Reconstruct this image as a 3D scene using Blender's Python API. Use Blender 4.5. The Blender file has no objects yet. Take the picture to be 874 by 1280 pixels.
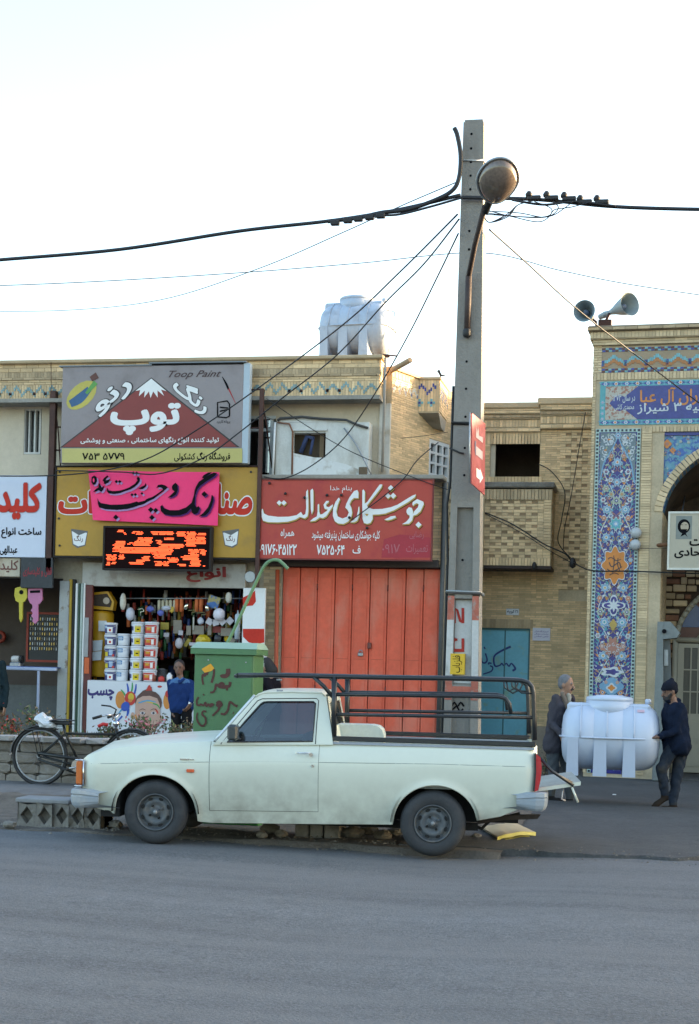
import bpy, bmesh, math, random
import numpy as np
from mathutils import Vector, Matrix, noise
random.seed(7)
R = math.radians
SC = bpy.context.scene
COL = SC.collection

# ---------------------------------------------------------------- camera
F = 1867.0            # focal length in pixels of the 1280 high photograph
PX, PY = 437.0, 835.0 # where the optical axis meets the photograph
H = 1.7
TH = R(11.3)          # the camera looks this far left of the street's normal
RO = R(1.5)           # roll
CAM = Vector((4.9, -24.4, H))
FW = Vector((-math.sin(TH), math.cos(TH), 0))
RT = Vector((math.cos(TH), math.sin(TH), 0))
UP = Vector((0, 0, 1))
cd = bpy.data.cameras.new('camera'); cam = bpy.data.objects.new('camera', cd); COL.objects.link(cam)
cd.sensor_fit = 'VERTICAL'; cd.sensor_height = 24.0; cd.lens = 24.0 * F / 1280
cd.shift_y = (PY - 640) / 1280; cd.clip_end = 5000; cd.clip_start = .1
cx_ = RT * math.cos(RO) + UP * math.sin(RO); cy_ = -RT * math.sin(RO) + UP * math.cos(RO); cz_ = -FW
cam.matrix_world = Matrix(((cx_.x, cy_.x, cz_.x, CAM.x), (cx_.y, cy_.y, cz_.y, CAM.y), (cx_.z, cy_.z, cz_.z, CAM.z), (0, 0, 0, 1)))
SC.camera = cam

# ---------------------------------------------------------------- light
SUN_EL, SUN_AZ = R(9), R(62)       # low sun behind the houses, azimuth from +Y towards +X
w = bpy.data.worlds.new('World'); SC.world = w; w.use_nodes = True
nt = w.node_tree; bg = nt.nodes['Background']
sky = nt.nodes.new('ShaderNodeTexSky'); sky.sky_type = 'NISHITA'; sky.sun_disc = False
sky.sun_elevation = SUN_EL; sky.sun_rotation = SUN_AZ
sky.air_density = 1.0; sky.dust_density = 2.5; sky.ozone_density = 1.0
nt.links.new(sky.outputs[0], bg.inputs[0]); bg.inputs[1].default_value = 0.15
sd = bpy.data.lights.new('sun', 'SUN'); sd.energy = 3.0; sd.angle = R(.5); sd.color = (1, .72, .42)
so = bpy.data.objects.new('sun', sd); COL.objects.link(so)
sdir = Vector((math.sin(SUN_AZ) * math.cos(SUN_EL), math.cos(SUN_AZ) * math.cos(SUN_EL), math.sin(SUN_EL)))
so.rotation_euler = sdir.to_track_quat('Z', 'Y').to_euler(); so.location = (30, 30, 30)
SC.view_settings.view_transform = 'Standard'; SC.view_settings.look = 'None'
SC.view_settings.exposure = 2.6; SC.view_settings.gamma = 1.0

# ---------------------------------------------------------------- measuring: a pixel of the photograph to a point of the place
def ray(px, py):
 dx, dy = px - PX, PY - py
 a = dx * math.cos(RO) - dy * math.sin(RO); b = dx * math.sin(RO) + dy * math.cos(RO)
 return FW * F + RT * a + UP * b
def P3(px, py, Y):
 d = ray(px, py); return CAM + d * ((Y - CAM.y) / d.y)
def P(px, py, Y):
 v = P3(px, py, Y); return (v.x, v.z)
def G(px, py, z=0.0):
 d = ray(px, py); return CAM + d * ((z - CAM.z) / d.z)
class Frame:
 """a vertical plane of its own: origin o, turned by phi about z"""
 def __init__(s, o, phi):
  s.o = Vector(o); s.ux = Vector((math.cos(phi), math.sin(phi), 0)); s.uy = Vector((-math.sin(phi), math.cos(phi), 0)); s.phi = phi
 def P(s, px, py, y=0.0):
  d = ray(px, py); n = s.uy
  t = (y - (CAM - s.o).dot(n)) / d.dot(n); q = CAM + d * t - s.o
  return (q.dot(s.ux), q.z)

# ---------------------------------------------------------------- materials
MATS = {}
def M(name, col, rough=.75, metal=0, var=.12, vs=3., bump=.15, bs=60., island=0., col2=None, c2s=2., c2t=(.5, .65), c2a=1., spec=.5, coat=0, emit=None, es=1., alpha=None, streak=None, wave=None, grad=None, speck=0):
 if name in MATS: return MATS[name]
 m = bpy.data.materials.new(name); m.use_nodes = True; MATS[name] = m
 t = m.node_tree; N = t.nodes; L = t.links; b = N['Principled BSDF']
 b.inputs['Roughness'].default_value = rough; b.inputs['Metallic'].default_value = metal
 b.inputs['Specular IOR Level'].default_value = spec
 if coat: b.inputs['Coat Weight'].default_value = coat; b.inputs['Coat Roughness'].default_value = .08
 tc = N.new('ShaderNodeTexCoord'); src = tc.outputs['Object']
 if streak:
  mp = N.new('ShaderNodeMapping'); mp.inputs['Scale'].default_value = streak; L.new(src, mp.inputs[0]); srcs = mp.outputs[0]
 else: srcs = src
 c4 = (*col, 1)
 cur = None
 def mixn(a, bcol, fac, mode='MIX'):
  mx = N.new('ShaderNodeMix'); mx.data_type = 'RGBA'; mx.blend_type = mode
  for k, v in ((6, a), (7, bcol)):
   if isinstance(v, tuple): mx.inputs[k].default_value = v
   else: L.new(v, mx.inputs[k])
  if isinstance(fac, float): mx.inputs[0].default_value = fac
  else: L.new(fac, mx.inputs[0])
  return mx.outputs[2]
 def noi(scale, det=4, s=None, ro=.6):
  n = N.new('ShaderNodeTexNoise'); n.inputs['Scale'].default_value = scale; n.inputs['Detail'].default_value = det
  n.inputs['Roughness'].default_value = ro; L.new(s or srcs, n.inputs[0]); return n.outputs[0]
 def ramp(v, lo, hi, a=0., bb=1.):
  r = N.new('ShaderNodeMapRange'); r.inputs[1].default_value = lo; r.inputs[2].default_value = hi
  r.inputs[3].default_value = a; r.inputs[4].default_value = bb; L.new(v, r.inputs[0]); return r.outputs[0]
 cur = c4
 if var:
  n = ramp(noi(vs), .25, .75)
  lo = tuple(max(0, c * (1 - var)) for c in col) + (1,); hi = tuple(min(1, c * (1 + var)) for c in col) + (1,)
  cur = mixn(lo, hi, n)
  n2 = ramp(noi(vs * 9, 3, src), .3, .7, 1 - var * .5, 1 + var * .5)
  v = N.new('ShaderNodeVectorMath'); v.operation = 'SCALE'; L.new(cur, v.inputs[0]); L.new(n2, v.inputs['Scale']); cur = v.outputs[0]
 if speck:
  n3 = ramp(noi(38, 6, src, .75), .35, .65, 1 - speck, 1 + speck)
  v = N.new('ShaderNodeVectorMath'); v.operation = 'SCALE'; L.new(cur, v.inputs[0]); L.new(n3, v.inputs['Scale']); cur = v.outputs[0]
 if island:
  g = N.new('ShaderNodeNewGeometry'); r = ramp(g.outputs['Random Per Island'], 0, 1, 1 - island, 1 + island)
  v = N.new('ShaderNodeVectorMath'); v.operation = 'SCALE'
  if isinstance(cur, tuple): v.inputs[0].default_value = cur[:3]
  else: L.new(cur, v.inputs[0])
  L.new(r, v.inputs['Scale']); cur = v.outputs[0]
 if col2:
  f = ramp(noi(c2s, 6), c2t[0], c2t[1], 0, c2a)
  cur = mixn(cur, (*col2, 1), f)
 if grad:   # low dirt, also deepened to paint in the shaded lower body: (z0, z1, colour, amount)
  sx = N.new('ShaderNodeSeparateXYZ'); L.new(src, sx.inputs[0])
  f = ramp(sx.outputs[2], grad[1], grad[0], 0, 1)
  nn = ramp(noi(6, 6, src), .3, .7, 0, grad[3])
  mu = N.new('ShaderNodeMath'); mu.operation = 'MULTIPLY'; L.new(f, mu.inputs[0]); L.new(nn, mu.inputs[1])
  cur = mixn(cur, (*grad[2], 1), mu.outputs[0])
 if isinstance(cur, tuple): b.inputs['Base Color'].default_value = cur
 else: L.new(cur, b.inputs['Base Color'])
 if bump:
  bp = N.new('ShaderNodeBump'); bp.inputs['Strength'].default_value = bump; bp.inputs['Distance'].default_value = .02
  L.new(noi(bs, 4, src), bp.inputs['Height']); L.new(bp.outputs[0], b.inputs['Normal'])
 if emit:
  b.inputs['Emission Color'].default_value = (*emit, 1); b.inputs['Emission Strength'].default_value = es
 return m
def glass(name, tint=(.6, .75, .8), mixf=.35, rough=.02):
 if name in MATS: return MATS[name]
 m = bpy.data.materials.new(name); m.use_nodes = True; MATS[name] = m
 t = m.node_tree; N = t.nodes; L = t.links; N.remove(N['Principled BSDF'])
 tr = N.new('ShaderNodeBsdfTransparent'); tr.inputs[0].default_value = (*tint, 1)
 gl = N.new('ShaderNodeBsdfGlossy'); gl.inputs[1].default_value = rough; gl.inputs[0].default_value = (.9, .95, 1, 1)
 fr = N.new('ShaderNodeFresnel'); fr.inputs[0].default_value = 1.5
 ad = N.new('ShaderNodeMath'); ad.operation = 'ADD'; ad.inputs[1].default_value = mixf; L.new(fr.outputs[0], ad.inputs[0])
 mx = N.new('ShaderNodeMixShader'); L.new(ad.outputs[0], mx.inputs[0]); L.new(tr.outputs[0], mx.inputs[1]); L.new(gl.outputs[0], mx.inputs[2])
 L.new(mx.outputs[0], N['Material Output'].inputs[0]); return m

# ---------------------------------------------------------------- mesh building
class MB:
 def __init__(s): s.v = []; s.f = []; s.m = []; s.mats = []; s.sm = []
 def mi(s, mat):
  if mat not in s.mats: s.mats.append(mat)
  return s.mats.index(mat)
 def add(s, vs, fs, mat, smooth=False):
  o = len(s.v); s.v += [tuple(p) for p in vs]; k = s.mi(mat)
  for f in fs: s.f.append([o + i for i in f]); s.m.append(k); s.sm.append(smooth)
 def box(s, x0, x1, y0, y1, z0, z1, mat):
  if x0 > x1: x0, x1 = x1, x0
  if z0 > z1: z0, z1 = z1, z0
  if y0 > y1: y0, y1 = y1, y0
  v = [(x0, y0, z0), (x1, y0, z0), (x1, y1, z0), (x0, y1, z0), (x0, y0, z1), (x1, y0, z1), (x1, y1, z1), (x0, y1, z1)]
  s.add(v, [(0, 3, 2, 1), (4, 5, 6, 7), (0, 1, 5, 4), (1, 2, 6, 5), (2, 3, 7, 6), (3, 0, 4, 7)], mat); return s
 def bbox(s, x0, x1, y0, y1, z0, z1, mat, b=.01):
  """box with its front and side edges chamfered"""
  if x0 > x1: x0, x1 = x1, x0
  if z0 > z1: z0, z1 = z1, z0
  if y0 > y1: y0, y1 = y1, y0
  b = min(b, (x1 - x0) * .3, (y1 - y0) * .3, (z1 - z0) * .3)
  bm = bmesh.new(); r = bmesh.ops.create_cube(bm, size=1)
  for q in bm.verts: q.co = Vector(((x0 + x1) / 2 + q.co.x * (x1 - x0), (y0 + y1) / 2 + q.co.y * (y1 - y0), (z0 + z1) / 2 + q.co.z * (z1 - z0)))
  bmesh.ops.bevel(bm, geom=bm.edges[:], offset=b, segments=1, affect='EDGES')
  s.bm(bm, mat); return s
 def bm(s, bm, mat, smooth=False):
  bm.verts.index_update()
  s.add([q.co.copy() for q in bm.verts], [[q.index for q in f.verts] for f in bm.faces], mat, smooth); bm.free()
 def prism(s, pts, y0, y1, mat, sides=True):
  """polygon in (x,z) extruded from y0 (front) to y1"""
  n = len(pts); v = [(p[0], y0, p[1]) for p in pts] + [(p[0], y1, p[1]) for p in pts]
  a = sum(pts[i][0] * pts[(i + 1) % n][1] - pts[(i + 1) % n][0] * pts[i][1] for i in range(n))
  fr = list(range(n)); bk = [i + n for i in reversed(fr)]
  sd = [(i, i + n, (i + 1) % n + n, (i + 1) % n) for i in range(n)]
  if a < 0: fr = fr[::-1]; bk = bk[::-1]; sd = [q[::-1] for q in sd]
  s.add(v, [fr, bk] + (sd if sides else []), mat); return s
 def flat(s, pts, y, mat):
  n = len(pts); a = sum(pts[i][0] * pts[(i + 1) % n][1] - pts[(i + 1) % n][0] * pts[i][1] for i in range(n))
  if a < 0: pts = pts[::-1]
  s.add([(p[0], y, p[1]) for p in pts], [list(range(n))], mat); return s
 def tube(s, path, r, mat, n=8, cap=True, closed=False, smooth=True):
  path = [Vector(p) for p in path]; rs = r if isinstance(r, (list, tuple)) else [r] * len(path)
  vs = []; fs = []; L = len(path); prev = None
  for i, p in enumerate(path):
   if closed: d = path[(i + 1) % L] - path[i - 1]
   else: d = path[min(i + 1, L - 1)] - path[max(i - 1, 0)]
   d.normalize()
   if prev is None:
    a = Vector((0, 0, 1)) if abs(d.z) < .9 else Vector((1, 0, 0)); u = d.cross(a).normalized()
   else:
    u = (prev - d * prev.dot(d)).normalized()
   prev = u; v = d.cross(u)
   for k in range(n):
    t = 2 * math.pi * k / n; vs.append(p + (u * math.cos(t) + v * math.sin(t)) * rs[i])
  m = L if closed else L - 1
  for i in range(m):
   j = (i + 1) % L
   for k in range(n): fs.append((i * n + k, i * n + (k + 1) % n, j * n + (k + 1) % n, j * n + k))
  s.add(vs, fs, mat, smooth)
  if cap and not closed:
   o = len(s.v) - len(vs); k_ = s.mi(mat)
   s.f.append([o + k for k in reversed(range(n))]); s.m.append(k_); s.sm.append(False)
   s.f.append([o + (L - 1) * n + k for k in range(n)]); s.m.append(k_); s.sm.append(False)
  return s
 def lathe(s, prof, c, axis, mat, n=24, smooth=True, sx=1., sy=1., cap=True):
  """profile [(r, t)] turned about axis ('x','y','z') through c, t measured along the axis"""
  vs = []; fs = []; c = Vector(c)
  for r, t in prof:
   for k in range(n):
    a = 2 * math.pi * k / n; p, q = r * math.cos(a) * sx, r * math.sin(a) * sy
    vs.append(c + (Vector((t, p, q)) if axis == 'x' else Vector((p, t, q)) if axis == 'y' else Vector((p, q, t))))
  for i in range(len(prof) - 1):
   for k in range(n):
    q = (i * n + k, i * n + (k + 1) % n, (i + 1) * n + (k + 1) % n, (i + 1) * n + k)
    fs.append(q if axis != 'y' else q[::-1])
  s.add(vs, fs, mat, smooth); o = len(s.v) - len(vs); k_ = s.mi(mat)
  for i, rev in ((0, True), (len(prof) - 1, False)):
   if cap and prof[i][0] > 1e-4:
    f = [o + i * n + k for k in range(n)]
    if rev != (axis == 'y'): f = f[::-1]
    s.f.append(f); s.m.append(k_); s.sm.append(False)
  return s
 def grid(s, fn, nu, nv, mat, smooth=True, flip=False):
  vs = [fn(i / nu, j / nv) for i in range(nu + 1) for j in range(nv + 1)]
  fs = []
  for i in range(nu):
   for j in range(nv):
    a = i * (nv + 1) + j; q = (a, a + nv + 1, a + nv + 2, a + 1)
    fs.append(q[::-1] if flip else q)
  s.add(vs, fs, mat, smooth); return s
 def xf(s, mtx, start=0):
  for i in range(start, len(s.v)): s.v[i] = tuple(mtx @ Vector(s.v[i]))
  return s
 def build(s, name, parent=None, kind=None, loc=None, W=False):
  """W: the vertices are in world space and are brought into the parent's space"""
  me = bpy.data.meshes.new(name); v = s.v
  if W and parent:
   m = Matrix(); q = parent
   while q: m = q.matrix_basis @ m; q = q.parent
   m = m.inverted(); v = [tuple(m @ Vector(p)) for p in v]
  me.from_pydata(v, [], s.f)
  for m in s.mats: me.materials.append(m)
  me.polygons.foreach_set('material_index', s.m); me.polygons.foreach_set('use_smooth', s.sm); me.update()
  o = bpy.data.objects.new(name, me); COL.objects.link(o)
  if parent: o.parent = parent
  if loc: o.location = loc
  if kind: o['kind'] = kind
  return o
def tag(o, label=None, cat=None, group=None, kind=None):
 if label: o['label'] = label
 if cat: o['category'] = cat
 if group: o['group'] = group
 if kind: o['kind'] = kind
 return o
def thing(name, label, cat, loc=(0, 0, 0), rz=0, group=None):
 o = bpy.data.objects.new(name, None); COL.objects.link(o); o.location = loc; o.rotation_euler = (0, 0, rz)
 return tag(o, label, cat, group)
def copy_tree(o, parent=None):
 c = o.copy(); COL.objects.link(c); c.parent = parent
 for ch in list(o.children): copy_tree(ch, c)
 return c

# ---------------------------------------------------------------- lettering
AR = {'ا': (0xFE8D, 2), 'آ': (0xFE81, 2), 'ب': (0xFE8F, 4), 'پ': (0xFB56, 4), 'ت': (0xFE95, 4), 'ث': (0xFE99, 4), 'ج': (0xFE9D, 4), 'چ': (0xFB7A, 4), 'ح': (0xFEA1, 4), 'خ': (0xFEA5, 4),
   'د': (0xFEA9, 2), 'ذ': (0xFEAB, 2), 'ر': (0xFEAD, 2), 'ز': (0xFEAF, 2), 'س': (0xFEB1, 4), 'ش': (0xFEB5, 4), 'ص': (0xFEB9, 4), 'ض': (0xFEBD, 4), 'ط': (0xFEC1, 4), 'ظ': (0xFEC5, 4),
   'ع': (0xFEC9, 4), 'غ': (0xFECD, 4), 'ف': (0xFED1, 4), 'ق': (0xFED5, 4), 'ک': (0xFB8E, 4), 'گ': (0xFB92, 4), 'ل': (0xFEDD, 4), 'م': (0xFEE1, 4), 'ن': (0xFEE5, 4), 'و': (0xFEED, 2),
   'ه': (0xFEE9, 4), 'ی': (0xFBFC, 4), 'ئ': (0xFE89, 4)}
def shape(t):
 out = []
 for i, c in enumerate(t):
  if c not in AR: out.append(c); continue
  base, n = AR[c]
  pj = i > 0 and t[i - 1] in AR and AR[t[i - 1]][1] == 4
  nj = n == 4 and i + 1 < len(t) and t[i + 1] in AR
  out.append(chr(base + ((3 if nj else 1) if pj else (2 if nj else 0))))
 if not any(c in AR or c in '۰۱۲۳۴۵۶۷۸۹' for c in t): return t
 s = ''.join(reversed(out))
 # numerals keep their own left to right order
 res = ''; run = ''
 for ch in s:
  if ch in '۰۱۲۳۴۵۶۷۸۹' or (ch == ' ' and run and not any(q in AR for q in t)): run = ch + run
  else: res += run + ch; run = ''
 return res + run
GL = {}; ADV = {}
def _raw(body, bold=0., shear=0., res=2, mode='FRONT'):
 c = bpy.data.curves.new('lettering', 'FONT'); c.body = body; c.size = 1; c.resolution_u = res; c.offset = bold; c.shear = shear; c.fill_mode = mode
 o = bpy.data.objects.new('lettering', c); COL.objects.link(o)
 dg = bpy.context.evaluated_depsgraph_get(); me = bpy.data.meshes.new_from_object(o.evaluated_get(dg))
 v = [(q.co.x, q.co.y) for q in me.vertices]; f = [list(p.vertices) for p in (me.polygons if mode == 'FRONT' else me.edges)]
 bpy.data.objects.remove(o); bpy.data.curves.remove(c); bpy.data.meshes.remove(me)
 return v, f
def _ar(v, f): return sum(abs(sum(v[p[i - 1]][0] * v[p[i]][1] - v[p[i]][0] * v[p[i - 1]][1] for i in range(len(p)))) / 2 for p in f)
def _best(ch, shear):
 """the fill of a letter sometimes fails: keep the one whose area agrees with its outline"""
 v, e = _raw(ch, 0, shear, 3, 'NONE'); want = abs(sum(v[a][0] * v[b][1] - v[b][0] * v[a][1] for a, b in e)) / 2; best = None
 for res in (2, 3, 4, 1):
  for off in (0., .004, .009):
   q = _raw(ch, off, shear, res); err = abs(_ar(*q) / max(want, 1e-6) - 1 - off * 6)
   if best is None or err < best[0]: best = (err, q)
   if err < .08: return q
 return best[1]
def glyphs(t, bold=0., shear=0.):
 """every glyph on a layer of its own, so that joined letters may overlap"""
 V = []; F_ = []; L_ = []; x = 0.
 if 'bar' not in ADV: ADV['bar'] = max(q[0] for q in _raw('|')[0])
 for i, ch in enumerate(shape(t)):
  if ch not in ADV: ADV[ch] = max(q[0] for q in _raw(ch + '|')[0]) - ADV['bar']
  if ch != ' ':
   k = (ch, shear)
   if k not in GL: GL[k] = _best(ch, shear)
   v, f = GL[k]; o = len(V); V += [Vector((q[0] + x, q[1])) for q in v]; F_ += [[o + j for j in p] for p in f]; L_ += [(i % 4) * .0004] * len(v)
  x += ADV[ch]
 return V, F_, L_
def text(mb, t, box, y, mat, bold=.012, shear=0., outline=None, rot=0.):
 """fits a word into box = (x0, x1, z0, z1) on the plane y; outline = (material, extra width)"""
 x0, x1, z0, z1 = box
 v, f, ly = glyphs(t, 0., shear)
 if not v: return
 a0, a1 = min(q.x for q in v), max(q.x for q in v); b0, b1 = min(q.y for q in v), max(q.y for q in v)
 ax_ = a1 - a0 + 2 * bold; bz_ = b1 - b0 + 2 * bold; cx, cz = (x0 + x1) / 2, (z0 + z1) / 2
 def put(g, yy, m):
  n = 1 if g < .003 else 4 if g < .02 else 8 if g < .06 else 12
  for k in range(n):   # a heavier pen: the word laid down again a little to every side
   dx, dy = (g * math.cos(2 * math.pi * (k + .5) / n), g * math.sin(2 * math.pi * (k + .5) / n)) if n > 1 else (0, 0); pts = []
   for i_, q in enumerate(v):
    X = x0 + (q.x - a0 + bold + dx) / ax_ * (x1 - x0); Z = z0 + (q.y - b0 + bold + dy) / bz_ * (z1 - z0)
    if rot:
     ex, ez = X - cx, Z - cz; X = cx + ex * math.cos(rot) - ez * math.sin(rot); Z = cz + ex * math.sin(rot) + ez * math.cos(rot)
    pts.append((X, yy - ly[i_] - k * .00009, Z))
   mb.add(pts, f, m)
 if outline: put(bold + outline[1], y, outline[0]); put(bold, y - .004, mat)
 else: put(bold, y, mat)
def spline(pts, k=6):
 pts = [tuple(p) for p in pts]; q = [pts[0]] + pts + [pts[-1]]; out = []
 for i in range(1, len(q) - 2):
  for j in range(k):
   t = j / k; a, b, c, d = q[i - 1], q[i], q[i + 1], q[i + 2]
   out.append(tuple(.5 * (2 * b[m] + (c[m] - a[m]) * t + (2 * a[m] - 5 * b[m] + 4 * c[m] - d[m]) * t * t + (3 * b[m] - a[m] - 3 * c[m] + d[m]) * t ** 3) for m in range(len(b))))
 out.append(pts[-1]); return out
def ribbon(mb, pts, y, mat, grow=0., k=6, dy=None):
 """brush stroke: points (x, z, width)"""
 s = spline(pts, k); vs = []; n = len(s)
 for i, p in enumerate(s):
  a = s[max(i - 1, 0)]; b = s[min(i + 1, n - 1)]; d = Vector((b[0] - a[0], b[1] - a[1]))
  if d.length < 1e-9: d = Vector((1, 0))
  d.normalize(); w = max(p[2], 1e-4) / 2 + grow; nx, nz = -d.y, d.x
  e = -grow if i == 0 else grow if i == n - 1 else 0
  X, Z = p[0] + d.x * e, p[1] + d.y * e
  vs += [(X + nx * w, y - 1e-5 * i, Z + nz * w), (X - nx * w, y - 1e-5 * i, Z - nz * w)]
 mb.add(vs, [(2 * i, 2 * i + 2, 2 * i + 3, 2 * i + 1) for i in range(n - 1)], mat)
# ================================================================ materials used in many places
mBrick = M('yellow_brick', (.70, .51, .29), .85, var=.12, island=.22, bump=.3, bs=80, col2=(.34, .27, .18), c2s=1.2, c2t=(.5, .75), c2a=.5)
mBrickB = M('brown_brick', (.44, .33, .20), .85, var=.12, island=.22, bump=.3, bs=80)
mBrickD = M('shaded_recess_brick', (.34, .24, .14), .9, island=.2)  # darker brick colour stands for the shade in the recesses
mMortar = M('mortar', (.48, .39, .26), .9, var=.2, bump=.3)
mMosBrick = M('mosque_brick', (.60, .465, .285), .85, var=.1, island=.18, bump=.25, bs=70, col2=(.22, .18, .12), c2s=.9, c2t=(.5, .75), c2a=.5)
mPlaster = M('cream_plaster', (.58, .50, .38), .9, var=.1, vs=1.2, col2=(.30, .25, .18), c2s=1.1, c2t=(.5, .8), c2a=.6, bump=.25, bs=25, streak=(1, 1, .35))
mPlasterR = M('rust_stained_plaster', (.50, .44, .34), .9, var=.12, vs=1.5, col2=(.25, .14, .08), c2s=1.6, c2t=(.52, .72), c2a=.8, bump=.3, bs=25, streak=(1.6, 1, .3))
mConc = M('concrete', (.30, .28, .24), .9, var=.15, bump=.4, bs=30, col2=(.17, .16, .14), c2s=2.4, c2t=(.5, .7), c2a=.6)
mConcD = M('dirty_concrete', (.20, .185, .16), .95, var=.25, bump=.6, bs=22, col2=(.09, .08, .07), c2s=3, c2t=(.5, .7))
mTurq = M('turquoise_glaze', (.16, .38, .42), .3, island=.15, var=.1)
mBlueT = M('cobalt_glaze', (.035, .045, .24), .28, island=.25, var=.15)
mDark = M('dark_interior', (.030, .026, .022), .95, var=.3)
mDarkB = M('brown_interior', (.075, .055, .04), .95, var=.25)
mRust = M('rusty_brown_steel', (.07, .03, .022), .6, var=.3, metal=.3)
mBlack = M('black_rubber', (.012, .012, .013), .6, var=.2)
mCable = M('black_cable', (.010, .010, .012), .55, var=0, bump=0)
mSteel = M('grey_steel', (.30, .32, .34), .4, metal=.7, var=.15)
mWhiteP = M('white_paint', (.72, .73, .72), .5, var=.05, col2=(.45, .40, .33), c2s=3, c2t=(.55, .8), c2a=.5)
mGlassD = glass('window_glass', (.25, .28, .3), .18)
mRed = M('red_letter_paint', (.52, .035, .02), .6, var=.1, spec=.2)
mWhite = M('white_letter_paint', (.78, .78, .76), .6, var=.03)
mInk = M('black_letter_paint', (.008, .008, .010), .9, var=0, spec=.08)

# ================================================================ the ground
mRoad = M('road_asphalt', (.106, .111, .116), .9, var=.24, vs=.6, bump=.8, bs=60, col2=(.150, .152, .155), c2s=1.1, c2t=(.42, .68), c2a=.7, streak=(.13, 1.6, 1), speck=.4)
mFore = M('forecourt_asphalt', (.066, .068, .070), .92, var=.2, vs=.8, bump=.7, bs=120, col2=(.11, .105, .10), c2s=.9, c2t=(.5, .7), c2a=.5, speck=.25)
mDirt = M('dusty_ground', (.105, .09, .075), .95, var=.3, vs=3, bump=.9, bs=45, col2=(.17, .15, .125), c2s=2.2, c2t=(.45, .65), c2a=.7)
mPave = M('grey_pavement', (.145, .145, .145), .9, var=.15, vs=1.5, bump=.4, bs=60, col2=(.09, .085, .08), c2s=1.3)
def ground_z(x, y):
 k = min(1, max(0, (y + 8.95) / .5)); k = k * k * (3 - 2 * k)
 q = 1 - min(1, max(0, (x - 3.0) / .9)); q = q * q * (3 - 2 * q)
 return .15 * k * q
g = MB()
g.box(-3000, 3000, -3000, 3000, -1.2, -.30, mDirt)
g.build('ground', kind='structure')
def road_f(u, v):
 x = -70 + 140 * u; y = -10.15 - 50 * v
 return (x, y, road_z(x))
def road_z(x): return -.056 * float(np.interp(x, (.4, 3.0, 3.4, 4.4), (0, 1, .95, .1)))
r = MB(); r.grid(road_f, 280, 25, mRoad); r.build('road', kind='structure')
# dusty shoulder and pavement
def sh(u, v):
 x = -60 + 63.6 * u; y = -10.55 + 4.0 * v
 n = noise.noise(Vector((x * 1.3, y * 1.3, 0)))
 z = ground_z(x, y) + (.006 + .02 * max(0, n + .2)) * (1 if v > .02 else -.4) - (.2 if v < .02 else 0) + (.012 * noise.noise(Vector((x * 6, y * 6, 3))) if v > .02 else 0)
 return (x, y + (.16 * noise.noise(Vector((x * 2.2, 5, 0))) if v < .05 else 0), z)
s_ = MB(); s_.grid(sh, 500, 40, mDirt); s_.build('dirt_shoulder', kind='structure')
pv = MB()
def pf(u, v):
 x = -60 + 62.2 * u; y = -8.55 + 12.5 * v
 return (x, y, ground_z(x, y) + (.028 if v > .01 and u < .995 else -.03))
pv.grid(pf, 120, 26, mPave); pv.build('pavement', kind='structure')
# forecourt of newer, darker asphalt with a broken lip
fc = MB(); edge = []
for i in range(120):
 t = i / 119; x = 2.6 + 3.25 * t
 y = -10.25 + .05 * math.sin(t * 9) + .10 * noise.noise(Vector((x * 3, 0, 0))) + max(0, t - .80) ** 1.5 * 9
 edge.append((x, y))
vs = []; fs = []
for i, (x, y) in enumerate(edge):
 vs += [(x, y - .05, -.2), (x, y, .026 + .006 * noise.noise(Vector((x * 8, 0, 1)))), (x, y + .5, .034), (x, 9, .04)]
for i in range(len(edge) - 1):
 for k in range(3): a = 4 * i + k; fs.append((a, a + 4, a + 5, a + 1))
fc.add(vs, fs, mFore)
x1, y1 = edge[-1]
fc.add([(x1, y1 - .05, -.2), (60, y1 + .3, -.2), (60, y1 + .4, .03), (x1, y1, .026), (x1, 9, .04), (60, 9, .04)], [(0, 1, 2, 3), (3, 2, 5, 4)], mFore)
fc.build('forecourt', kind='structure')
# ================================================================ brickwork
def bricks(mb, x0, x1, z0, z1, y, mat, bl=.2, bh=.052, gap=.008, d=.012, holes=(), tr=None, stag=True, vertical=False, pat=None):
 """a face of bricks standing proud of its mortar bed; tr maps (x, y, z)"""
 if vertical: n = max(1, round((x1 - x0) / bh)); cols = [(x0 + i * (x1 - x0) / n, x0 + (i + 1) * (x1 - x0) / n, z0, z1) for i in range(n)]
 else:
  cols = []; nr = max(1, round((z1 - z0) / bh)); hh = (z1 - z0) / nr
  for j in range(nr):
   x = x0 - (bl / 2 if (stag and j % 2) else 0)
   while x < x1 - 1e-4:
    a, b = max(x, x0), min(x + bl, x1)
    if b - a > .02:
     k = pat(j, int(round((x - x0) / (bl / 2)))) if pat else 1
     if k: cols.append((a, b, z0 + j * hh, z0 + (j + 1) * hh))
    x += bl
 for a, b, c, e in cols:
  if any(a < h[1] and b > h[0] and c < h[3] - .005 and e > h[2] + .005 for h in holes):
   for h in holes:
    if a < h[1] and b > h[0] and c < h[3] - .005 and e > h[2] + .005:
     if a < h[0] - .02: b = h[0]
     elif b > h[1] + .02: a = h[1]
     else: a = b
   if b - a < .02: continue
  g2 = gap / 2; j = random.uniform(-.002, .002); dd = d + j
  v = [(a + g2, y - dd, c + g2), (b - g2, y - dd, c + g2), (b - g2, y - dd, e - g2), (a + g2, y - dd, e - g2),
    (a + g2, y + .002, c + g2), (b - g2, y + .002, c + g2), (b - g2, y + .002, e - g2), (a + g2, y + .002, e - g2)]
  if tr: v = [tr(*p) for p in v]
  mb.add(v, [(0, 1, 2, 3), (0, 4, 5, 1), (1, 5, 6, 2), (2, 6, 7, 3), (3, 7, 4, 0)], mat)
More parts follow.
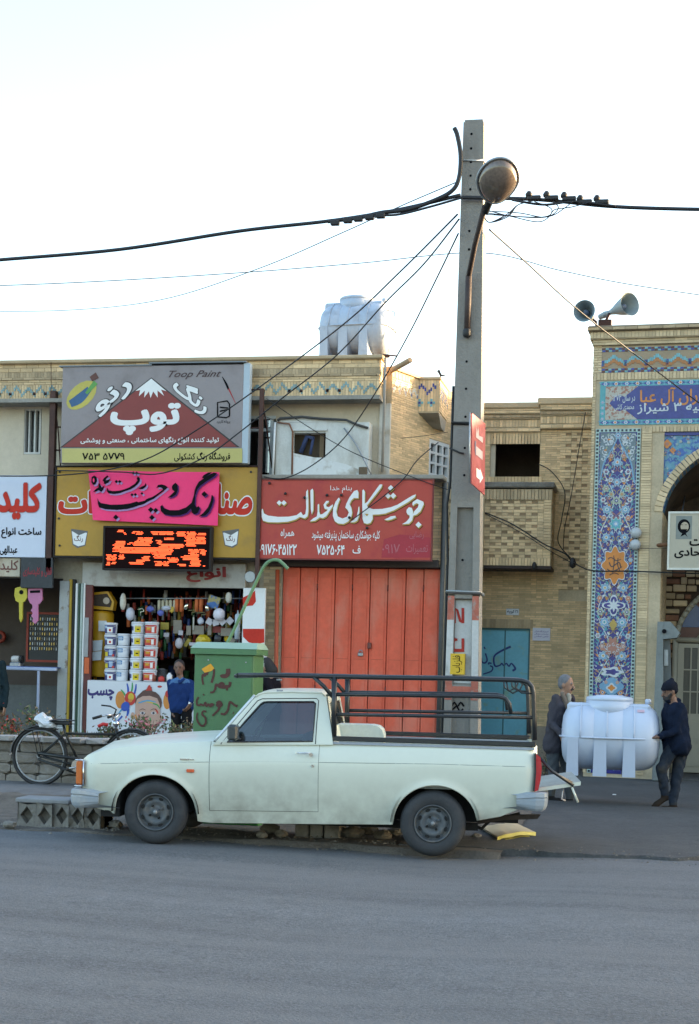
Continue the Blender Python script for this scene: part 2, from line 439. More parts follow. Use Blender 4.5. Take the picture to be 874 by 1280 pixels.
def wall_holes(mb, x0, x1, z0, z1, y0, y1, mat, holes):
 """a wall slab with rectangular openings: front y0, back y1"""
 xs = sorted({x0, x1, *[h[0] for h in holes], *[h[1] for h in holes]}); xs = [x for x in xs if x0 <= x <= x1]
 for a, b in zip(xs[:-1], xs[1:]):
  c = (a + b) / 2; zs = z0
  for h in sorted([h for h in holes if h[0] < c < h[1]], key=lambda q: q[2]):
   if h[2] > zs: mb.box(a, b, y0, y1, zs, h[2], mat)
   zs = h[3]
  if zs < z1: mb.box(a, b, y0, y1, zs, z1, mat)

def R4(px0, py0, px1, py1, Y, fr=None):
 """pixel box -> x0, x1, z0, z1 on the plane Y"""
 f = fr.P if fr else P
 xm0 = f(px0, (py0 + py1) / 2, Y)[0]; xm1 = f(px1, (py0 + py1) / 2, Y)[0]
 zt = f((px0 + px1) / 2, py0, Y)[1]; zb = f((px0 + px1) / 2, py1, Y)[1]
 return xm0, xm1, zb, zt

# ================================================================ shop building (left, two storeys)
XL, XR = -14.0, .45
bA = thing('shop_building', 'two storey cream and brick shop building with tiled parapet behind the shop signs', 'building', (-2, 0, 0))
OPK = R4(-60, 722, 76, 962, 0); OPS = R4(104, 733, 307, 962, 0); OPW = R4(30, 511, 52, 568, 0); OPG = R4(310, 520, 344, 600, 0); OPR = R4(350, 708, 549, 962, 0)
OPK = (-8.6, OPK[1], .15, OPK[3]); OPS = (OPS[0], OPS[1], .15, OPS[3]); OPR = (OPR[0], OPR[1], .15, OPR[3])
ZLED = 6.13
m = MB(); wall_holes(m, XL, XR, 4.83, ZLED, 0, .25, mPlaster, [OPW, OPG]); m.build('upper_wall', bA, W=True)
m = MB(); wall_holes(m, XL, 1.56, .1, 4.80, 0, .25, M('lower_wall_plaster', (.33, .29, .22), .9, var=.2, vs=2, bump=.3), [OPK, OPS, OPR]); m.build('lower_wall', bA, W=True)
m = MB(); m.box(XL, XR - .02, .26, 9, 6.2, 6.45, mConcD); m.box(XL, XL + .25, .25, 9, 0, 6.2, mPlaster); m.box(XL, 2.2, 8.8, 9, 0, 6.2, mPlaster); m.build('roof', bA, W=True)
# parapet with its tile frieze
m = MB(); m.box(XL, XR, -.22, .1, 6.17, 6.80, mMortar); m.build('parapet', bA, W=True)
m = MB()
m2 = MB(); xx = XL; jz = 0
bricks(m, XL, XR, 6.66, 6.80, -.22, mBrick, .22, .07, holes=())
bricks(m, XL, XR, 6.52, 6.56, -.22, mBrickB, .2, .04, d=.03)
bricks(m, XL, XR, 6.56, 6.66, -.22, mBrickB, bh=.055, vertical=True, d=.008)
bricks(m, XL, XR, 6.44, 6.52, -.22, mBrick, .2, .04)
bricks(m, XL, XR, 6.17, 6.44, -.22, mBrick, bh=.052, vertical=True, d=.008)
m.build('brick_frieze', bA, kind='stuff', W=True)
m = MB(); m.bbox(XL, XR + .06, -.30, .1, 6.795, 6.86, mBrickB, .015); m.build('coping', bA, W=True)
m = MB(); m.box(XL, XR + .04, -.42, .05, 6.105, 6.17, mConc); m.build('ledge', bA, W=True)
def zigzag(mb, x0, x1, zc, amp, y, pitch, ma, mb2, bw=.034, tr=None):
 n = int((x1 - x0) / bw)
 for i in range(n):
  x = x0 + i * bw; ph = ((x - x0) / pitch) % 1; t = 1 - abs(2 * ph - 1); z = zc - amp + 2 * amp * (round(t * 4) / 4)
  for kz, mm in ((0, ma),):
   v = [(x, y, z - .03), (x + bw * .9, y, z - .03), (x + bw * .9, y, z + .03), (x, y, z + .03)]
   b = [(q[0], y + .012, q[2]) for q in v]
   q = v + b
   if tr: q = [tr(*p) for p in q]
   mb.add(q, [(0, 1, 2, 3), (0, 4, 5, 1), (1, 5, 6, 2), (2, 6, 7, 3), (3, 7, 4, 0)], mm)
  if abs(ph - .02) < bw / pitch / 2:
   v = [(x - .02, y, zc - amp - .0), (x + .03, y, zc - amp), (x + .03, y, zc - amp + .05), (x - .02, y, zc - amp + .05)]
   b = [(q[0], y + .012, q[2]) for q in v]; q = v + b
   if tr: q = [tr(*p) for p in q]
   mb.add(q, [(0, 1, 2, 3), (0, 4, 5, 1), (1, 5, 6, 2), (2, 6, 7, 3), (3, 7, 4, 0)], mb2)
mTurqP = M('faded_turquoise_glaze', (.19, .29, .29), .4, island=.15, var=.1); mRedD = M('brown_glaze', (.13, .05, .04), .5, island=.2)
m = MB(); zigzag(m, XL, XR - .03, 6.33, .07, -.235, .215, mTurqP, mRedD); m.build('zigzag_tiles', bA, kind='stuff', W=True)
# end face of the parapet and corner pillar
m = MB(); bricks(m, -.22, .1, 6.42, 6.80, XR, mBrick, .2, .052, tr=lambda x, y, z: (XR + (XR - y) * 1, x, z)); m.build('brick_end', bA, kind='stuff', W=True)
m = MB(); m.box(XR - .02, XR + .16, -.04, .3, 4.83, 6.10, M('white_plaster_pier', (.55, .52, .46), .9, var=.12, vs=2, col2=(.35, .27, .18), c2s=1.5)); m.build('corner_pier', bA, W=True)
# small shuttered window
def lattice_window(px0, py0, px1, py1, Y, nb, parent, name='window'):
 a, b, c, d = R4(px0, py0, px1, py1, Y); f = MB(); t = .035
 mf = M('grey_white_frame', (.50, .49, .45), .6, var=.1)
 f.box(a, b, Y - .03, Y + .06, c, c + t, mf); f.box(a, b, Y - .03, Y + .06, d - t, d, mf); f.box(a, a + t, Y - .028, Y + .06, c + t, d - t, mf); f.box(b - t, b, Y - .028, Y + .06, c + t, d - t, mf)
 for i in range(1, nb): x = a + (b - a) * i / nb; f.box(x - t * .35, x + t * .35, Y - .026, Y + .05, c + t, d - t, mf)
 fo = f.build(name, parent, W=True)
 p = MB(); p.box(a + .01, b - .01, Y + .065, Y + .075, c, d, mGlassD); p.build('pane', fo, W=True)
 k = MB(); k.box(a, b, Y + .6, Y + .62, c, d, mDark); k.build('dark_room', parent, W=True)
lattice_window(30, 511, 52, 568, .04, 3, bA)
# large window beside the hoarding
a, b, c, d = OPG; f = MB(); mf = M('white_steel_frame', (.50, .53, .53), .5, var=.08)
f.box(a - .02, b, -.02, .05, d - .05, d, mf); f.box(a, b, -.018, .05, d - .26, d - .21, mf)
for x in (a + .18, b - .09): f.box(x, x + .05, -.016, .05, c, d - .05, mf)
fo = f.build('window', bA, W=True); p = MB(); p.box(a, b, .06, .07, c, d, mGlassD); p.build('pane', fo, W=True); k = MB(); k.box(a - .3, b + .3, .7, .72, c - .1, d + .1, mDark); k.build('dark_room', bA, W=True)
# slab above the gate and the shop signs
m = MB(); m.bbox(-1.62, 1.58, -.42, .0, 4.80, 4.87, mConc, .012); m.build('canopy_slab', bA, W=True)
m = MB(); bricks(m, *R4(541, 607, 556, 706, 0), 0, mBrick, .2, .055); bricks(m, *R4(327, 704, 349, 955, 0), 0, mBrickB, .2, .055); m.build('brick_pier', bA, kind='stuff', W=True)
m = MB(); a, b, c, d = R4(320, 699, 549, 709, -.02); m.bbox(a, b, -.1, .05, c, d, M('gate_lintel', (.05, .04, .035), .7), .01); m.build('gate_lintel', bA, W=True)

# interiors
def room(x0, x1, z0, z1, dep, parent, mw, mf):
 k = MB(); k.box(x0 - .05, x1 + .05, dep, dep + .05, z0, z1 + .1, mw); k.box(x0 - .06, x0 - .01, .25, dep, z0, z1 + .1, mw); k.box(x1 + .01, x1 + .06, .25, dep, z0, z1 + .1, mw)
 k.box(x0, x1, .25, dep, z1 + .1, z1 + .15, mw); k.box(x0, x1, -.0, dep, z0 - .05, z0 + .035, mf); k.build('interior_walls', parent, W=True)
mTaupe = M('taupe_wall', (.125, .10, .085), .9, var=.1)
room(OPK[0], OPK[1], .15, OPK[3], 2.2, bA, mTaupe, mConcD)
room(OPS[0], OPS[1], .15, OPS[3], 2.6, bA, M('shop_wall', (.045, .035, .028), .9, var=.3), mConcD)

# white boarded shed on the canopy
sh = thing('rooftop_booth', 'white plastered booth with a square hole standing on the slab above the red sign', 'booth', P3(400, 600, -.35))
mBooth = M('booth_whitewash', (.60, .60, .56), .9, var=.10, vs=3, col2=(.33, .29, .22), c2s=2.2, c2t=(.5, .75), c2a=.6, bump=.3, bs=30, streak=(1.5, 1, .5))
def PZ(l, Y): return [P(x, y, Y) for x, y in l]
hole = [(367, 541), (407, 541), (407, 575), (367, 567)]
outer = [(345, 530), (352, 524), (395, 524), (432, 527), (452, 531), (461, 535), (459, 566), (466, 596), (410, 597), (345, 597)]
# panel built as quads around the hole
def panel_hole(mb, x0, x1, z0, z1, h, y0, y1, mat):
 wall_holes(mb, x0, x1, z0, z1, y0, y1, mat, [h])
a, b, c, d = R4(345, 528, 461, 598, -.30); h = R4(367, 541, 407, 572, -.30)
m = MB(); panel_hole(m, a, b, 4.872, d, h, -.30, -.24, mBooth)
m.prism(PZ([(345, 528), (350, 523), (395, 523), (434, 528)], -.30), -.30, -.24, mBooth)
m.build('front_panel', sh, W=True)
m = MB(); m.box(a, a + .06, -.239, -.01, 4.872, d, mBooth); m.box(b - .06, b, -.239, -.01, 4.872, d, mBooth); m.build('side_panels', sh, W=True)
m = MB(); m.box(h[0] - .03, h[0] - .003, -.33, -.303, h[2] - .0, h[3] + .03, mBooth); m.box(h[0] - .03, h[1] + .03, -.34, -.302, h[3] + .03, h[3] + .06, mBooth)
m.prism(PZ([(365, 566), (432, 580), (466, 594), (466, 598), (365, 598)], -.33), -.335, -.303, M('booth_lower_board', (.66, .67, .65), .8, var=.06, col2=(.4, .36, .3), c2s=3)); m.build('lower_board', sh, W=True)
m = MB(); m.box(h[0] - .1, h[1] + .15, -.10, -.08, h[2] - .1, h[3], M('booth_inside', (.10, .075, .05), .9))
m.box(h[1] - .12, h[1] - .05, -.2, -.12, h[2], h[3], M('wood_jamb', (.16, .11, .06), .8)); m.build('inside', sh, W=True)
m = MB(); m.tube([P3(376, 566, -.2), P3(384, 546, -.2), P3(392, 548, -.2)], .04, M('blue_cloth', (.05, .07, .16), .9), 6); m.tube([P3(388, 568, -.2), P3(392, 546, -.2)], .025, MATS['blue_cloth'], 6); m.build('folded_cloth', sh, W=True)
m = MB(); m.tube([P3(*p, -.33) for p in ((347, 526), (350, 523), (378, 521), (398, 523), (433, 525), (447, 531), (460, 535))], .022, M('tar_sheet', (.06, .06, .06), .9), 6); m.build('tar_edge', sh, W=True)
m = MB(); m.tube([P3(*p, -.35) for p in ((430, 535), (445, 555), (458, 580), (466, 597))], .014, mSteel, 6); m.build('brace', sh, W=True)
m = MB(); m.tube([P3(*p, -.345) for p in ((347, 528), (362, 530), (366, 540), (365, 597))], .016, M('rust_pipe', (.20, .09, .05), .8, var=.3), 6); m.tube([P3(344, 528, -.34), P3(341, 596, -.34)], .02, mWhiteP, 6); m.build('corner_pipe', sh, W=True)
m = MB(); a, b, c, d = R4(449, 584, 459, 597, -.36); m.bbox(a, b, -.40, -.342, c, d, M('brown_box', (.12, .085, .05), .8), .01); o = m.build('junction_box'); tag(o, 'small brown box on the slab at the lower right of the white booth', 'box')

# drain pipes
m = MB(); m.tube([P3(482, 447, -.30), P3(480, 520, -.30), P3(479, 545, -.15), P3(478, 590, -.15)], .022, M('drain_pipe', (.28, .25, .21), .6), 8); tag(m.build('drain_pipe'), 'thin grey drain pipe running down the corner under the roof tank', 'pipe')
m = MB(); q0, q1 = P3(484, 466, -.1), P3(513, 450, -.5); m.tube([q0, q1], .045, M('clay_spout', (.42, .28, .16), .8), 10); tag(m.build('roof_spout'), 'tan wooden spout sticking out above the roof edge right of the tank', 'spout')

# ================================================================ recessed brick house (behind the pole)
bC = thing('brick_house', 'yellow brick two storey house with balcony and dark square opening between pole and mosque', 'building', (2.8, 2.5, 0))
# slanting wall from the shop building's corner back to the house
A0 = Vector((.60, .05, 0)); A1 = Vector((1.50, 2.5, 0)); dA = (A1 - A0).normalized(); nA = Vector((dA.y, -dA.x, 0)); LA = (A1 - A0).length
def trA(x, y, z): p = A0 + dA * x - nA * y; return (p.x, p.y, z)
def boxA(mb, x0, x1, y0, y1, z0, z1, mat):
 k = len(mb.v); mb.box(x0, x1, y0, y1, z0, z1, mat)
 for i in range(k, len(mb.v)): mb.v[i] = trA(*mb.v[i])
WG = (1.35, 2.1, 4.87, 5.72)
k0 = MB()
for a, b, c, d in ((0, LA, 5.72, 6.68), (0, 1.35, 4.87, 5.72), (2.1, LA, 4.87, 5.72)): boxA(k0, a, b, .0, .2, c, d, mMortar)
k0.build('slanting_wall', bC, W=True)
m = MB(); bricks(m, 0, LA, 4.88, 6.55, 0, mBrick, .2, .037, .006, tr=trA, holes=[WG]); bricks(m, 0, LA, 6.55, 6.68, 0, mBrick, bh=.05, vertical=True, tr=trA); m.build('slanting_wall_bricks', bC, kind='stuff', W=True)
m = MB(); k = len(m.v); zigzag(m, .05, 1.3, 6.42, .08, -.014, .2, M('white_glaze', (.62, .62, .58), .4, island=.1), mBlueT, tr=trA); m.build('slanting_wall_tiles', bC, kind='stuff', W=True)
m = MB(); mf = M('white_window_paint', (.62, .64, .64), .5, var=.05)
boxA(m, 1.35, 2.1, -.005, .06, 4.87, 4.93, mf); boxA(m, 1.35, 2.1, -.005, .06, 5.66, 5.72, mf)
for x in (1.35, 1.58, 1.82, 2.04): boxA(m, x, x + .06, -.008, .05, 4.93, 5.66, mf)
for z in (5.1, 5.3, 5.48): boxA(m, 1.41, 2.04, -.006, .05, z, z + .04, mf)
fo = m.build('window', bC, W=True); m = MB(); boxA(m, 1.36, 2.09, .06, .07, 4.88, 5.71, mGlassD); m.build('pane', fo, W=True)
# projecting bay with tile stars
bx0, bx1 = P(517, 495, .9)[0], P(549, 495, .9)[0]
m = MB(); m.box(bx0, bx1, .9, 2.5, 6.10, 6.66, mMortar); v = [(bx0, .9, 6.10), (bx1, .9, 6.10), (bx1, 2.5, 6.10), (bx0, 2.5, 6.10), (bx0 + .02, 1.4, 5.92), (bx1 - .02, 1.4, 5.92), (bx1 - .02, 2.5, 5.92), (bx0 + .02, 2.5, 5.92)]
m.add(v, [(4, 5, 1, 0), (5, 6, 2, 1), (7, 4, 0, 3), (4, 7, 6, 5)], mConc); m.build('bay', bC, W=True)
m = MB(); bricks(m, bx0, bx1, 6.12, 6.66, .9, mBrick, bh=.05, vertical=True, d=.008)
bricks(m, .9, 2.5, 6.12, 6.66, 0, mBrick, .2, .05, tr=lambda x, y, z: (bx1 - y, x, z)); m.build('bay_bricks', bC, kind='stuff', W=True)
m = MB(); zigzag(m, bx0 + .02, bx1 - .02, 6.50, .07, .885, .21, mBlueT, mTurq)
for cx in (bx0 + .11, bx1 - .13):
 for dx, dz in ((0, 0), (.045, 0), (-.045, 0), (0, .045), (0, -.045)):
  m.box(cx + dx - .02, cx + dx + .02, .88, .9, 6.27 + dz - .02, 6.27 + dz + .02, mBlueT if dx == dz == 0 else mTurq)
zigzag(m, .95, 2.4, 6.45, .09, -.015, .3, mBlueT, mTurq, tr=lambda x, y, z: (bx1 - y, x, z))
m.build('bay_tiles', bC, kind='stuff', W=True)
m = MB(); m.bbox(bx0 - .03, bx1 + .03, .87, 2.5, 6.66, 6.71, mBrickB, .01); boxA(m, 0, 1.25, -.05, .22, 6.68, 6.73, mBrickB); m.build('bay_coping', bC, W=True)
# main face
YC = 2.5
OC = R4(613, 543, 675, 596, YC); DO = R4(598, 785, 661, 946, YC); DO = (DO[0], DO[1], .06, DO[3])
m = MB(); wall_holes(m, 1.5, 3.85, 0, 6.42, YC, YC + .22, mMortar, [OC, DO]); m.build('front_wall', bC, W=True)
m = MB(); m.box(1.5, 3.85, YC + .22, 8, 6.2, 6.35, mConcD); m.box(1.5, 3.85, 7.8, 8, 0, 6.2, mMortar); m.build('roof', bC, W=True)
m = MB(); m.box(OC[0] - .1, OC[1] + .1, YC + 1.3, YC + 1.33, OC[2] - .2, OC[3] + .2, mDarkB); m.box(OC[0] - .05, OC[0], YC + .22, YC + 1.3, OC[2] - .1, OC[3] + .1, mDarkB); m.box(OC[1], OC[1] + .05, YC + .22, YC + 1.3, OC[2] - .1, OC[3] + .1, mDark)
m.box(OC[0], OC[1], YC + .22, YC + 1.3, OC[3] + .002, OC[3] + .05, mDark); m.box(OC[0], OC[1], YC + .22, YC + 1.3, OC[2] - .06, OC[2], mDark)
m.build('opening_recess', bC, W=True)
m = MB(); a, b, c, d = R4(598, 546, 619, 596, YC); m.box(OC[0] - .0, b, YC + .05, YC + .1, c, d - .02, mPlaster); m.build('plaster_board', bC, W=True)
xa, xb, xc = 1.5, P(676, 530, YC)[0], 3.85
m = MB(); N_ = .052
for x0, x1, dz, dd in ((xa, xb, 0, 0), (xb, xc, .05, .06)):
 bricks(m, x0, x1, 6.34 + dz, 6.42 + dz, YC - dd - .12, mBrick, .2, .05); bricks(m, x0, x1, 6.26 + dz, 6.31 + dz, YC - dd - .08, mBrickB, bh=.06, vertical=True, d=.02)
 bricks(m, x0, x1, 6.10 + dz, 6.23 + dz, YC - dd - .04, mBrick, bh=.055, vertical=True, d=.012); bricks(m, x0, x1, 6.02 + dz, 6.08 + dz, YC - dd - .05, mBrick, .2, .05)
bricks(m, xa, xb, 5.80, 6.02, YC, mBrick, bh=.055, vertical=True)
bricks(m, xb, 3.3, 3.0, 6.05, YC, mBrick, .2, .039, .006, pat=None, holes=[OC, DO])
bricks(m, xa, xb, 3.0, 5.80, YC, mBrick, .2, .039, .006, holes=[OC, DO])
bricks(m, xa, xc, .75, 3.0, YC, mBrick, .2, .039, .006, holes=[DO, (DO[0] - .02, DO[1] + .02, DO[3], DO[3] + .16)])
bricks(m, DO[0] - .05, DO[1] + .05, DO[3], DO[3] + .16, YC, mBrickB, bh=.055, vertical=True)
# basket pattern, the shade of its recesses painted as darker brick
m.build('brickwork', bC, kind='stuff', W=True)
def basket(mb, x0, x1, z0, z1, y, tr=None, w=.105, h=.05, back=None):
 nz = int((z1 - z0) / h); hh = (z1 - z0) / nz; nx = max(1, round((x1 - x0) / w)); ww = (x1 - x0) / nx
 for j in range(nz):
  for i in range(nx):
   dark = (j % 2 == 0) and ((i + (j // 2 % 2) * 1) % 2 == 0) and 0 < i < nx - 1
   if (j % 2 == 1) and i % 2: continue
   a, b = x0 + i * ww, x0 + (i + (2 if j % 2 else 1)) * ww
   b = min(b, x1); c, e = z0 + j * hh, z0 + (j + 1) * hh; d = .004 if dark else .018
   v = [(a + .003, y - d, c + .003), (b - .003, y - d, c + .003), (b - .003, y - d, e - .003), (a + .003, y - d, e - .003), (a + .003, y, c + .003), (b - .003, y, c + .003), (b - .003, y, e - .003), (a + .003, y, e - .003)]
   if tr: v = [tr(*p) for p in v]
   mb.add(v, [(0, 1, 2, 3), (0, 4, 5, 1), (1, 5, 6, 2), (2, 6, 7, 3), (3, 7, 4, 0)], mBrickD if dark else mBrick)
m = MB(); basket(m, 3.26, 3.85, 3.2, 6.05, YC - .012); m.build('patterned_bricks', bC, kind='stuff', W=True)
for o_, zz in (('cornice', 6.42),):
 m = MB(); m.bbox(xa, xb, YC - .16, YC + .3, 6.42, 6.53, mBrickB, .02); m.bbox(xb - .05, xc, YC - .22, YC + .3, 6.47, 6.60, mBrickB, .02)
 for x0, x1, dz, dd in ((xa, xb, 0, 0), (xb, xc, .05, .06)): m.box(x0, x1, YC - dd - .12, YC, 6.33 + dz, 6.43 + dz, mMortar); m.box(x0, x1, YC - dd - .07, YC, 6.24 + dz, 6.33 + dz, mMortar); m.box(x0, x1, YC - dd - .035, YC, 6.01 + dz, 6.24 + dz, mMortar)
 m.build(o_, bC, W=True)
# balcony box
YB = 1.75
bx = R4(560, 603, 689, 707, YB)
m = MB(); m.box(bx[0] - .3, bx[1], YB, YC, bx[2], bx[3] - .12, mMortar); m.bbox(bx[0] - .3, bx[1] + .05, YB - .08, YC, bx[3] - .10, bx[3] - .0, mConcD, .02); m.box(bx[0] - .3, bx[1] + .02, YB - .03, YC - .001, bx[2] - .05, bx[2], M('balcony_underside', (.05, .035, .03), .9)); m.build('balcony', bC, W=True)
m = MB(); basket(m, bx[0] - .3, bx[1] - .13, bx[2] + .14, bx[3] - .32, YB); bricks(m, bx[1] - .13, bx[1], bx[2] + .14, bx[3] - .30, YB, mBrick, .13, .05, stag=False, d=.03)
bricks(m, bx[0] - .3, bx[1], bx[2], bx[2] + .14, YB, mBrick, bh=.055, vertical=True, d=.03); bricks(m, bx[0] - .3, bx[1] + .01, bx[3] - .31, bx[3] - .12, YB, mBrickB, bh=.06, vertical=True, d=.045)
bricks(m, YB, YC, bx[2], bx[3] - .12, 0, mBrickB, .2, .05, tr=lambda x, y, z: (bx[1] - y, x, z)); m.build('balcony_bricks', bC, kind='stuff', W=True)
m = MB(); bricks(m, OC[0] - .4, OC[1] + .05, OC[2] - .13, OC[2], YC, mBrick, bh=.06, vertical=True, d=.05); m.build('window_sill', bC, kind='stuff', W=True)
# stone plinth, slab by slab
for i in range(6):
 m = MB(); x = DO[1] + .06 + i * .30
 if x > 3.6: break
 m.bbox(x + .003, min(x + .297, 3.84), YC - .03, YC + .0, .04, .745, M('plinth_stone', (.33, .27, .21), .8, var=.15), .006); m.build('plinth_stone', bC, W=True)
# blue steel door
m = MB(); mBD = M('blue_door_paint', (.14, .42, .53), .5, var=.12, vs=2, col2=(.24, .36, .20), c2s=3.4, c2t=(.56, .66), c2a=.7, bump=.1)
a, b, c, d = DO; m.box(a + .02, b - .02, YC + .06, YC + .1, c, d - .02, mBD)
dr = m.build('door', bC, W=True)
m = MB(); m.box(a, a + .03, YC + .03, YC + .12, c, d, M('door_frame_green', (.035, .13, .15), .5)); m.box(b - .03, b, YC + .03, YC + .12, c, d, MATS['door_frame_green']); m.box(a, b, YC + .031, YC + .12, d - .035, d, MATS['door_frame_green']); m.box((a + b) / 2 - .012, (a + b) / 2 + .012, YC + .05, YC + .061, c, d - .04, MATS['door_frame_green']); m.build('door_frame', dr, W=True)
Q = lambda l, Y, k=1.: [(*P(x, y, Y), wd / 75 * k) for x, y, wd in l]
m = MB(); mSp = M('blue_spray', (.03, .05, .20), .7, var=.2)
def cc(l, ox, oy, sc): return [(ox + x / sc, oy + y / sc, w_) for x, y, w_ in l]
for i, st in enumerate(([(345, 200, 3), (250, 245, 2.6), (200, 285, 2.4), (195, 340, 2.4), (210, 375, 2.4), (250, 365, 2), (265, 350, 2), (285, 370, 2), (305, 350, 2), (330, 375, 2), (350, 350, 2), (385, 395, 2.8), (360, 415, 3)],
     [(120, 260, 2), (135, 320, 2.2), (115, 345, 2.4), (90, 335, 2), (85, 300, 1.4)], [(160, 370, 2), (185, 385, 2), (170, 420, 2), (100, 445, 1.6)], [(150, 360, 2), (150, 345, 2), (175, 350, 2)], [(108, 215, 3.5), (118, 210, 3.5)])):
 ribbon(m, Q(cc(st, 590, 780, 7.1), YC + .055), YC + .055 - .001 * i, mSp)
m.build('graffiti', dr, W=True)
m = MB(); a, b, c, d = R4(633, 761, 649, 769, YC); m.bbox(a, b, YC - .03, YC - .014, c, d, M('plate', (.55, .58, .62), .4), .004); text(m, '۲۱ کوچه', (a + .02, b - .02, c + .02, d - .02), YC - .032, mInk, .01); tag(m.build('name_plate'), 'small white plate on the bricks above the blue door', 'plate')
m = MB(); a, b, c, d = R4(666, 785, 688, 801, YC); m.bbox(a, b, YC - .03, YC - .014, c, d, M('notice_paper', (.62, .62, .70), .7, var=.03), .003)
for i, t in enumerate(('آموزشگاه قرآن', 'جلسات هفتگی', 'تلفن تماس')): text(m, t, (a + .03, b - .03, d - .035 - (i + 1) * .045, d - .035 - i * .045 - .012), YC - .032, M('notice_ink', (.12, .06, .30), .7), .01)
tag(m.build('paper_notice'), 'white paper notice pasted on the bricks right of the blue door', 'notice')
# tan post between pole and door
m = MB(); a, b, c, d = R4(593, 622, 602, 905, 1.4); m.bbox(a, b, 1.35, 1.5, .1, d, M('tan_post', (.42, .33, .20), .8, var=.1), .01); tag(m.build('square_post'), 'tall tan square post just right of the concrete pole', 'post')
# right hand faces catching the low sun are those of bays and parapets above
# ================================================================ mosque with glazed tile portal
PHI = R(-3.6)
ox, _ = P(736, 700, .2)
FM = Frame((ox, .2, 0), PHI)
mo = thing('mosque', 'yellow brick mosque front with blue tile panels and a pointed portal arch', 'mosque', (ox, .2, 0), PHI)
def MR(a, b, c, d, y=0): return R4(a, b, c, d, y, FM)
XE = 4.75   # right end of the symmetrical front, local x
x_c = FM.P(907, 700)[0]  # axis of the portal
x_c = max(x_c, 2.2)
XE = 2 * x_c
ZT = FM.P(745, 432)[1]   # under the cornice
ZP = FM.P(777, 536)[1]; ZI0 = FM.P(800, 531)[1]; ZI1 = FM.P(800, 476)[1]; ZB0 = FM.P(800, 465)[1]; ZB1 = FM.P(800, 434)[1]
PXA, PXB = FM.P(741, 700)[0], FM.P(797, 700)[0]
XJ = FM.P(813, 700)[0]; XO = FM.P(826, 720)[0]   # recessed frame edge, opening edge
apex = FM.P(907, 556)[1]; zs = FM.P(815, 640)[1]
def arch(x, z0, x0, xc, za, p=1.6):
 t = min(1, abs(x - xc) / (xc - x0)); return z0 + (za - z0) * (1 - t ** 1.9) ** .62
# body
m = MB()
m.box(0, PXA - .01, 0, 6, 0, ZT, mMortar); m.box(XE - PXA, XE, 0, 6, 0, ZT, mMortar)
m.box(PXA - .01, XJ - .09, .0, 1.5, 0, ZT, mMortar); m.box(XE - XJ + .09, XE - PXA, 0, 1.5, 0, ZT, mMortar)
m.box(XJ - .09, XE - XJ + .09, 0, .8, FM.P(840, 538)[1], ZT, mMortar); m.box(XJ - .09, XO, .0, 1.6, 0, FM.P(840, 538)[1], mMortar); m.box(XE - XO, XE - XJ + .09, .0, 1.6, 0, FM.P(840, 538)[1], mMortar)
m.box(PXA, XE - PXA, 5.8, 6, 0, ZT, mMortar); m.box(0, XE, .3, 6, ZT - .2, ZT, mConcD)
m.build('front_wall', mo)
# spandrel with arched underside
n = 36; zt = FM.P(840, 540)[1]; m = MB(); vs = []; fs = []
for i in range(n + 1):
 x = XO + (XE - 2 * XO) * i / n; z = arch(x, zs, XO, x_c, apex - .05)
 vs += [(x, .05, z), (x, .05, zt), (x, .9, z)]
for i in range(n): a = 3 * i; fs += [(a, a + 3, a + 4, a + 1), (a, a + 2, a + 5, a + 3)]
mSpan = M('turquoise_tile_field', (.10, .27, .36), .3, var=.2, vs=18, col2=(.03, .10, .34), c2s=14, c2t=(.48, .56), bump=.1)
m.add(vs, fs, mSpan); m.build('spandrel', mo)
# arch rim of voussoirs, brick by brick
prev = None; L = []
for i in range(241):
 t = i / 240; x = XO + (XE - 2 * XO) * t; L.append(Vector((x, arch(x, zs, XO, x_c, apex - .05))))
acc = 0; k = 0; m = MB()
for i in range(240):
 acc += (L[i + 1] - L[i]).length
 if acc > .062:
  p, q = L[k], L[i + 1]; d = (q - p).normalized(); nn = Vector((-d.y, d.x)); o1 = p + nn * .13; o2 = q + nn * .13; g = d * .004
  v = [(p.x + g.x, -.02, p.y + g.y), (q.x - g.x, -.02, q.y - g.y), (o2.x - g.x, -.02, o2.y - g.y), (o1.x + g.x, -.02, o1.y + g.y)]
  v += [(a_[0], .5, a_[2]) for a_ in v]
  m.add(v, [(0, 1, 2, 3), (0, 4, 5, 1), (1, 5, 6, 2), (2, 6, 7, 3), (3, 7, 4, 0)], mMosBrick); acc = 0; k = i + 1
m.build('arch_bricks', mo, kind='stuff')
# brick faces
m = MB(); bl = .2; bh = .042
for sx in (0, 1):
 X = (lambda a, b: (a, b)) if not sx else (lambda a, b: (XE - b, XE - a))
 bricks(m, *X(0, PXA - .02), .1, ZB0 - .1, 0, mMosBrick, .13, bh, .006, stag=False, d=.02)
 bricks(m, *X(PXB + .02, XJ - .02), .1, ZP, 0, mMosBrick, .16, bh, .006, stag=False, d=.02)
 bricks(m, *X(XJ - .005, XO), .1, zs, 0, mMosBrick, .16, bh, stag=False, d=-.01)
for sx in (0, 1):
 tr = (lambda x, y, z: (XO - y, x, z)) if not sx else (lambda x, y, z: (XE - XO + y, x, z))
 bricks(m, .06, 1.6, .1, zs, 0, mMosBrick, .2, bh, tr=tr)
bricks(m, PXB + .02, XE - PXB - .02, zt, ZI0 - .03, 0, mMosBrick, bh=.055, vertical=True, d=.02)
bricks(m, 0, XE, ZI1 + .02, ZB0, 0, mMosBrick, bh=.055, vertical=True, d=.015)
bricks(m, 0, .13, ZB0, ZT, 0, mMosBrick, .13, bh, d=.015)
bricks(m, 0, 6, .1, ZT, 0, mMosBrick, .2, bh, tr=lambda x, y, z: (0 + y, x, z))
m.build('brickwork', mo, kind='stuff')
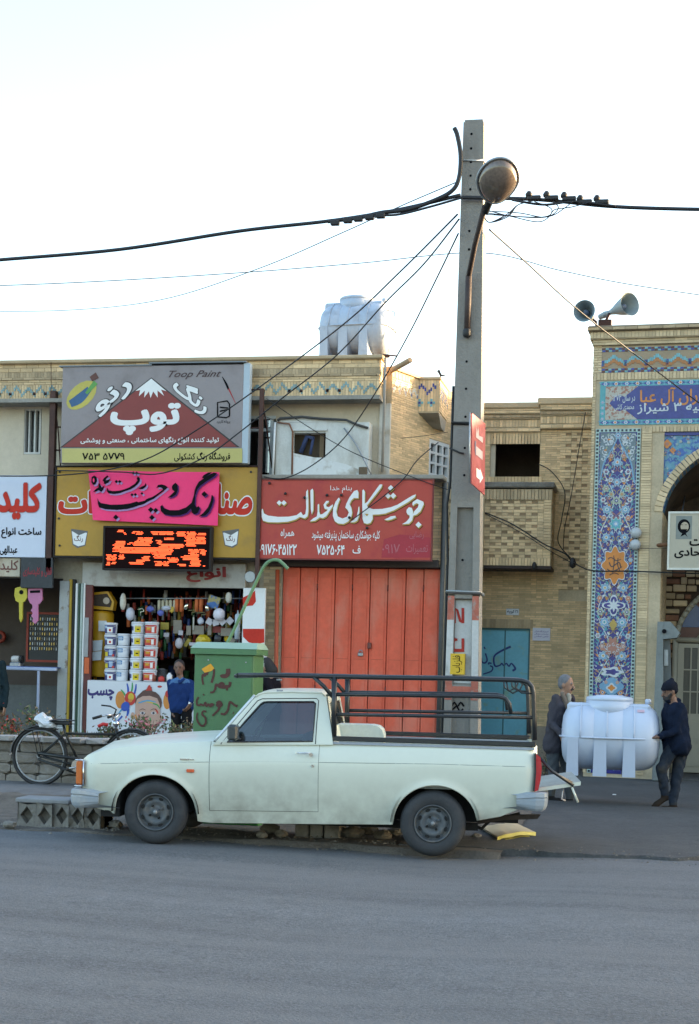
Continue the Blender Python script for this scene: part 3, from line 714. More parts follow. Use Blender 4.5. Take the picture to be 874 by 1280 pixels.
# cornice in three steps
m = MB(); zc = FM.P(737, 410)[1]
m.bbox(-.10, XE + .1, -.16, 1.0, ZT + .20, zc + .0, M('cornice_brick', (.24, .19, .13), .9, var=.2, col2=(.14, .11, .08), c2s=2), .02)
m.box(-.06, XE + .06, -.10, 1.0, ZT + .08, ZT + .20, mMortar); m.box(-.02, XE + .02, -.05, 1.0, ZT - .01, ZT + .08, mMortar); m.build('cornice', mo)
m = MB(); bricks(m, -.06, XE + .06, ZT + .09, ZT + .19, -.10, mMosBrick, bh=.055, vertical=True, d=.015); bricks(m, -.02, XE, ZT - .01, ZT + .08, -.05, mMosBrick, .2, .045, d=.012); bricks(m, -.1, XE, ZT + .21, ZT + .26, -.16, mBrickB, .2, .05, d=.02); m.build('cornice_bricks', mo, kind='stuff')
# zigzag tile band with its dark border
m = MB(); zx0 = FM.P(749, 450)[0]
m.box(zx0, XE - zx0, -.004, .01, ZB0 + .0, ZB1, M('tan_tile', (.33, .25, .16), .6, var=.1)); m.build('tile_band', mo)
m = MB()
n = int((XE - 2 * zx0) / .052)
for i in range(n):
 x = zx0 + i * .052
 for z in (ZB0 + .015, ZB0 + .05, ZB1 - .05, ZB1 - .015): m.box(x, x + .047, -.012, -.004, z - .014, z + .014, (mBlueT, mRedD, mTurq)[(i + int(z * 40)) % 3])
zigzag(m, zx0 + .06, XE - zx0 - .06, (ZB0 + ZB1) / 2 + .0, .055, -.012, .34, mTurq, mBlueT, bw=.03); zigzag(m, zx0 + .06, XE - zx0 - .06, (ZB0 + ZB1) / 2 - .055, .045, -.012, .34, M('orange_glaze', (.42, .17, .05), .35), mBlueT, bw=.03)
m.build('tile_band_pieces', mo, kind='stuff')

# ---- glazed colours
gW = M('white_glaze_tile', (.50, .54, .57), .25, var=.05); gL = M('light_blue_glaze', (.15, .31, .47), .25, var=.12); gO = M('orange_glaze_tile', (.55, .19, .03), .3, var=.15); gY = M('ochre_glaze', (.42, .29, .07), .3, var=.15)
gR = M('rose_glaze', (.36, .16, .12), .3, var=.15); gT = M('teal_glaze', (.07, .30, .33), .25, var=.15); gN = M('navy_glaze', (.035, .035, .19), .25, var=.25, vs=10); gK = M('black_glaze', (.012, .015, .03), .3); gG = M('sage_glaze', (.30, .36, .26), .3, var=.15)
def disc(mb, cx, cz, r, y, mat, n=10, lobes=0, amp=.3, sx=1., rot=0.):
 pts = []
 N_ = n if not lobes else lobes * 4
 for i in range(N_):
  a = 2 * math.pi * i / N_ + rot; q = r * (1 - amp * .5 + amp * .5 * math.cos(lobes * a)) if lobes else r
  pts.append((cx + q * math.cos(a) * sx, cz + q * math.sin(a)))
 mb.flat(pts, y, mat)
def flower(mb, cx, cz, r, y, c1, c2, c3, l=6):
 disc(mb, cx, cz, r * 1.08, y, gW if c1 is not gW else gL, lobes=l, amp=.35); disc(mb, cx, cz, r * .95, y - .0012, c1, lobes=l, amp=.35); disc(mb, cx, cz, r * .5, y - .0024, c2, lobes=l, amp=.3, rot=.4); disc(mb, cx, cz, r * .22, y - .0036, c3, n=8)
def leaf(mb, x, z, a, ln, wd, y, mat):
 c, s = math.cos(a), math.sin(a); pts = [(0, 0), (ln * .3, wd * .5), (ln * .65, wd * .42), (ln, 0), (ln * .6, -wd * .3), (ln * .25, -wd * .4)]
 mb.flat([(x + p * c - q * s, z + p * s + q * c) for p, q in pts], y, mat)
def scroll(mb, x, z, a, r, y, mat, w=.012, turn=1, n=12, L=1.5):
 pts = []
 for i in range(n):
  t = i / (n - 1); th = a + turn * t * math.pi * L; rr = r * (1 - .8 * t)
  pts.append((x + rr * math.cos(th), z + rr * math.sin(th), w * (1 - .5 * t)))
 ribbon(mb, pts, y, mat, k=3); disc(mb, pts[-1][0], pts[-1][1], w * 1.2, y - .001, mat, n=6)
def panel_art(mb, x0, x1, z0, z1, y, seed):
 rnd = random.Random(seed); cx = (x0 + x1) / 2; hw = (x1 - x0) / 2; y = y - .002
 def two(fn):
  for s in (-1, 1): fn(s)
 H_ = z1 - z0
 # undulating twin stems of white and light blue
 for ph, mt, wd in ((0, gW, .016), (math.pi, gL, .014), (math.pi / 2, gR, .011)):
  for s in (-1, 1):
   pts = []
   nn = int(H_ / .06)
   for i in range(nn + 1):
    z = z0 + H_ * i / nn; pts.append((cx + s * hw * (.52 + .38 * math.sin(z * 5.2 + ph)), z, wd))
   ribbon(mb, pts, y - .0004 * (ph + 1), mt, k=2)
 z = z0 + .12; k = 0
 while z < z1 - .1:
  for s in (-1, 1):
   for j in range(4):
    sx_ = cx + s * hw * (.18 + .26 * j); zz = z + (.06 if j % 2 else 0)
    c = (gW, gL, gR, gT, gG, gY)[(k + j * 2) % 6]
    scroll(mb, sx_, zz, (1.2 + j) if s > 0 else math.pi - 1.2 - j, .055, y - .003 - .0003 * j, c, w=.010, turn=s)
    leaf(mb, sx_, zz - .05, (.9 + j) if s > 0 else math.pi - .9 - j, .07, .035, y - .005, (gL, gO, gG, gR, gW, gT)[(k * 2 + j) % 6])
  z += .125; k += 1
m = MB(); m.box(PXA, PXB, -.012, .0, .1, ZP, gN); tp = m.build('tile_panel', mo)
m = MB(); m.box(XE - PXB, XE - PXA, -.012, .0, .1, ZP, gN); tp2 = m.build('tile_panel', mo)
def border(mb, x0, x1, z0, z1, y, w=.055):
 for a, b, c, d in ((x0, x1, z1 - w, z1), (x0, x0 + w, z0, z1 - w), (x1 - w, x1, z0, z1 - w)): mb.box(a, b, y - .006, y, c, d, M('pale_turquoise_border', (.36, .50, .47), .3, var=.08))
 nz = int((z1 - z0) / .06)
 for i in range(nz):
  z = z0 + (i + .5) * (z1 - z0) / nz
  for x in (x0 + w / 2, x1 - w / 2): mb.box(x - .017, x + .017, y - .009, y - .006, z - .017, z + .017, gK if i % 1 == 0 else gW)
 nx = int((x1 - x0) / .06)
 for i in range(nx):
  x = x0 + (i + .5) * (x1 - x0) / nx; mb.box(x - .017, x + .017, y - .0092, y - .0062, z1 - w / 2 - .017, z1 - w / 2 + .017, gK)
for par, x0, x1 in ((tp, PXA, PXB), (tp2, XE - PXB, XE - PXA)):
 m = MB(); border(m, x0, x1, .1, ZP, -.0125); par_b = m.build('bead_border', mo, kind='stuff')
 m = MB(); panel_art(m, x0 + .08, x1 - .08, .15, ZP - .08, -.0125, 3)
 cx = (x0 + x1) / 2; hw = (x1 - x0) / 2 - .075; zz = lambda py: FM.P(770, py)[1]
 y = -.021
 # lobed head of the panel: pale ground over a navy ogee
 for s in (-1, 1):
  m.flat([(cx + s * hw, ZP - .07), (cx + s * hw, zz(600)), (cx + s * hw * .93, zz(598)), (cx + s * hw * .8, zz(580)), (cx + s * hw * .55, zz(567)), (cx + s * hw * .3, zz(558)), (cx + s * hw * .12, zz(549)), (cx + s * .004, ZP - .07)], y, M('sage_ground', (.12, .17, .20), .3, var=.2, vs=20))
  for j in range(7):
   scroll(m, cx + s * hw * (.85 - .1 * (j % 3)), ZP - .13 - .06 * j, j * 1.3, .05, y - .002, gW, w=.013, turn=s); scroll(m, cx + s * hw * (.35 + .06 * (j % 2)), ZP - .12 - .02 * j, j * 2.1, .045, y - .0024, gW, w=.012, turn=-s)
   leaf(m, cx + s * hw * .6, ZP - .12 - .055 * j, 1 + j * s, .06, .03, y - .003, (gG, gO, gW)[j % 3])
  ribbon(m, [(cx + s * hw, zz(604), .022), (cx + s * hw * .92, zz(597), .022), (cx + s * hw * .78, zz(580), .022), (cx + s * hw * .5, zz(568), .022), (cx + s * hw * .2, zz(556), .02), (cx, zz(545), .02)], y - .004, gL)
 y -= .006
 for py, dx, r, a, b, c in ((545, 0, .06, gL, gW, gN), (578, 0, .075, gL, gW, gO), (603, 0, .065, gL, gW, gR), (626, 0, .07, gG, gN, gW), (637, .52, .075, gL, gW, gT), (648, .68, .05, gR, gO, gW), (655, 0, .11, gT, gL, gW), (672, .52, .07, gL, gW, gY), (611, .6, .06, gG, gR, gW), (590, .62, .055, gW, gN, gR), (625, .75, .05, gW, gR, gN), (600, .35, .045, gW, gR, gL), (618, .3, .05, gG, gR, gY), (645, .3, .045, gW, gN, gL), (570, .35, .04, gR, gO, gW),
          (735, .52, .075, gL, gW, gY), (748, .8, .05, gR, gO, gW), (765, .75, .06, gG, gN, gW), (778, .5, .085, gL, gW, gT), (808, .6, .05, gR, gW, gO), (820, .52, .08, gL, gW, gY), (795, .85, .05, gW, gR, gL), (842, .3, .05, gW, gN, gL), (850, .75, .055, gG, gW, gR), (866, .5, .05, gO, gW, gN), (700, .88, .04, gL, gW, gR), (880, .3, .05, gW, gL, gR), (895, .55, .08, gL, gW, gT), (930, .5, .08, gL, gW, gY), (915, .8, .05, gR, gO, gW)):
  for s in ((-1, 1) if dx else (1,)): flower(m, cx + s * dx * hw, zz(py), r, y, a, b, c, 6 if r < .07 else 8)
 # ornaments down the axis
 def lobed(py, rx, rz, mat, y, k=8, amp=.22, pts=None):
  P_ = []
  for i in range(48):
   a = 2 * math.pi * i / 48; q = 1 - amp * .5 + amp * .5 * math.cos(k * a) + .25 * max(0, abs(math.sin(a)) - .9) * 6 * .25
   P_.append((cx + rx * q * math.cos(a), zz(py) + rz * q * math.sin(a)))
  m.flat(P_, y, mat)
 y -= .005
 lobed(707, .235, .335, gN, y, amp=.25); lobed(707, .225, .32, gW, y - .0008, amp=.25); lobed(707, .21, .30, gO, y - .0018, amp=.25)
 for st in ([(-.09, .05, .016), (-.05, -.02, .016), (.02, .02, .016), (.07, .05, .016), (.1, -.03, .016)], [(-.12, -.06, .016), (-.04, -.1, .018), (.05, -.06, .016), (.12, -.02, .012)], [(-.02, .16, .012), (-.01, .05, .016), (-.03, -.14, .01)], [(.05, .12, .012), (.05, 0, .014), (.09, -.1, .01)], [(-.11, .1, .014), (-.06, .13, .014), (.02, .08, .014), (.1, .1, .01)], [(-.08, -.16, .01), (0, -.12, .014), (.07, -.15, .01)]):
  ribbon(m, [(cx + a, zz(707) + b, c) for a, b, c in st], y - .004 - .0003 * len(st), gK, k=4)
 lobed(757, .19, .17, gW, y, 4, .5); lobed(757, .16, .14, gN, y - .001, 4, .5); 
 for i in range(8): a = i * math.pi / 4; leaf(m, cx, zz(757), a, .11, .045, y - .002 - .0002 * i, gW)
 lobed(781, .06, .09, gY, y, 4, .2); lobed(812, .2, .10, gR, y, 6, .4); lobed(806, .11, .14, gR, y - .001, 6, .4)
 for i in range(9): a = i * .7; scroll(m, cx + .1 * math.cos(a), zz(811) + .06 * math.sin(a), a, .035, y - .003 - .0002 * i, gW, w=.009)
 lobed(840, .2, .09, gW, y - .001, 5, .35); lobed(840, .12, .05, gN, y - .002, 5, .35); lobed(858, .2, .14, gL, y - .004, 4, .2); lobed(860, .09, .08, gW, y - .006, 4, .3); lobed(860, .06, .05, gO, y - .0075, 4, .3)
 for s in (-1, 1): flower(m, cx + s * .09, zz(853), .03, y - .0065, gO, gW, gN)
 lobed(905, .18, .13, gR, y, 6, .3); lobed(905, .1, .08, gW, y - .002, 6, .3)
 m.build('glazed_ornament', mo, kind='stuff')

# ---- inscription band
ix0 = FM.P(750, 503)[0]
m = MB(); m.box(ix0, XE - ix0, -.012, 0, ZI0, ZI1, gT); ib = m.build('inscription_band', mo)
m = MB(); bw = .085
for i in range(int((XE - 2 * ix0) / .17)):
 x = ix0 + .085 + i * .17
 for z in (ZI0 + bw / 2, ZI1 - bw / 2):
  m.flat([(x - .08, z), (x, z - .035), (x + .08, z), (x, z + .035)], -.0135, mBlueT); disc(m, x, z, .035, -.0145, gW, lobes=6); disc(m, x, z, .018, -.0155, gO if i % 2 else gL, n=6)
  for s in (-1, 1): m.flat([(x + s * .085 - .02, z - .03 * s), (x + s * .085 + .02, z - .03 * s), (x + s * .085, z)], -.014, gL)
for z in [ZI0 + .1 + i * .09 for i in range(4)]: flower(m, ix0 + .045, z, .03, -.0135, gL, gW, gO)
rnd = random.Random(5)
x0, x1, z0, z1 = ix0 + .09, XE - ix0 - .09, ZI0 + bw, ZI1 - bw
m.flat([(x0, z0), (x1, z0), (x1, z1), (x0, z1)], -.014, M('ivory_glaze', (.40, .38, .32), .3, var=.2, vs=25, col2=(.3, .12, .08), c2s=22, c2t=(.5, .56)))
zm = (z0 + z1) / 2; xa_ = FM.P(762, 503)[0]; xb_ = FM.P(800, 503)[0]
body = [(xa_, zm), (xa_ + .09, zm + .10), (xa_ + .17, zm + .13), (xa_ + .24, zm + .10), (xb_ - .03, z1), (XE - xb_ + .03, z1), (XE - xa_ - .24, zm + .1), (XE - xa_ - .17, zm + .13), (XE - xa_ - .09, zm + .1), (XE - xa_, zm)]
body += [(a, 2 * zm - b) for a, b in reversed(body[1:-1])]
m.flat(body, -.0155, M('deep_blue_glaze', (.035, .045, .21), .25, var=.2, vs=14)); 
m.build('band_tiles', mo, kind='stuff')
m = MB(); FP = lambda a, b, c, d: (*sorted((FM.P(a, 503)[0], FM.P(c, 503)[0])), *sorted((FM.P((a + c) / 2, d)[1], FM.P((a + c) / 2, b)[1])))
text(m, 'در سال ۱۳۷۳', FP(766, 493, 794, 504), -.0175, gW, .012); text(m, 'محمدی کاشی', FP(768, 505, 793, 514), -.0178, gW, .012)
text(m, 'حسینیه جان نثاران آل عبا', FP(800, 483, 990, 506), -.0175, gO, .02); text(m, 'بسیج امامیه ناحیه ۳ شیراز', FP(797, 502, 990, 519), -.0195, gW, .018)
m.build('inscription', mo, kind='stuff')
# spandrel border and flowers
m = MB()
sx0 = FM.P(820, 560)[0]
for i in range(420):
 x = rnd.uniform(XO, XE - XO); z = rnd.uniform(zs, zt - .03)
 if z < arch(x, zs, XO, x_c, apex - .05) + .16: continue
 c = rnd.choice((gL, gL, gT, mBlueT, gG, gY, gR)); yy = .047 - i * 2e-5
 if rnd.random() < .5: scroll(m, x, z, rnd.uniform(0, 6), rnd.uniform(.03, .06), yy, c, w=.011, turn=rnd.choice((-1, 1)))
 else: flower(m, x, z, rnd.uniform(.015, .032), yy, c, gW, gR, 5)
for s in (0, 1):
 for px, py, r in ((834, 555, .075), (841, 563, .05)):
  x, z = FM.P(px, py, .04); x = XE - x if s else x; disc(m, x, z, r, .036, gO, lobes=4, amp=.3); disc(m, x, z, r * .4, .035, gR, n=6)
m.build('spandrel_ornament', mo, kind='stuff')
m = MB(); m.box(XJ - .0, XE - XJ, .02, .045, zt - .05, zt, mBlueT); m.box(XJ, XJ + .03, .02, .045, zs + .1, zt - .05, M('dark_frame', (.03, .03, .03), .6)); m.build('spandrel_edge', mo)
# porch: vault, back wall with inner door arch
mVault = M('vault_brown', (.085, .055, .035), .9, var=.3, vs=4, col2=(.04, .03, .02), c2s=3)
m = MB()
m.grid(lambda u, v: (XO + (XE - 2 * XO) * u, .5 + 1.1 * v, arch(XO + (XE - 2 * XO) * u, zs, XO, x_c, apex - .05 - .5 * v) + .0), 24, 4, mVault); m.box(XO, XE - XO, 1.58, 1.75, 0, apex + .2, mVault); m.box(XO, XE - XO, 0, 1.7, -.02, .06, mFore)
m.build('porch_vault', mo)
YD = 1.56
dx0 = FM.P(843, 860, YD)[0]; dzs = FM.P(850, 800, YD)[1]; dap = FM.P(905, 733, YD)[1]
m = MB()
zq = FM.P(850, 712, YD)[1]
for i in range(150):   # rough brick and stone above the door
 x = XO + rnd.random() * (XE - 2 * XO); z = dzs - .1 + rnd.random() * (zq + .4 - dzs)
i = 0
z = dzs - .3
while z < zq + .3:
 x = XO
 while x < XE - XO - .05:
  wdt = rnd.uniform(.1, .24); hgt = rnd.uniform(.07, .12)
  if z > arch(x + wdt / 2, dzs, dx0, x_c, dap) + .12 or x < dx0 - .1 or x > XE - dx0: m.bbox(x + .006, min(x + wdt, XE - XO), YD - .02 - .02 * rnd.random(), YD + .02, z, z + hgt, (mMosBrick, mBrickB, M('red_brick', (.25, .12, .07), .9, var=.2))[rnd.randrange(3)], .01)
  x += wdt + .01
 z += .125
m.build('rubble_infill', mo, kind='stuff')
m = MB(); prevp = None; mCream = M('cream_door_paint', (.40, .37, .29), .5, var=.06, col2=(.28, .24, .18), c2s=2, c2t=(.55, .8))
path = [(dx0, dzs - 2.6)] + [(dx0 + (XE - 2 * dx0) * i / 30, arch(dx0 + (XE - 2 * dx0) * i / 30, dzs, dx0, x_c, dap)) for i in range(31)] + [(XE - dx0, dzs - 2.6)]
for (a, b), (c, d) in zip(path[:-1], path[1:]): m.tube([(a, YD - .04, b), (c, YD - .04, d)], .05, mCream, 6)
fr = m.build('door_arch', mo)
m = MB(); zb = .08
m.prism([(a, b) for a, b in path[1:-1]], YD - .02, YD + .01, M('tympanum_red', (.11, .035, .02), .4)); m.build('tympanum', mo)
for i, cmat in enumerate((M('blue_pane', (.04, .08, .2), .2), M('green_pane', (.04, .16, .08), .2), MATS['blue_pane'])):
 m = MB(); xx = x_c + (i - 1) * .55; m.prism([(xx - .2, dzs + .22), (xx + .2, dzs + .22), (xx + .14, dzs + .5), (xx, dzs + .62), (xx - .14, dzs + .5)], YD - .035, YD - .021, cmat); m.build('fanlight_pane', mo)
m = MB(); 
for s in (-1, 1): m.tube([(x_c + s * .27 - .25, YD - .04, dzs), (x_c + s * .27, YD - .04, dzs + .35), (x_c + s * .27 + .25, YD - .04, dzs)], .018, mCream, 6)
m.tube([(dx0, YD - .05, dzs), (XE - dx0, YD - .05, dzs)], .05, mCream, 6); m.build('transom', mo)
for s in (0, 1):
 a0, a1 = (dx0 + .05, x_c - .01) if not s else (x_c + .01, XE - dx0 - .05)
 zg0 = FM.P(862, 892, YD)[1]; zg1 = dzs - .06
 m = MB(); wall_holes(m, a0, a1, zb, zg1, YD - .06, YD - .02, mCream, [(a0 + .1, a1 - .1, zg0, zg1 - .07)]); dl = m.build('door_leaf', mo)
 n = 5
 for i in range(1, n):
  x = a0 + .1 + (a1 - a0 - .2) * i / n; k = MB(); k.box(x - .011, x + .011, YD - .065, YD - .03, zg0, zg1 - .07, mCream); k.build('glazing_bar', dl)
 for i in range(1, 3):
  z = zg0 + (zg1 - .07 - zg0) * i / 3; k = MB(); k.box(a0 + .1, a1 - .1, YD - .063, YD - .03, z - .011, z + .011, mCream); k.build('glazing_bar', dl)
 k = MB(); k.box(a0 + .1, a1 - .1, YD - .035, YD - .03, zg0, zg1 - .07, M('frosted_dark_glass', (.09, .085, .07), .35)); k.build('pane', dl)
 k = MB(); k.bbox(a0 + .12, a1 - .12, YD - .072, YD - .061, zb + .1, zg0 - .12, mCream, .01); k.build('lower_panel', dl)
# pair of round white lamps on the panel edge
for py in (666, 681):
 m = MB(); x, z = FM.P(794 + (681 - py) * .07, py, -.1); c = FM.o + FM.ux * x + FM.uy * -.1 + UP * z
 m.lathe([(.01, -.07), (.06, -.06), (.085, -.03), (.09, 0), (.085, .03)], (0, 0, 0), 'y', M('white_plastic_lamp', (.40, .42, .43), .3, var=.03), 16)
 m.lathe([(.05, .03), (.05, .10)], (0, 0, 0), 'y', mSteel, 10)
 o = m.build('round_lamp', loc=c); tag(o, ('upper' if py == 666 else 'lower') + ' round white lamp on the right border of the tall tile panel', 'lamp', 'round lamps beside the mosque arch')
# hanging sign board
t = thing('portrait_sign', 'cream sign board with small portrait print hanging under the mosque arch', 'sign', FM.o)
a, b, c, d = MR(836, 641, 905, 712, -.18); b = 2 * x_c - a
q = MB(); q.bbox(a, b, -.26, -.18, c, d, M('sign_cream', (.42, .38, .29), .5, var=.05), .012); q.build('board', t)
t.rotation_euler = (0, 0, PHI)
q = MB(); w_ = .02; mfr = M('pale_metal_frame', (.55, .55, .5), .4, metal=.3)
q.box(a - .012, b + .012, -.272, -.25, d - w_, d + .012, mfr); q.box(a - .012, b + .012, -.272, -.25, c - .012, c + w_, mfr); q.box(a - .012, a + w_, -.2725, -.25, c + w_, d - w_, mfr); q.box(b - w_, b + .012, -.2725, -.25, c + w_, d - w_, mfr); q.build('frame', t)
q = MB(); pa = MR(845, 645, 865, 674, -.262); q.flat([(pa[0], pa[2]), (pa[1], pa[2]), (pa[1], pa[3]), (pa[0], pa[3])], -.2615, M('print_grey', (.20, .22, .20), .6))
cx, cz = (pa[0] + pa[1]) / 2, (pa[2] + pa[3]) / 2 + .02
disc(q, cx, cz, .115, -.263, mInk, n=18, sx=.85); disc(q, cx + .012, cz - .005, .075, -.2645, M('print_skin', (.40, .33, .24), .6), n=16, sx=.85); q.flat([(cx - .02, cz - .1), (cx + .03, cz - .1), (cx + .06, cz - .17), (cx + .02, cz - .13), (cx - .05, cz - .165)], -.2640, mInk)
for dx in (-.03, .03): q.flat([(cx + dx - .015, cz + .02), (cx + dx + .015, cz + .02), (cx + dx + .015, cz + .028), (cx + dx - .015, cz + .028)], -.266, mInk)
q.flat([(cx - .04, cz - .045), (cx + .06, cz - .045), (cx + .03, cz - .08), (cx - .02, cz - .08)], -.266, mInk)
q.build('portrait', t)
q = MB(); text(q, 'هیئت', (FM.P(862, 670, -.26)[0], FM.P(900, 670, -.26)[0], FM.P(870, 685, -.26)[1], FM.P(870, 672, -.26)[1]), -.2625, mInk, .03)
q2 = (FM.P(843, 690, -.26)[0], b - .25, FM.P(850, 698, -.26)[1], FM.P(850, 684, -.26)[1]); text(q, 'شهید محمد اتحادی', q2, -.263, mInk, .03); q.build('lettering', t)
for s in (a + .2, b - .2):
 q = MB(); q.tube([(s, -.22, d), (s, .6, d + .35)], .012, mCable, 6); q.build('hanger', t)
q = MB(); q.tube([(a - .25, .1, (c + d) / 2 - .05), (a, -.2, (c + d) / 2 - .05)], .03, M('wood_arm', (.16, .07, .03), .8), 8); q.build('side_arm', t)
# folded steel booth hood beside the arch
t = thing('telephone_hood', 'grey steel hood and pillar standing against the jamb of the mosque portal', 'hood', FM.o, PHI)
mHood = M('dull_grey_metal', (.17, .19, .19), .5, metal=.3, var=.15)
yh = -.5
q = MB(); f = lambda l: [FM.P(x, y, yh) for x, y in l]
q.prism(f([(822, 777), (829, 777), (829, 896), (817, 896)]), yh, yh + .3, mHood); q.build('side_plate', t)
q = MB(); q.prism(f([(829, 777), (838, 777), (850, 791), (846, 797), (829, 799)]), yh + .01, yh + .45, mHood); q.build('hood', t)
q = MB(); x, z = FM.P(828, 789, yh); q.lathe([(.035, -.02), (.035, .02)], (x + .03, yh, z), 'y', mInk, 14); q.build('round_lens', t)
q = MB(); q.prism(f([(829, 800), (837, 799), (840, 900), (833, 930), (826, 930)]), yh + .12, yh + .3, M('dark_grey_metal', (.10, .11, .11), .5, metal=.3)); q.build('pillar', t)
q = MB(); q.prism(f([(830, 812), (835, 812), (835, 832), (830, 832)]), yh + .08, yh + .12, mSteel); q.build('keypad_box', t)
q = MB(); zb_ = 0.04; q.bbox(x - .1, x + .15, yh, yh + .35, zb_, FM.P(828, 895, yh)[1], mHood, .02); q.build('base_box', t)
# loudspeaker horns on the roof
def horn(parent, c, d, L, r):
 q = MB(); q.lathe([(.045, -.32 * L), (.055, -.2 * L), (.05, -.18 * L), (.04, -.1 * L), (.07, .0), (.12, .12 * L), (.2 * r / .24, .24 * L), (r, .3 * L), (r * 1.03, .31 * L), (r * .97, .30 * L), (.17 * r / .24, .22 * L), (.09, .1 * L), (.03, .05 * L)], (0, 0, 0), 'z', M('horn_grey', (.20, .25, .27), .5, var=.1), 28)
 q.lathe([(.001, .22 * L), (.04, .2 * L), (.05, .12 * L), (.05, .02)], (0, 0, 0), 'z', M('horn_driver', (.10, .13, .2), .5), 14)
 rot = Vector(d).to_track_quat('Z', 'Y').to_matrix().to_4x4(); q.xf(Matrix.Translation(c) @ rot); return q
t = thing('loudspeaker', 'left grey horn loudspeaker facing the street on the mosque roof', 'loudspeaker', P3(737, 410, .3), 0, 'horn loudspeakers on the roof')
horn(t, P3(735, 393, .1), (-.15, -1, -.05), 1.0, .17).build('horn', t, W=True); q = MB(); q.tube([P3(737, 396, .3), P3(745, 402, .4), P3(746, 414, .4)], .02, mRust, 8); q.build('bracket', t, W=True)
t = thing('loudspeaker', 'right grey horn loudspeaker turned sideways on the mosque roof', 'loudspeaker', P3(760, 410, .3), 0, 'horn loudspeakers on the roof')
horn(t, P3(769, 388, .3), (.80, -.85, .12), 1.15, .19).build('horn', t, W=True); q = MB(); q.tube([P3(762, 392, .3), P3(757, 402, .4), P3(756, 414, .4)], .022, mRust, 8); q.bbox(*sorted((P(748, 400, .4)[0], P(765, 400, .4)[0])), .35, .5, P(755, 410, .4)[1], P(755, 400, .4)[1], mRust, .01); q.build('bracket', t, W=True)
t = thing('roof_floodlight', 'small black lamp bracket on the roof edge left of the pole', 'lamp', P3(551, 474, 1.2))
q = MB(); q.tube([P3(552, 474, 1.2), P3(550, 468, 1.2)], .012, mBlack, 6); q.tube([P3(548, 463, 1.2), P3(551, 469, 1.2), P3(557, 470, 1.2)], [.03, .02, .01], mBlack, 6); q.build('lamp_body', t, W=True)
# plain block outside the frame, added to keep the street in shade
t = thing('shading_block', 'plain brick building beyond the mosque on the right', 'building', (30, 4, 0))
X0 = ox + XE * math.cos(PHI) + .05
q = MB(); q.box(X0, 60, 0, 12, 0, 7.2, mBrick); q.build('block', t, W=True)
q = MB()
for i in range(12): q.box(X0 + 3 + i * 4, X0 + 4.6 + i * 4, -.02, .0, 4.2, 5.6, mDark); 
q.build('windows_row', t, kind='stuff', W=True)
# ================================================================ signs
mFrameD = M('dark_sign_frame', (.03, .025, .022), .8, spec=.2)
def board(name, label, quad, Y, dep, mat, frame=None, fw=.025, sub='board', cat='sign'):
 a, b, c, d = R4(*quad, Y); t = thing(name, label, cat, ((a + b) / 2, Y, c))
 m = MB(); m.bbox(a, b, Y, Y + dep, c, d, mat, .006); m.build(sub, t, W=True)
 if frame:
  m = MB(); m.box(a - fw, b + fw, Y - .012, Y + dep - .01, d, d + fw, frame); m.box(a - fw, b + fw, Y - .012, Y + dep - .01, c - fw, c, frame); m.box(a - fw, a, Y - .0125, Y + dep - .01, c, d, frame); m.box(b, b + fw, Y - .0125, Y + dep - .01, c, d, frame); m.build('frame', t, W=True)
 return t, (a, b, c, d)
def TB(x0, y0, x1, y1, Y):
 return R4(x0, y0, x1, y1, Y)
# --- grey hoarding with the red mountain
Y = -.60
t, q = board('paint_hoarding', 'large grey hoarding with red mountain and white lettering on the roof of the paint shop', (77, 457, 303, 579), Y, .16, M('hoarding_grey', (.27, .235, .235), .55, var=.05, col2=(.21, .18, .18), c2s=1.5), None)
a, b, c, d = q
m = MB(); m.flat([P(x, y, Y - .002) for x, y in ((77.6, 578.3), (303, 578.3), (303, 560.5), (77.6, 560.5))], Y - .002, M('sign_yellow', (.50, .44, .14), .5, var=.06)); m.build('yellow_band', t, W=True)
def pf_(l, o=(60, 440), s=3.3615): return [(o[0] + x / s, o[1] + y / s) for x, y in l]
m = MB(); m.flat([P(x, y, Y) for x, y in pf_([(50, 402), (435, 107), (806, 400)])], Y - .0025, M('mountain_outline', (.03, .02, .02), .5)); m.flat([P(x, y, Y) for x, y in pf_([(62, 399), (435, 114), (794, 398)])], Y - .005, M('mountain_red', (.22, .030, .025), .5, var=.06)); 
m.flat([P(x, y, Y) for x, y in pf_([(435, 112), (368, 164), (388, 160), (383, 186), (408, 163), (405, 192), (425, 166), (432, 194), (443, 166), (462, 192), (461, 162), (488, 184), (476, 158), (499, 165)])], Y - .0075, mWhite); m.build('mountain', t, W=True)
m = MB()
ol = M('letter_shadow', (.04, .03, .03), .6)
text(m, 'توپ', TB(138, 504, 226, 544, Y), Y - .008, mWhite, .045)
text(m, 'رنگ', TB(213, 483, 266, 508, Y), Y - .008, mWhite, .03, outline=(ol, .03), rot=R(-38)); text(m, 'رنو', TB(114, 484, 168, 508, Y), Y - .008, mWhite, .03, outline=(ol, .03), rot=R(36))
text(m, 'تولید کننده انواع رنگهای ساختمانی ، صنعتی و پوششی', TB(101, 546, 274, 556, Y), Y - .0085, mWhite, .02)
text(m, 'فروشگاه رنگ کشکولی', TB(218, 565, 288, 577, Y), Y - .005, mInk, .02); text(m, '۷۵۳ ۵۷۷۹', TB(103, 566, 156, 575, Y), Y - .005, mInk, .02)
text(m, 'Toop Paint', TB(211, 463, 277, 474, Y), Y - .005, M('script_brown', (.06, .03, .03), .6), .008, shear=.5); m.build('lettering', t, W=True)
m = MB(); cx, cz = P(102, 494, Y); 
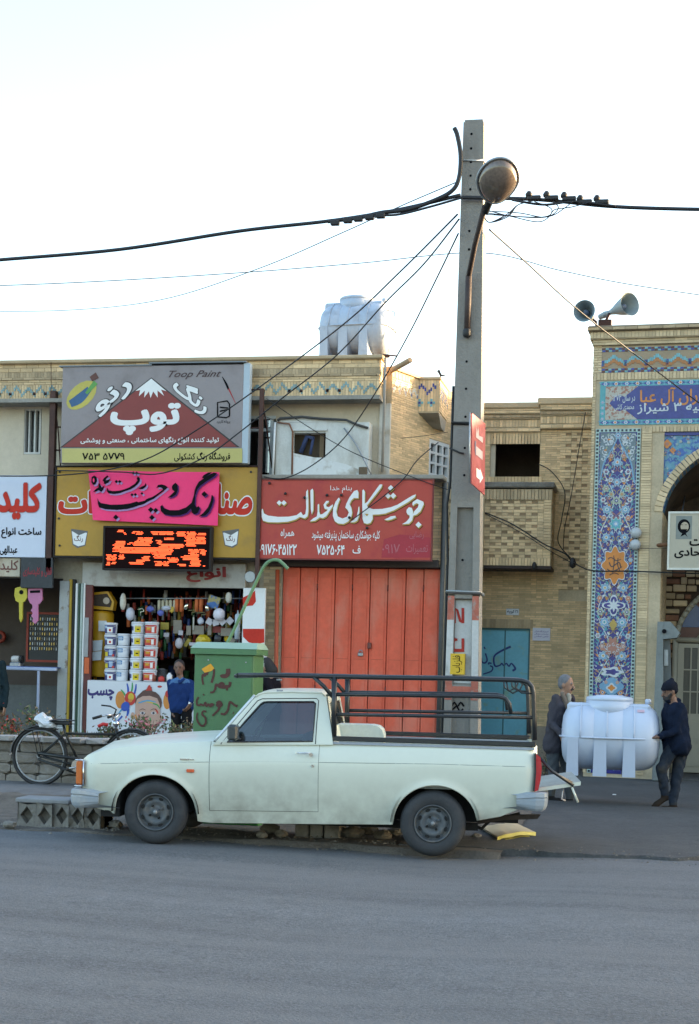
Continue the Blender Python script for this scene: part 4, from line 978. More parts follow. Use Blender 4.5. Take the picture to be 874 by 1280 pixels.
pts = [(cx + .31 * math.cos(k / 16 * 2 * math.pi) * math.cos(.7) - .19 * math.sin(k / 16 * 2 * math.pi) * math.sin(.7), cz + .31 * math.cos(k / 16 * 2 * math.pi) * math.sin(.7) + .19 * math.sin(k / 16 * 2 * math.pi) * math.cos(.7)) for k in range(16)]
m.flat(pts, Y - .003, M('oval_yellow', (.50, .42, .08), .5)); ribbon(m, [(*P(88, 505, Y), .12), (*P(100, 498, Y), .16), (*P(112, 486, Y), .10)], Y - .005, M('blue_print', (.03, .10, .22), .5)); ribbon(m, [(*P(108, 492, Y), .05), (*P(120, 478, Y), .09)], Y - .007, M('green_print', (.10, .30, .06), .5)); ribbon(m, [(*P(114, 474, Y), .09), (*P(122, 469, Y), .11)], Y - .009, M('dark_red_print', (.10, .03, .02), .5)); m.build('paint_emblem', t, W=True)
m = MB(); ribbon(m, [(*P(278, 471, Y), .01), (*P(283, 480, Y), .035), (*P(286, 487, Y), .03)], Y - .004, mInk); ribbon(m, [(*P(286, 486, Y), .025), (*P(295, 505, Y), .006)], Y - .006, M('brush_red', (.35, .02, .02), .5)); m.build('brush_picture', t, W=True)
m = MB()
for l in ([(272, 521), (272, 503), (284, 501)], [(284, 501), (287, 505), (287, 520)], [(287, 520), (283, 522), (272, 521)], [(275, 514), (284, 512)], [(275, 509), (285, 510)]): m.tube([P3(x, y, Y - .004) for x, y in l], .012, mInk, 5)
text(m, 'پروانه کاربرد', TB(271, 525, 288, 530, Y), Y - .004, mInk, .0); m.build('standard_mark', t, W=True)
m = MB(); x, z = P(303, 470, Y); m.box(b + .002, b + .11, Y + .01, Y + .15, c, d + .02, M('light_blue_sheet', (.42, .50, .56), .45, var=.06)); m.build('side_sheet', t, W=True)
m = MB(); m.box(a - .06, (a + b) / 2, Y - .02, Y + .3, d + .0, d + .02, M('bent_tin', (.18, .2, .22), .5, metal=.4)); m.box((a + b) / 2 - .05, b + .05, Y - .03, Y + .3, d + .03, d + .05, MATS['bent_tin']); m.build('tin_flashing', t, W=True)
# --- steel post frame at the left of the signs
t = thing('sign_post', 'rusty brown steel post with side rungs left of the paint signs', 'post', (P(65, 700, -.3)[0], -.3, .15))
m = MB(); x = P(64, 640, -.3)[0]; m.bbox(x - .055, x + .055, -.36, -.26, P(64, 716, -.3)[1], P(64, 489, -.3)[1], mRust, .008); m.build('post', t, W=True)
m = MB(); m.tube([P3(67, 489, -.3), P3(73, 540, -.3), P3(77, 600, -.3)], .012, mRust, 6); m.build('stay', t, W=True)
for y in (533, 562):
 m = MB(); m.tube([P3(64, y, -.3), P3(76, y + 1, -.3)], .014, mRust, 6); m.build('rung', t, W=True)
m = MB(); m.tube([P3(64, 489, -.3), P3(64, 453, -.3)], .006, mRust, 5); m.build('rod', t, W=True)
t = thing('sign_post', 'rusty brown steel post between the hoarding and the white booth', 'post', (P(325, 600, -.5)[0], -.5, 4.9))
m = MB(); x = P(326, 560, -.46)[0]; m.bbox(x - .035, x + .035, -.50, -.44, 3.0, P(326, 486, -.46)[1], mRust, .006); m.build('post', t, W=True)
m = MB(); m.tube([P3(328, 500, -.4), P3(333, 530, -.3), P3(340, 585, -.1)], .014, mRust, 6); m.build('stay', t, W=True)
for y in (487, 535, 583):
 m = MB(); m.tube([P3(311, y, -.46), P3(326, y, -.46)], .014, mRust, 6); m.build('rung', t, W=True)
# --- yellow sign, pink banner, LED display
Y = -.45
t, q = board('yellow_shop_sign', 'ochre yellow shop sign with red letters partly hidden by the pink banner', (70, 584, 321, 696), Y, .12, M('sign_ochre', (.43, .235, .02), .5, var=.07, vs=1.5, col2=(.30, .17, .03), c2s=2, c2t=(.55, .8)), mFrameD, .03)
m = MB(); wt = (mWhite, .035)
text(m, 'ات', TB(73, 613, 118, 643, Y), Y - .004, mRed, .05, outline=wt); text(m, 'صنا', TB(271, 604, 316, 644, Y), Y - .004, mRed, .045, outline=wt); m.build('lettering', t, W=True)
for cxp, nm in ((99, -1), (289, 1)):
 m = MB(); f = lambda l: [P(cxp + nm * x, 673 + y, Y) for x, y in l]
 m.flat(f([(-11, -9), (10, -12), (8, 8), (2, 12), (-8, 9)]), Y - .003, M('grey_print', (.12, .12, .12), .6)); m.flat(f([(-10, -7), (9, -9), (7, 7), (1, 10), (-7, 8)]), Y - .005, mWhite); m.flat(f([(-10, -8), (0, -4), (10, -10), (4, -11)]), Y - .007, MATS['grey_print'])
 text(m, 'رنگ', TB(cxp - 6, 669, cxp + 5, 678, Y), Y - .0075, mRedD, .01); m.build('tin_picture', t, W=True)
for px, py in ((74, 648), (75, 682), (314, 590), (75, 590)):
 m = MB(); x, z = P(px, py, Y); m.lathe([(.02, -.01), (.018, .0)], (x, Y - .005, z), 'y', mBlack, 8); m.build('bolt', t, W=True)
Y = -.56
t = thing('pink_banner', 'bright pink cloth banner with black brushed lettering over the yellow sign', 'banner', P3(192, 655, Y))
mPink = M('pink_cloth', (.93, .03, .17), .6, var=.05, bump=.15, bs=12)
cor = [P(110, 587, Y), P(274, 590, Y), P(272, 657, Y), P(116, 650, Y)]
def banf(u, v):
 a = (cor[0][0] * (1 - u) + cor[1][0] * u, cor[0][1] * (1 - u) + cor[1][1] * u); b = (cor[3][0] * (1 - u) + cor[2][0] * u, cor[3][1] * (1 - u) + cor[2][1] * u)
 x = a[0] * (1 - v) + b[0] * v; z = a[1] * (1 - v) + b[1] * v - .012 * math.sin(u * math.pi) * (1 - v)
 return (x, Y + .012 + .006 * math.sin(u * 14 + v * 4) + .008 * noise.noise(Vector((u * 5, v * 4, 0))), z)
m = MB(); m.grid(banf, 30, 10, mPink, flip=True); m.grid(lambda u, v: tuple(Vector(banf(u, v)) + Vector((0, .006, 0))), 30, 10, mPink); m.build('cloth', t, W=True)
o_, s_c = (60, 570), 3.237
pd = [[(635,110),(650,80),(700,50),(745,45),(700,80),(660,110)],
   [(570,200),(600,150),(680,95),(760,50),(800,55),(770,90),(690,140),(620,190),(585,230),(560,300),(555,400),(575,430),(600,415),(610,440),(590,490),(555,505),(525,490),(515,440),(470,490),(400,515),(300,520),(220,505),(185,470),(180,420),(200,400),(215,435),(280,460),(380,460),(460,430),(520,380),(545,300),(555,240)],
   [(740,295),(755,300),(760,350),(740,420),(710,480),(670,520),(600,530),(650,490),(700,430),(730,360)], [(315,185),(345,160),(368,185),(370,240),(350,290),(310,315),(260,325),(300,290),(335,255),(310,235),(305,205)]]
pcx = [[(165,365),(178,400),(205,425),(320,445),(450,443),(560,430),(640,405),(660,415),(740,395),(760,375),(830,350),(874,325),(930,285),(960,262),(950,245),(930,235),(900,235),(878,245),(900,205),(945,198),(985,210),(1020,235),(990,262),(900,330),(850,372),(780,405),(740,430),(690,450),(660,455),(600,478),(520,498),(400,508),(260,500),(185,478),(168,430)],
   [(660,250),(700,225),(735,210),(750,180),(760,205),(745,235),(710,258),(680,255)],
   [(285,235),(300,270),(350,280),(430,275),(500,255),(550,235),(580,215),(620,190),(650,150),(640,125),(655,100),(680,125),(680,160),(650,200),(610,235),(560,262),(500,280),(440,305),(370,315),(300,308),(278,280)],
   [(225,150),(250,115),(285,90),(300,105),(270,130),(265,150),(320,135),(300,175),(260,195),(240,190),(245,170)], [(180,180),(200,200),(215,235),(250,215),(235,265),(210,290),(180,270),(150,285),(110,290),(150,250),(180,230)],
   [(95,110),(125,90),(155,110),(160,160),(140,200),(110,205),(90,170)]]
def traced(mb, polys, ox, oy, sc, Y, mat, dx=0, dy=0, grow=0):
 for i, pl_ in enumerate(polys):
  q = pl_
  if grow:
   ar = sum(p[0] * r[1] - r[0] * p[1] for p, r in zip(pl_, pl_[1:] + pl_[:1])); sg = 1 if ar > 0 else -1; q = []
   for j, p in enumerate(pl_):
    a_, b_ = pl_[j - 1], pl_[(j + 1) % len(pl_)]; d = Vector((b_[0] - a_[0], b_[1] - a_[1])); d = d.normalized() if d.length else d; q.append((p[0] + sg * d.y * grow, p[1] - sg * d.x * grow))
  mb.flat([P(ox + (x + dx) / sc, oy + (y + dy) / sc, Y) for x, y in q], Y - i * .0004, mat)
dia = lambda x, y, r: [(x - r, y), (x, y - r), (x + r, y), (x, y + r)]
pd += [dia(660, 285, 32)]; pcx += [dia(388, 597, 33), dia(811, 506, 34), dia(872, 513, 31), dia(826, 600, 34), dia(705, 308, 18), dia(600, 60, 20), dia(641, 62, 20), dia(395, 165, 21), dia(436, 165, 21), dia(585, 325, 20), dia(626, 322, 20)]
m = MB(); mLil = M('lilac_paint', (.42, .25, .48), .7, spec=.2); mVio = M('violet_paint', (.10, .02, .14), .7, spec=.2)
traced(m, pd, 180, 585, 8.74, Y - .004, mVio, 14, 14); traced(m, pcx, 105, 585, 9.71, Y - .004, mLil, 20, 20)
traced(m, pd, 180, 585, 8.74, Y - .010, mInk); traced(m, pcx, 105, 585, 9.71, Y - .010, mInk)
m.flat([P(105 + (122 + 11 * math.cos(a)) / 9.71, 585 + (150 + 26 * math.sin(a)) / 9.71, Y) for a in [k * .63 for k in range(10)]], Y - .016, mPink)
m.build('lettering', t, W=True)
Y = -.62
t, q = board('led_display', 'black LED display with glowing orange letters under the pink banner', (131, 660, 262, 711), Y, .14, M('led_panel', (.012, .004, .004), .9, spec=.1), mFrameD, .03, 'panel')
a, b, c, d = q
nx, ny = 96, 30; rr = random.Random(3)
lit_ = [(140,180,45,60),(180,195,60,75),(250,268,48,65),(285,325,50,80),(400,440,50,75),(455,560,50,80),(590,650,52,85),(670,730,55,85),(745,800,58,80),(295,395,105,140),(265,385,130,165),(490,560,98,115),(440,470,120,150),(660,730,90,165),(740,805,95,150),(465,640,150,175),(120,190,130,150),(110,185,150,185),(215,240,140,160),(110,560,182,215),(160,420,215,232),(415,550,180,240),(580,620,170,190),(420,505,240,270),(690,755,190,235),(770,805,190,235),(640,755,245,275),(60,95,240,290),(100,125,245,285),(155,185,245,280),(335,380,255,290),(290,350,285,300),(235,335,300,320),(435,475,290,325),(490,530,290,325),(530,600,265,300),(610,660,310,330),(700,770,285,325),(60,80,300,325),(100,125,300,320),(790,805,318,330)]
grid_ = np.zeros((ny, nx), bool)
for j in range(ny):
 for i in range(nx):
  X, Y_ = 50 + (i + .5) * 775 / nx, 340 - (j + .5) * 300 / ny
  for x0, x1, y0, y1 in lit_:
   e = 7 * math.sin(j * 2.3 + x0) + rr.uniform(-4, 4)
   if x0 - 3 + e < X < x1 + 3 + e * .6 and y0 - 2 < Y_ < y1 + 2: grid_[j, i] = True
led = M('led_orange', (.8, .12, .02), .5, var=0, bump=0, emit=(1, .075, .018), es=.5); m = MB()
for j in range(ny):
 for i in range(nx):
  if grid_[j, i] and rr.random() > .03:
   x = a + .03 + (b - a - .06) * i / nx; z = c + .03 + (d - c - .06) * j / ny; ww = (b - a - .06) / nx
   m.add([(x, Y - .004, z), (x + ww * .98, Y - .004, z), (x + ww * .98, Y - .004, z + (d - c - .06) / ny * .60), (x, Y - .004, z + (d - c - .06) / ny * .60)], [(0, 1, 2, 3)], led)
m.build('lit_dots', t, kind='stuff', W=True)
# --- key shop sign, faded beam, small black sign, hanging keys
Y = -.34
t, q = board('key_shop_sign', 'white sign board with large red letters at the left edge', (-110, 595, 57, 695), Y, .15, M('sign_white', (.58, .62, .72), .5, var=.03), M('white_edge', (.62, .66, .74), .5), .012)
m = MB(); text(m, 'کلیدسازی', TB(-72, 603, 52, 651, Y), Y - .004, mRed, .05, outline=(M('soft_grey_shadow', (.35, .36, .42), .5), .012)); text(m, 'ساخت انواع کلیدهای خودرو', TB(-62, 659, 52, 673, Y), Y - .004, mInk, .03); text(m, 'عبدالهی', TB(0, 682, 22, 694, Y), Y - .004, mInk, .03); m.build('lettering', t, W=True)
t, q = board('faded_beam_sign', 'faded cream beam sign with brown letters below the white key sign', (-110, 697, 25, 720), -.30, .1, mPlasterR); m = MB(); text(m, 'کلیدسازی', TB(-30, 700, 23, 716, -.3), -.304, M('faded_brown_letters', (.14, .05, .04), .7), .02); m.build('lettering', t, W=True)
t, q = board('black_key_sign', 'small black sign with red lettering hanging above the two keys', (26, 697, 66, 735), -.36, .05, M('worn_black_board', (.03, .035, .04), .6, var=.3, col2=(.12, .13, .14), c2s=5, c2t=(.6, .75)))
m = MB(); text(m, 'قفل و کلیدسازی', TB(29, 709, 65, 721, -.36), -.364, M('dull_red_letters', (.25, .02, .03), .6), .03); m.build('lettering', t, W=True)
def keyshape(t, px0, px1, py0, py1, Y, mat, round_):
 f = lambda u, v: P(px0 + (px1 - px0) * u, py0 + (py1 - py0) * v, Y); m = MB()
 if round_:
  head = [(.05, .05), (.5, 0), (.95, .03), (1, .3), (.8, .42), (.65, .45), (.62, .9), (.5, 1), (.38, .9), (.36, .45), (.1, .4), (0, .25)]
 else: head = [(.02, .02), (.98, .0), (1, .33), (.82, .43), (.70, .46), (.70, .9), (.5, 1), (.3, .92), (.38, .84), (.22, .78), (.34, .7), (.2, .62), (.32, .55), (.3, .46), (.15, .42), (0, .3)]
 m.prism([f(*q) for q in head], Y, Y + .035, mat); m.build('key_board', t, W=True)
 m = MB()
 if round_: x, z = f(.55, .16); m.lathe([(.04, -.004), (.04, 0)], (x, Y, z), 'y', mInk, 10)
 else: m.prism([f(.15, .07), f(.85, .06), f(.85, .13), f(.15, .14)], Y - .004, Y, mInk)
 m.build('key_hole', t, W=True)
 m = MB(); p = f(.5, 0); m.tube([(p[0], Y + .01, p[1]), (p[0], Y + .02, p[1] + .12)], .004, mCable, 4); m.build('hook', t, W=True)
t = thing('hanging_key', 'big yellow key shaped sign hanging in the key shop doorway', 'key sign', P3(26, 778, -.3), 0, 'key shaped signs'); keyshape(t, 18, 34, 733, 778, -.30, M('key_yellow', (.50, .42, .03), .5), True)
t = thing('hanging_key', 'big pink key shaped sign hanging beside the yellow key', 'key sign', P3(44, 780, -.3), 0, 'key shaped signs'); keyshape(t, 35, 53, 735, 780, -.30, M('key_pink', (.48, .16, .30), .5), False)
# --- red welding sign
Y = -.46
t, q = board('welding_sign', 'wide red shop sign with white calligraphy above the orange gate', (322, 600, 540, 699), Y, .06, M('sign_red', (.44, .052, .032), .55, var=.06, vs=2, col2=(.36, .02, .03), c2s=1.6, c2t=(.5, .7)), M('sign_red_frame', (.16, .03, .025), .6), .018)
o_, s_c = (310, 590), 3.496
wa = [[(52,285),(62,275),(72,318),(110,338),(200,350),(300,348),(370,335),(410,305),(428,335),(450,325),(458,270),(455,170),(458,120),(472,100),(478,200),(478,300),(470,345),(445,365),(415,355),(400,350),(360,375),(290,395),(200,400),(110,398),(65,385),(52,350)],
   [(496,110),(515,92),(522,110),(524,200),(522,290),(508,325),(500,280),(497,180)], [(562,240),(575,230),(576,300),(590,345),(575,360),(540,385),(490,392),(520,365),(555,345),(562,300)],
   [(615,240),(640,205),(665,205),(660,220),(640,235),(640,255),(665,262),(700,235),(700,255),(670,300),(640,345),(610,362),(580,355),(575,330),(605,325),(640,300),(655,285),(625,275)]]
wb = [[(27,172),(37,190),(17,240),(4,300),(15,345),(60,365),(100,350),(118,310),(105,285),(85,265),(95,230),(125,170),(165,115),(195,105),(205,125),(205,180),(165,178),(140,200),(125,235),(140,265),(148,310),(140,350),(115,390),(70,415),(20,410),(-10,390),(-28,340),(-25,270),(-5,215)],
   [(205,265),(212,250),(214,300),(210,345),(195,385),(165,400),(130,400),(165,375),(190,340),(200,300)],
   [(240,110),(252,100),(264,120),(262,230),(285,215),(320,165),(370,95),(400,55),(422,55),(415,80),(370,140),(320,200),(285,245),(290,265),(340,280),(420,278),(500,262),(560,240),(640,190),(700,155),(728,145),(720,170),(660,215),(590,255),(530,290),(450,320),(390,328),(335,330),(335,370),(315,405),(285,415),(255,405),(243,370),(240,250)],
   [(440,375),(475,360),(500,345),(540,340),(548,355),(510,372),(470,382)],
   [(700,215),(740,188),(795,212),(800,235),(770,300),(735,330),(700,340),(712,300),(745,265),(755,235),(735,225),(712,238),(705,250),(695,235)],
   [(645,285),(665,262),(690,268),(702,300),(705,340),(695,380),(665,412),(600,418),(640,395),(670,360),(672,338),(650,325),(642,305)]]
wa += [dia(212, 222, 23), dia(255, 222, 24)]; wb += [dia(500, 88, 28), dia(475, 160, 25), dia(522, 158, 27), dia(752, 422, 28)]
m = MB(); mOut = M('letter_dark_edge', (.06, .03, .01), .8, spec=.2); mGold = M('letter_gold', (.50, .30, .08), .6, spec=.2)
for polys, ox_ in ((wa, 320), (wb, 420)):
 traced(m, polys, ox_, 598, 7.283, Y - .002, mOut, 8, 13, 4); traced(m, polys, ox_, 598, 7.283, Y - .008, mGold, 5, 8, 3); traced(m, polys, ox_, 598, 7.283, Y - .014, mWhite)
m.flat([P(420 + x / 7.283, 598 + y / 7.283, Y) for x, y in ((262, 322), (300, 325), (285, 345))], Y - .019, mGold)
text(m, 'کلیه جوشکاری ساختمان پذیرفته میشود', TB(390, 663, 475, 677, Y), Y - .004, mWhite, .012); text(m, '۷۵۲۵۰۶۴', TB(396, 681, 431, 694, Y), Y - .004, mWhite, .02); text(m, 'ف', TB(441, 682, 451, 692, Y), Y - .004, mWhite, .01)
text(m, '۰۹۱۷۶۰۴۵۱۲۲', TB(324, 680, 371, 694, Y), Y - .004, mWhite, .02); text(m, 'همراه', TB(351, 661, 368, 673, Y), Y - .004, mWhite, .01); text(m, 'بنام خدا', TB(413, 607, 440, 616, Y), Y - .004, mWhite, .0)
mF = M('faded_red_letter', (.42, .10, .12), .6); text(m, '۰۹۱۷', TB(478, 680, 500, 692, Y), Y - .004, mF, .01); text(m, 'رضایی', TB(512, 664, 530, 674, Y), Y - .004, mF, .01); text(m, 'تعمیرات', TB(508, 680, 535, 693, Y), Y - .004, mF, .01)
m.flat([P(x, y, Y) for x, y in ((480, 674), (500, 668), (538, 672), (538, 697), (477, 697))], Y - .002, M('overpainted_red', (.36, .015, .03), .5, var=.1)); m.build('lettering', t, W=True)
for px, py in ((337, 604), (357, 617), (381, 622), (409, 619), (427, 619), (437, 647), (459, 660)):
 m = MB(); x, z = P(px, py, Y - .03); m.lathe([(.001, -.03), (.02, -.02), (.025, 0), (.018, .03)], (x, Y - .04, z), 'y', mBlack, 8); m.build('bulb_socket', t, W=True)
# --- shop lintel with dark red letters
t, q = board('shop_lintel_sign', 'worn white lintel board with dark red letters over the paint shop opening', (103, 704, 307, 734), -.12, .1, M('lintel_white', (.42, .40, .36), .6, var=.1, col2=(.28, .24, .2), c2s=3))
m = MB(); text(m, 'انواع', TB(233, 708, 283, 728, -.12), -.125, M('dark_red_letters', (.24, .012, .012), .5), .04); m.build('lettering', t, W=True)
# --- white board with red brush marks
t, q = board('brushed_board', 'white board with broad red brush marks leaning right of the paint shop', (303, 735, 331, 828), -.3, .05, mWhiteP)
m = MB(); f = lambda l: [P(x, y, -.303) for x, y in l]
m.flat(f([(303.5, 747), (316, 741), (319, 738), (320, 752), (316, 757), (304, 758)]), -.303, mRed); m.build('red_brush_mark', t, W=True); m = MB(); m.flat(f([(303.5, 786), (330.5, 786), (330.5, 803), (322, 805), (311, 803), (304, 796)]), -.303, mRed); m.build('red_brush_mark', t, W=True)
m = MB(); m.lathe([(.09, -.02), (.10, 0), (.09, .02)], P3(313, 721, -.3), 'y', mSteel, 14); m.build('coiled_wire', W=True); o = bpy.data.objects['coiled_wire']; tag(o, 'coil of grey wire hanging above the brushed board', 'wire coil')

# ================================================================ orange folding gate
t = thing('orange_gate', 'closed orange red folding steel gate with panels below the red sign', 'gate', (.1, 0, .1))
a, b, c, d = OPR; mG = M('gate_orange', (.66, .115, .06), .6, var=.14, vs=1.6, col2=(.60, .22, .15), c2s=2.2, c2t=(.48, .72), c2a=.75, spec=.3, bump=.1, bs=20, streak=(1, 1, .4))
n = 9; wd2 = (b - a) / n
for i in range(n):
 x0 = a + i * wd2; m = MB(); y0 = .06 if i % 2 else .045
 m.bbox(x0 + .006, x0 + wd2 - .006, y0, y0 + .05, c - .02, d - .03, mG, .008)
 m.bbox(x0 + .05, x0 + wd2 - .05, y0 - .012, y0 + .0, c + .25, d - .18, mG, .006)
 for z in (c + .8, c + 1.7): m.box(x0 + .05, x0 + wd2 - .05, y0 - .015, y0 - .0125, z, z + .004, M('gate_seam', (.22, .04, .02), .7))
 p = m.build('gate_panel', t, W=True)
 if i % 2:
  for z in (d - .35, c + 1.2, c + .3):
   h = MB(); h.lathe([(.012, -.05), (.012, .05)], (x0 + wd2, y0 - .01, z), 'z', M('hinge_dark', (.15, .03, .02), .6), 8); h.build('hinge', p, W=True)
m = MB(); m.box(a - .0, b, .1, .12, c - .05, d, M('gate_back', (.1, .03, .02), .8)); m.build('gate_back', t, W=True)
m = MB(); x, z = P(462, 807, .03); m.bbox(x - .03, x + .03, .0, .04, z - .05, z + .05, M('lock_dark', (.14, .04, .03), .6), .006); m.build('lock_plate', t, W=True)
m = MB(); x, z = P(451, 818, .02); m.bbox(x - .05, x + .04, .0, .04, z - .03, z + .03, mSteel, .01); m.tube([(x - .03, 0.01, z + .02), (x - .02, .01, z + .07), (x + .02, .01, z + .07), (x + .03, .01, z + .02)], .008, mSteel, 6); m.build('padlock', t, W=True)
m = MB(); m.tube([P3(347, 712, -.08), P3(345, 845, -.08), (P(345, 845, -.08)[0], -.08, .15)], .035, M('orange_pipe', (.42, .08, .03), .6), 8); tag(m.build('orange_pipe'), 'orange painted pipe at the left side of the gate', 'pipe')
m = MB(); x = P(551, 800, -.05)[0]; m.tube([(x, -.06, .15), (x, -.06, 4.78)], .038, M('dark_pipe', (.06, .065, .065), .6, var=.2), 8); tag(m.build('dark_pipe'), 'dark grey vertical pipe at the right side of the orange gate', 'pipe')
# ================================================================ concrete pole
YPO = -8.0
fP = lambda x, y, Y=YPO: P(x, y, Y)
pl = thing('concrete_pole', 'tall tapering concrete utility pole with recessed front and painted letters', 'pole', (fP(576, 900)[0], YPO + .15, 0.1))
xb_, zt_ = fP(576, 930)[0], fP(591, 152)[1]; xt_ = xb_ + .0
def pw(z): return .205 - (.205 - .112) * (z / zt_)   # half width of the face
def pc(z): return xb_ + (fP(592, 155)[0] - xb_) * (z / zt_)
mP = M('pole_concrete', (.25, .235, .21), .9, var=.1, vs=1.4, bump=.5, bs=35, col2=(.16, .14, .12), c2s=1.8, c2t=(.5, .75), c2a=.6, streak=(2, 2, .4))
def pquad(mb, z0, z1, f0, f1, y0, y1, mat, seg=1):
 """a tapering length of the pole between the width fractions f0 and f1"""
 v = []
 for z in (z0, z1):
  w_ = pw(z); c = pc(z)
  for y in (y0, y1):
   v += [(c + f0 * w_, y, z), (c + f1 * w_, y, z)]
 mb.add(v, [(0, 1, 5, 4), (2, 6, 7, 3), (0, 4, 6, 2), (1, 3, 7, 5), (0, 2, 3, 1), (4, 5, 7, 6)], mat)
D = .30
Z = lambda py: fP(578, py)[1]
m = MB(); pquad(m, 0, Z(625), -1, 1, YPO + .07, YPO + D, mP); pquad(m, Z(625), zt_, -1, 1, YPO, YPO + D, mP)
pquad(m, zt_ - .0, zt_ + .03, -.9, .9, YPO + .02, YPO + D - .02, mP); m.build('shaft', pl, W=True)
for f0, f1 in ((-1, -.55), (.55, 1)):
 m = MB(); pquad(m, 0, Z(745), f0, f1, YPO, YPO + .071, mP); pquad(m, Z(743), Z(625), f0, f1, YPO - .001, YPO + .071, mP); m.build('flange', pl, W=True)
for y0, y1 in ((868, 856), (748, 738), (634, 622)):
 m = MB(); pquad(m, Z(y0), Z(y1), -.56, .56, YPO + .002, YPO + .0712, mP); m.build('cross_rib', pl, W=True)
mPW = M('pole_whitewash', (.50, .50, .49), .85, var=.1, vs=4, col2=(.28, .27, .25), c2s=5, c2t=(.5, .75)); mPR = M('faded_red_paint', (.40, .12, .08), .8, var=.2, vs=10, col2=(.3, .26, .23), c2s=12, c2t=(.55, .7))
m = MB(); pquad(m, Z(854), Z(750), -.53, .53, YPO + .0665, YPO + .069, mPW)
for f0, f1 in ((-.98, -.57), (.57, .98)): pquad(m, Z(850), Z(750), f0, f1, YPO - .0035, YPO - .0015, mPW); pquad(m, Z(775), Z(745), f0, f1, YPO - .0055, YPO - .0038, mPR); pquad(m, Z(875), Z(850), f0, f1, YPO - .0055, YPO - .0038, mPR)
pquad(m, Z(868), Z(858), -.56, .56, YPO - .001, YPO + .0005, mPR); m.build('painted_panel', pl, W=True)
m = MB(); yl = YPO + .062; f = lambda x, y: P(x, y, yl)
for l in ([(566, 777), (566, 760), (567, 760)], ): pass
for q in ([(566.5, 779), (570, 779), (570, 760), (566.5, 760)], [(577, 779), (580.5, 779), (580.5, 760), (577, 760)], [(569.5, 760), (573, 762), (578, 779), (574, 777)],
    [(566.5, 802), (569.5, 802), (569.5, 797), (566.5, 797)], [(577, 815), (580.5, 815), (580.5, 798), (577, 798)], [(565, 815), (577.2, 815), (577.2, 811), (565, 811)], [(565, 801), (572, 801), (572, 798), (565, 798)], [(565, 811), (568.5, 811), (568.5, 798), (565, 798)]):
 m.flat([f(*p) for p in q], yl, M('stencil_red', (.38, .03, .02), .8, var=.2, vs=20)); yl -= .0006
m.build('stencil_lettering', pl, W=True)
m = MB(); a, b, c, d = R4(563, 817, 581, 843, YPO); m.box(a, b, YPO - .006, YPO - .004 + .07, c, d, M('yellow_sticker', (.60, .38, .02), .6, var=.08)); 
v, fce, ly = glyphs('فلزیاب', .02); x0, x1 = min(q.x for q in v), max(q.x for q in v); y0, y1 = min(q.y for q in v), max(q.y for q in v)
m.add([(a + .025 + (1 - (q.y - y0) / (y1 - y0)) * (b - a - .05), YPO - .008 - l, c + .02 + (q.x - x0) / (x1 - x0) * (d - c - .04)) for q, l in zip(v, ly)], fce, mInk); m.build('sticker', pl, W=True)
m = MB()
for st in ([(140, 640, 4), (148, 655, 5), (156, 648, 5), (165, 655, 5), (180, 645, 5), (186, 635, 4)],): ribbon(m, [(*P(560 + i * 4, 878 + (i % 2) * 5, YPO + .06), .02) for i in range(6)], YPO + .06, mInk, k=3)
ribbon(m, [(*P(563 + i * 4, 889 - (i % 3) * 3, YPO + .06), .018) for i in range(5)], YPO + .058, mInk, k=3); m.build('scribble', pl, W=True)
for py in (168, 186, 203, 220, 237, 289, 312, 452, 486, 521, 594, 700, 560):
 m = MB(); z = Z(py); m.lathe([(.014, -.003), (.014, .02)], (pc(z) - .02, YPO - .0, z), 'y', mInk, 8); m.build('bolt_hole', pl, W=True)
for py, rr_, mt in ((202, .012, mWhiteP), (741, .02, mSteel), (530, .02, mBlack)):
 m = MB(); z = Z(py); w_ = pw(z) + .012; c = pc(z); m.tube([(c - w_, YPO - .012, z + .01), (c + w_, YPO - .012, z), (c + w_, YPO + D + .01, z), (c - w_, YPO + D + .01, z + .01)], rr_, mt, 6, closed=True); m.build('strap', pl, W=True)
m = MB(); m.tube([(pc(Z(y)) - pw(Z(y)) * 1.0 - .03 - (.03 if 620 < y < 640 else 0), YPO + .12, Z(y)) for y in (480, 530, 600, 630, 700, 760, 850, 930)] + [(xb_ - .25, YPO + .12, .1)], .016, mCable, 6); m.build('down_cable', pl, W=True)
m = MB(); m.tube([P3(x, y, YPO - .06) for x, y in ((588, 520), (589, 560), (591, 570))], .006, mCable, 4); m.tube([P3(x, y, YPO - .02) for x, y in ((562, 560), (575, 566), (580, 567))], .01, mCable, 5); m.build('loose_wire', pl, W=True)
# lamp arm and head
t = thing('street_lamp', 'street lamp with rounded glass bowl on a rusty arm fixed to the concrete pole', 'street lamp', P3(583, 415, YPO - .02))
p0 = Vector(P3(584, 416, YPO - .04)); p1 = Vector(P3(606, 258, -8.9)); p05 = Vector(P3(586, 345, YPO - .08)); m = MB(); m.tube([p0, p05], .035, M('dark_rusty_arm', (.05, .032, .028), .7, var=.3), 8)
m.tube([p05, Vector(P3(594, 305, -8.4)), p1], .03, MATS['dark_rusty_arm'], 8); m.build('arm', t, W=True)
m = MB(); m.lathe([(.03, -.05), (.045, -.03), (.045, .03), (.03, .05)], p0, 'z', mBlack, 10); m.build('arm_bracket', t, W=True)
hc = Vector(P3(622, 226, -9.15)); ax = (hc - p1).normalized(); ax = Vector((.18, -.62, .55)).normalized(); rot = ax.to_track_quat('Y', 'Z').to_matrix().to_4x4()
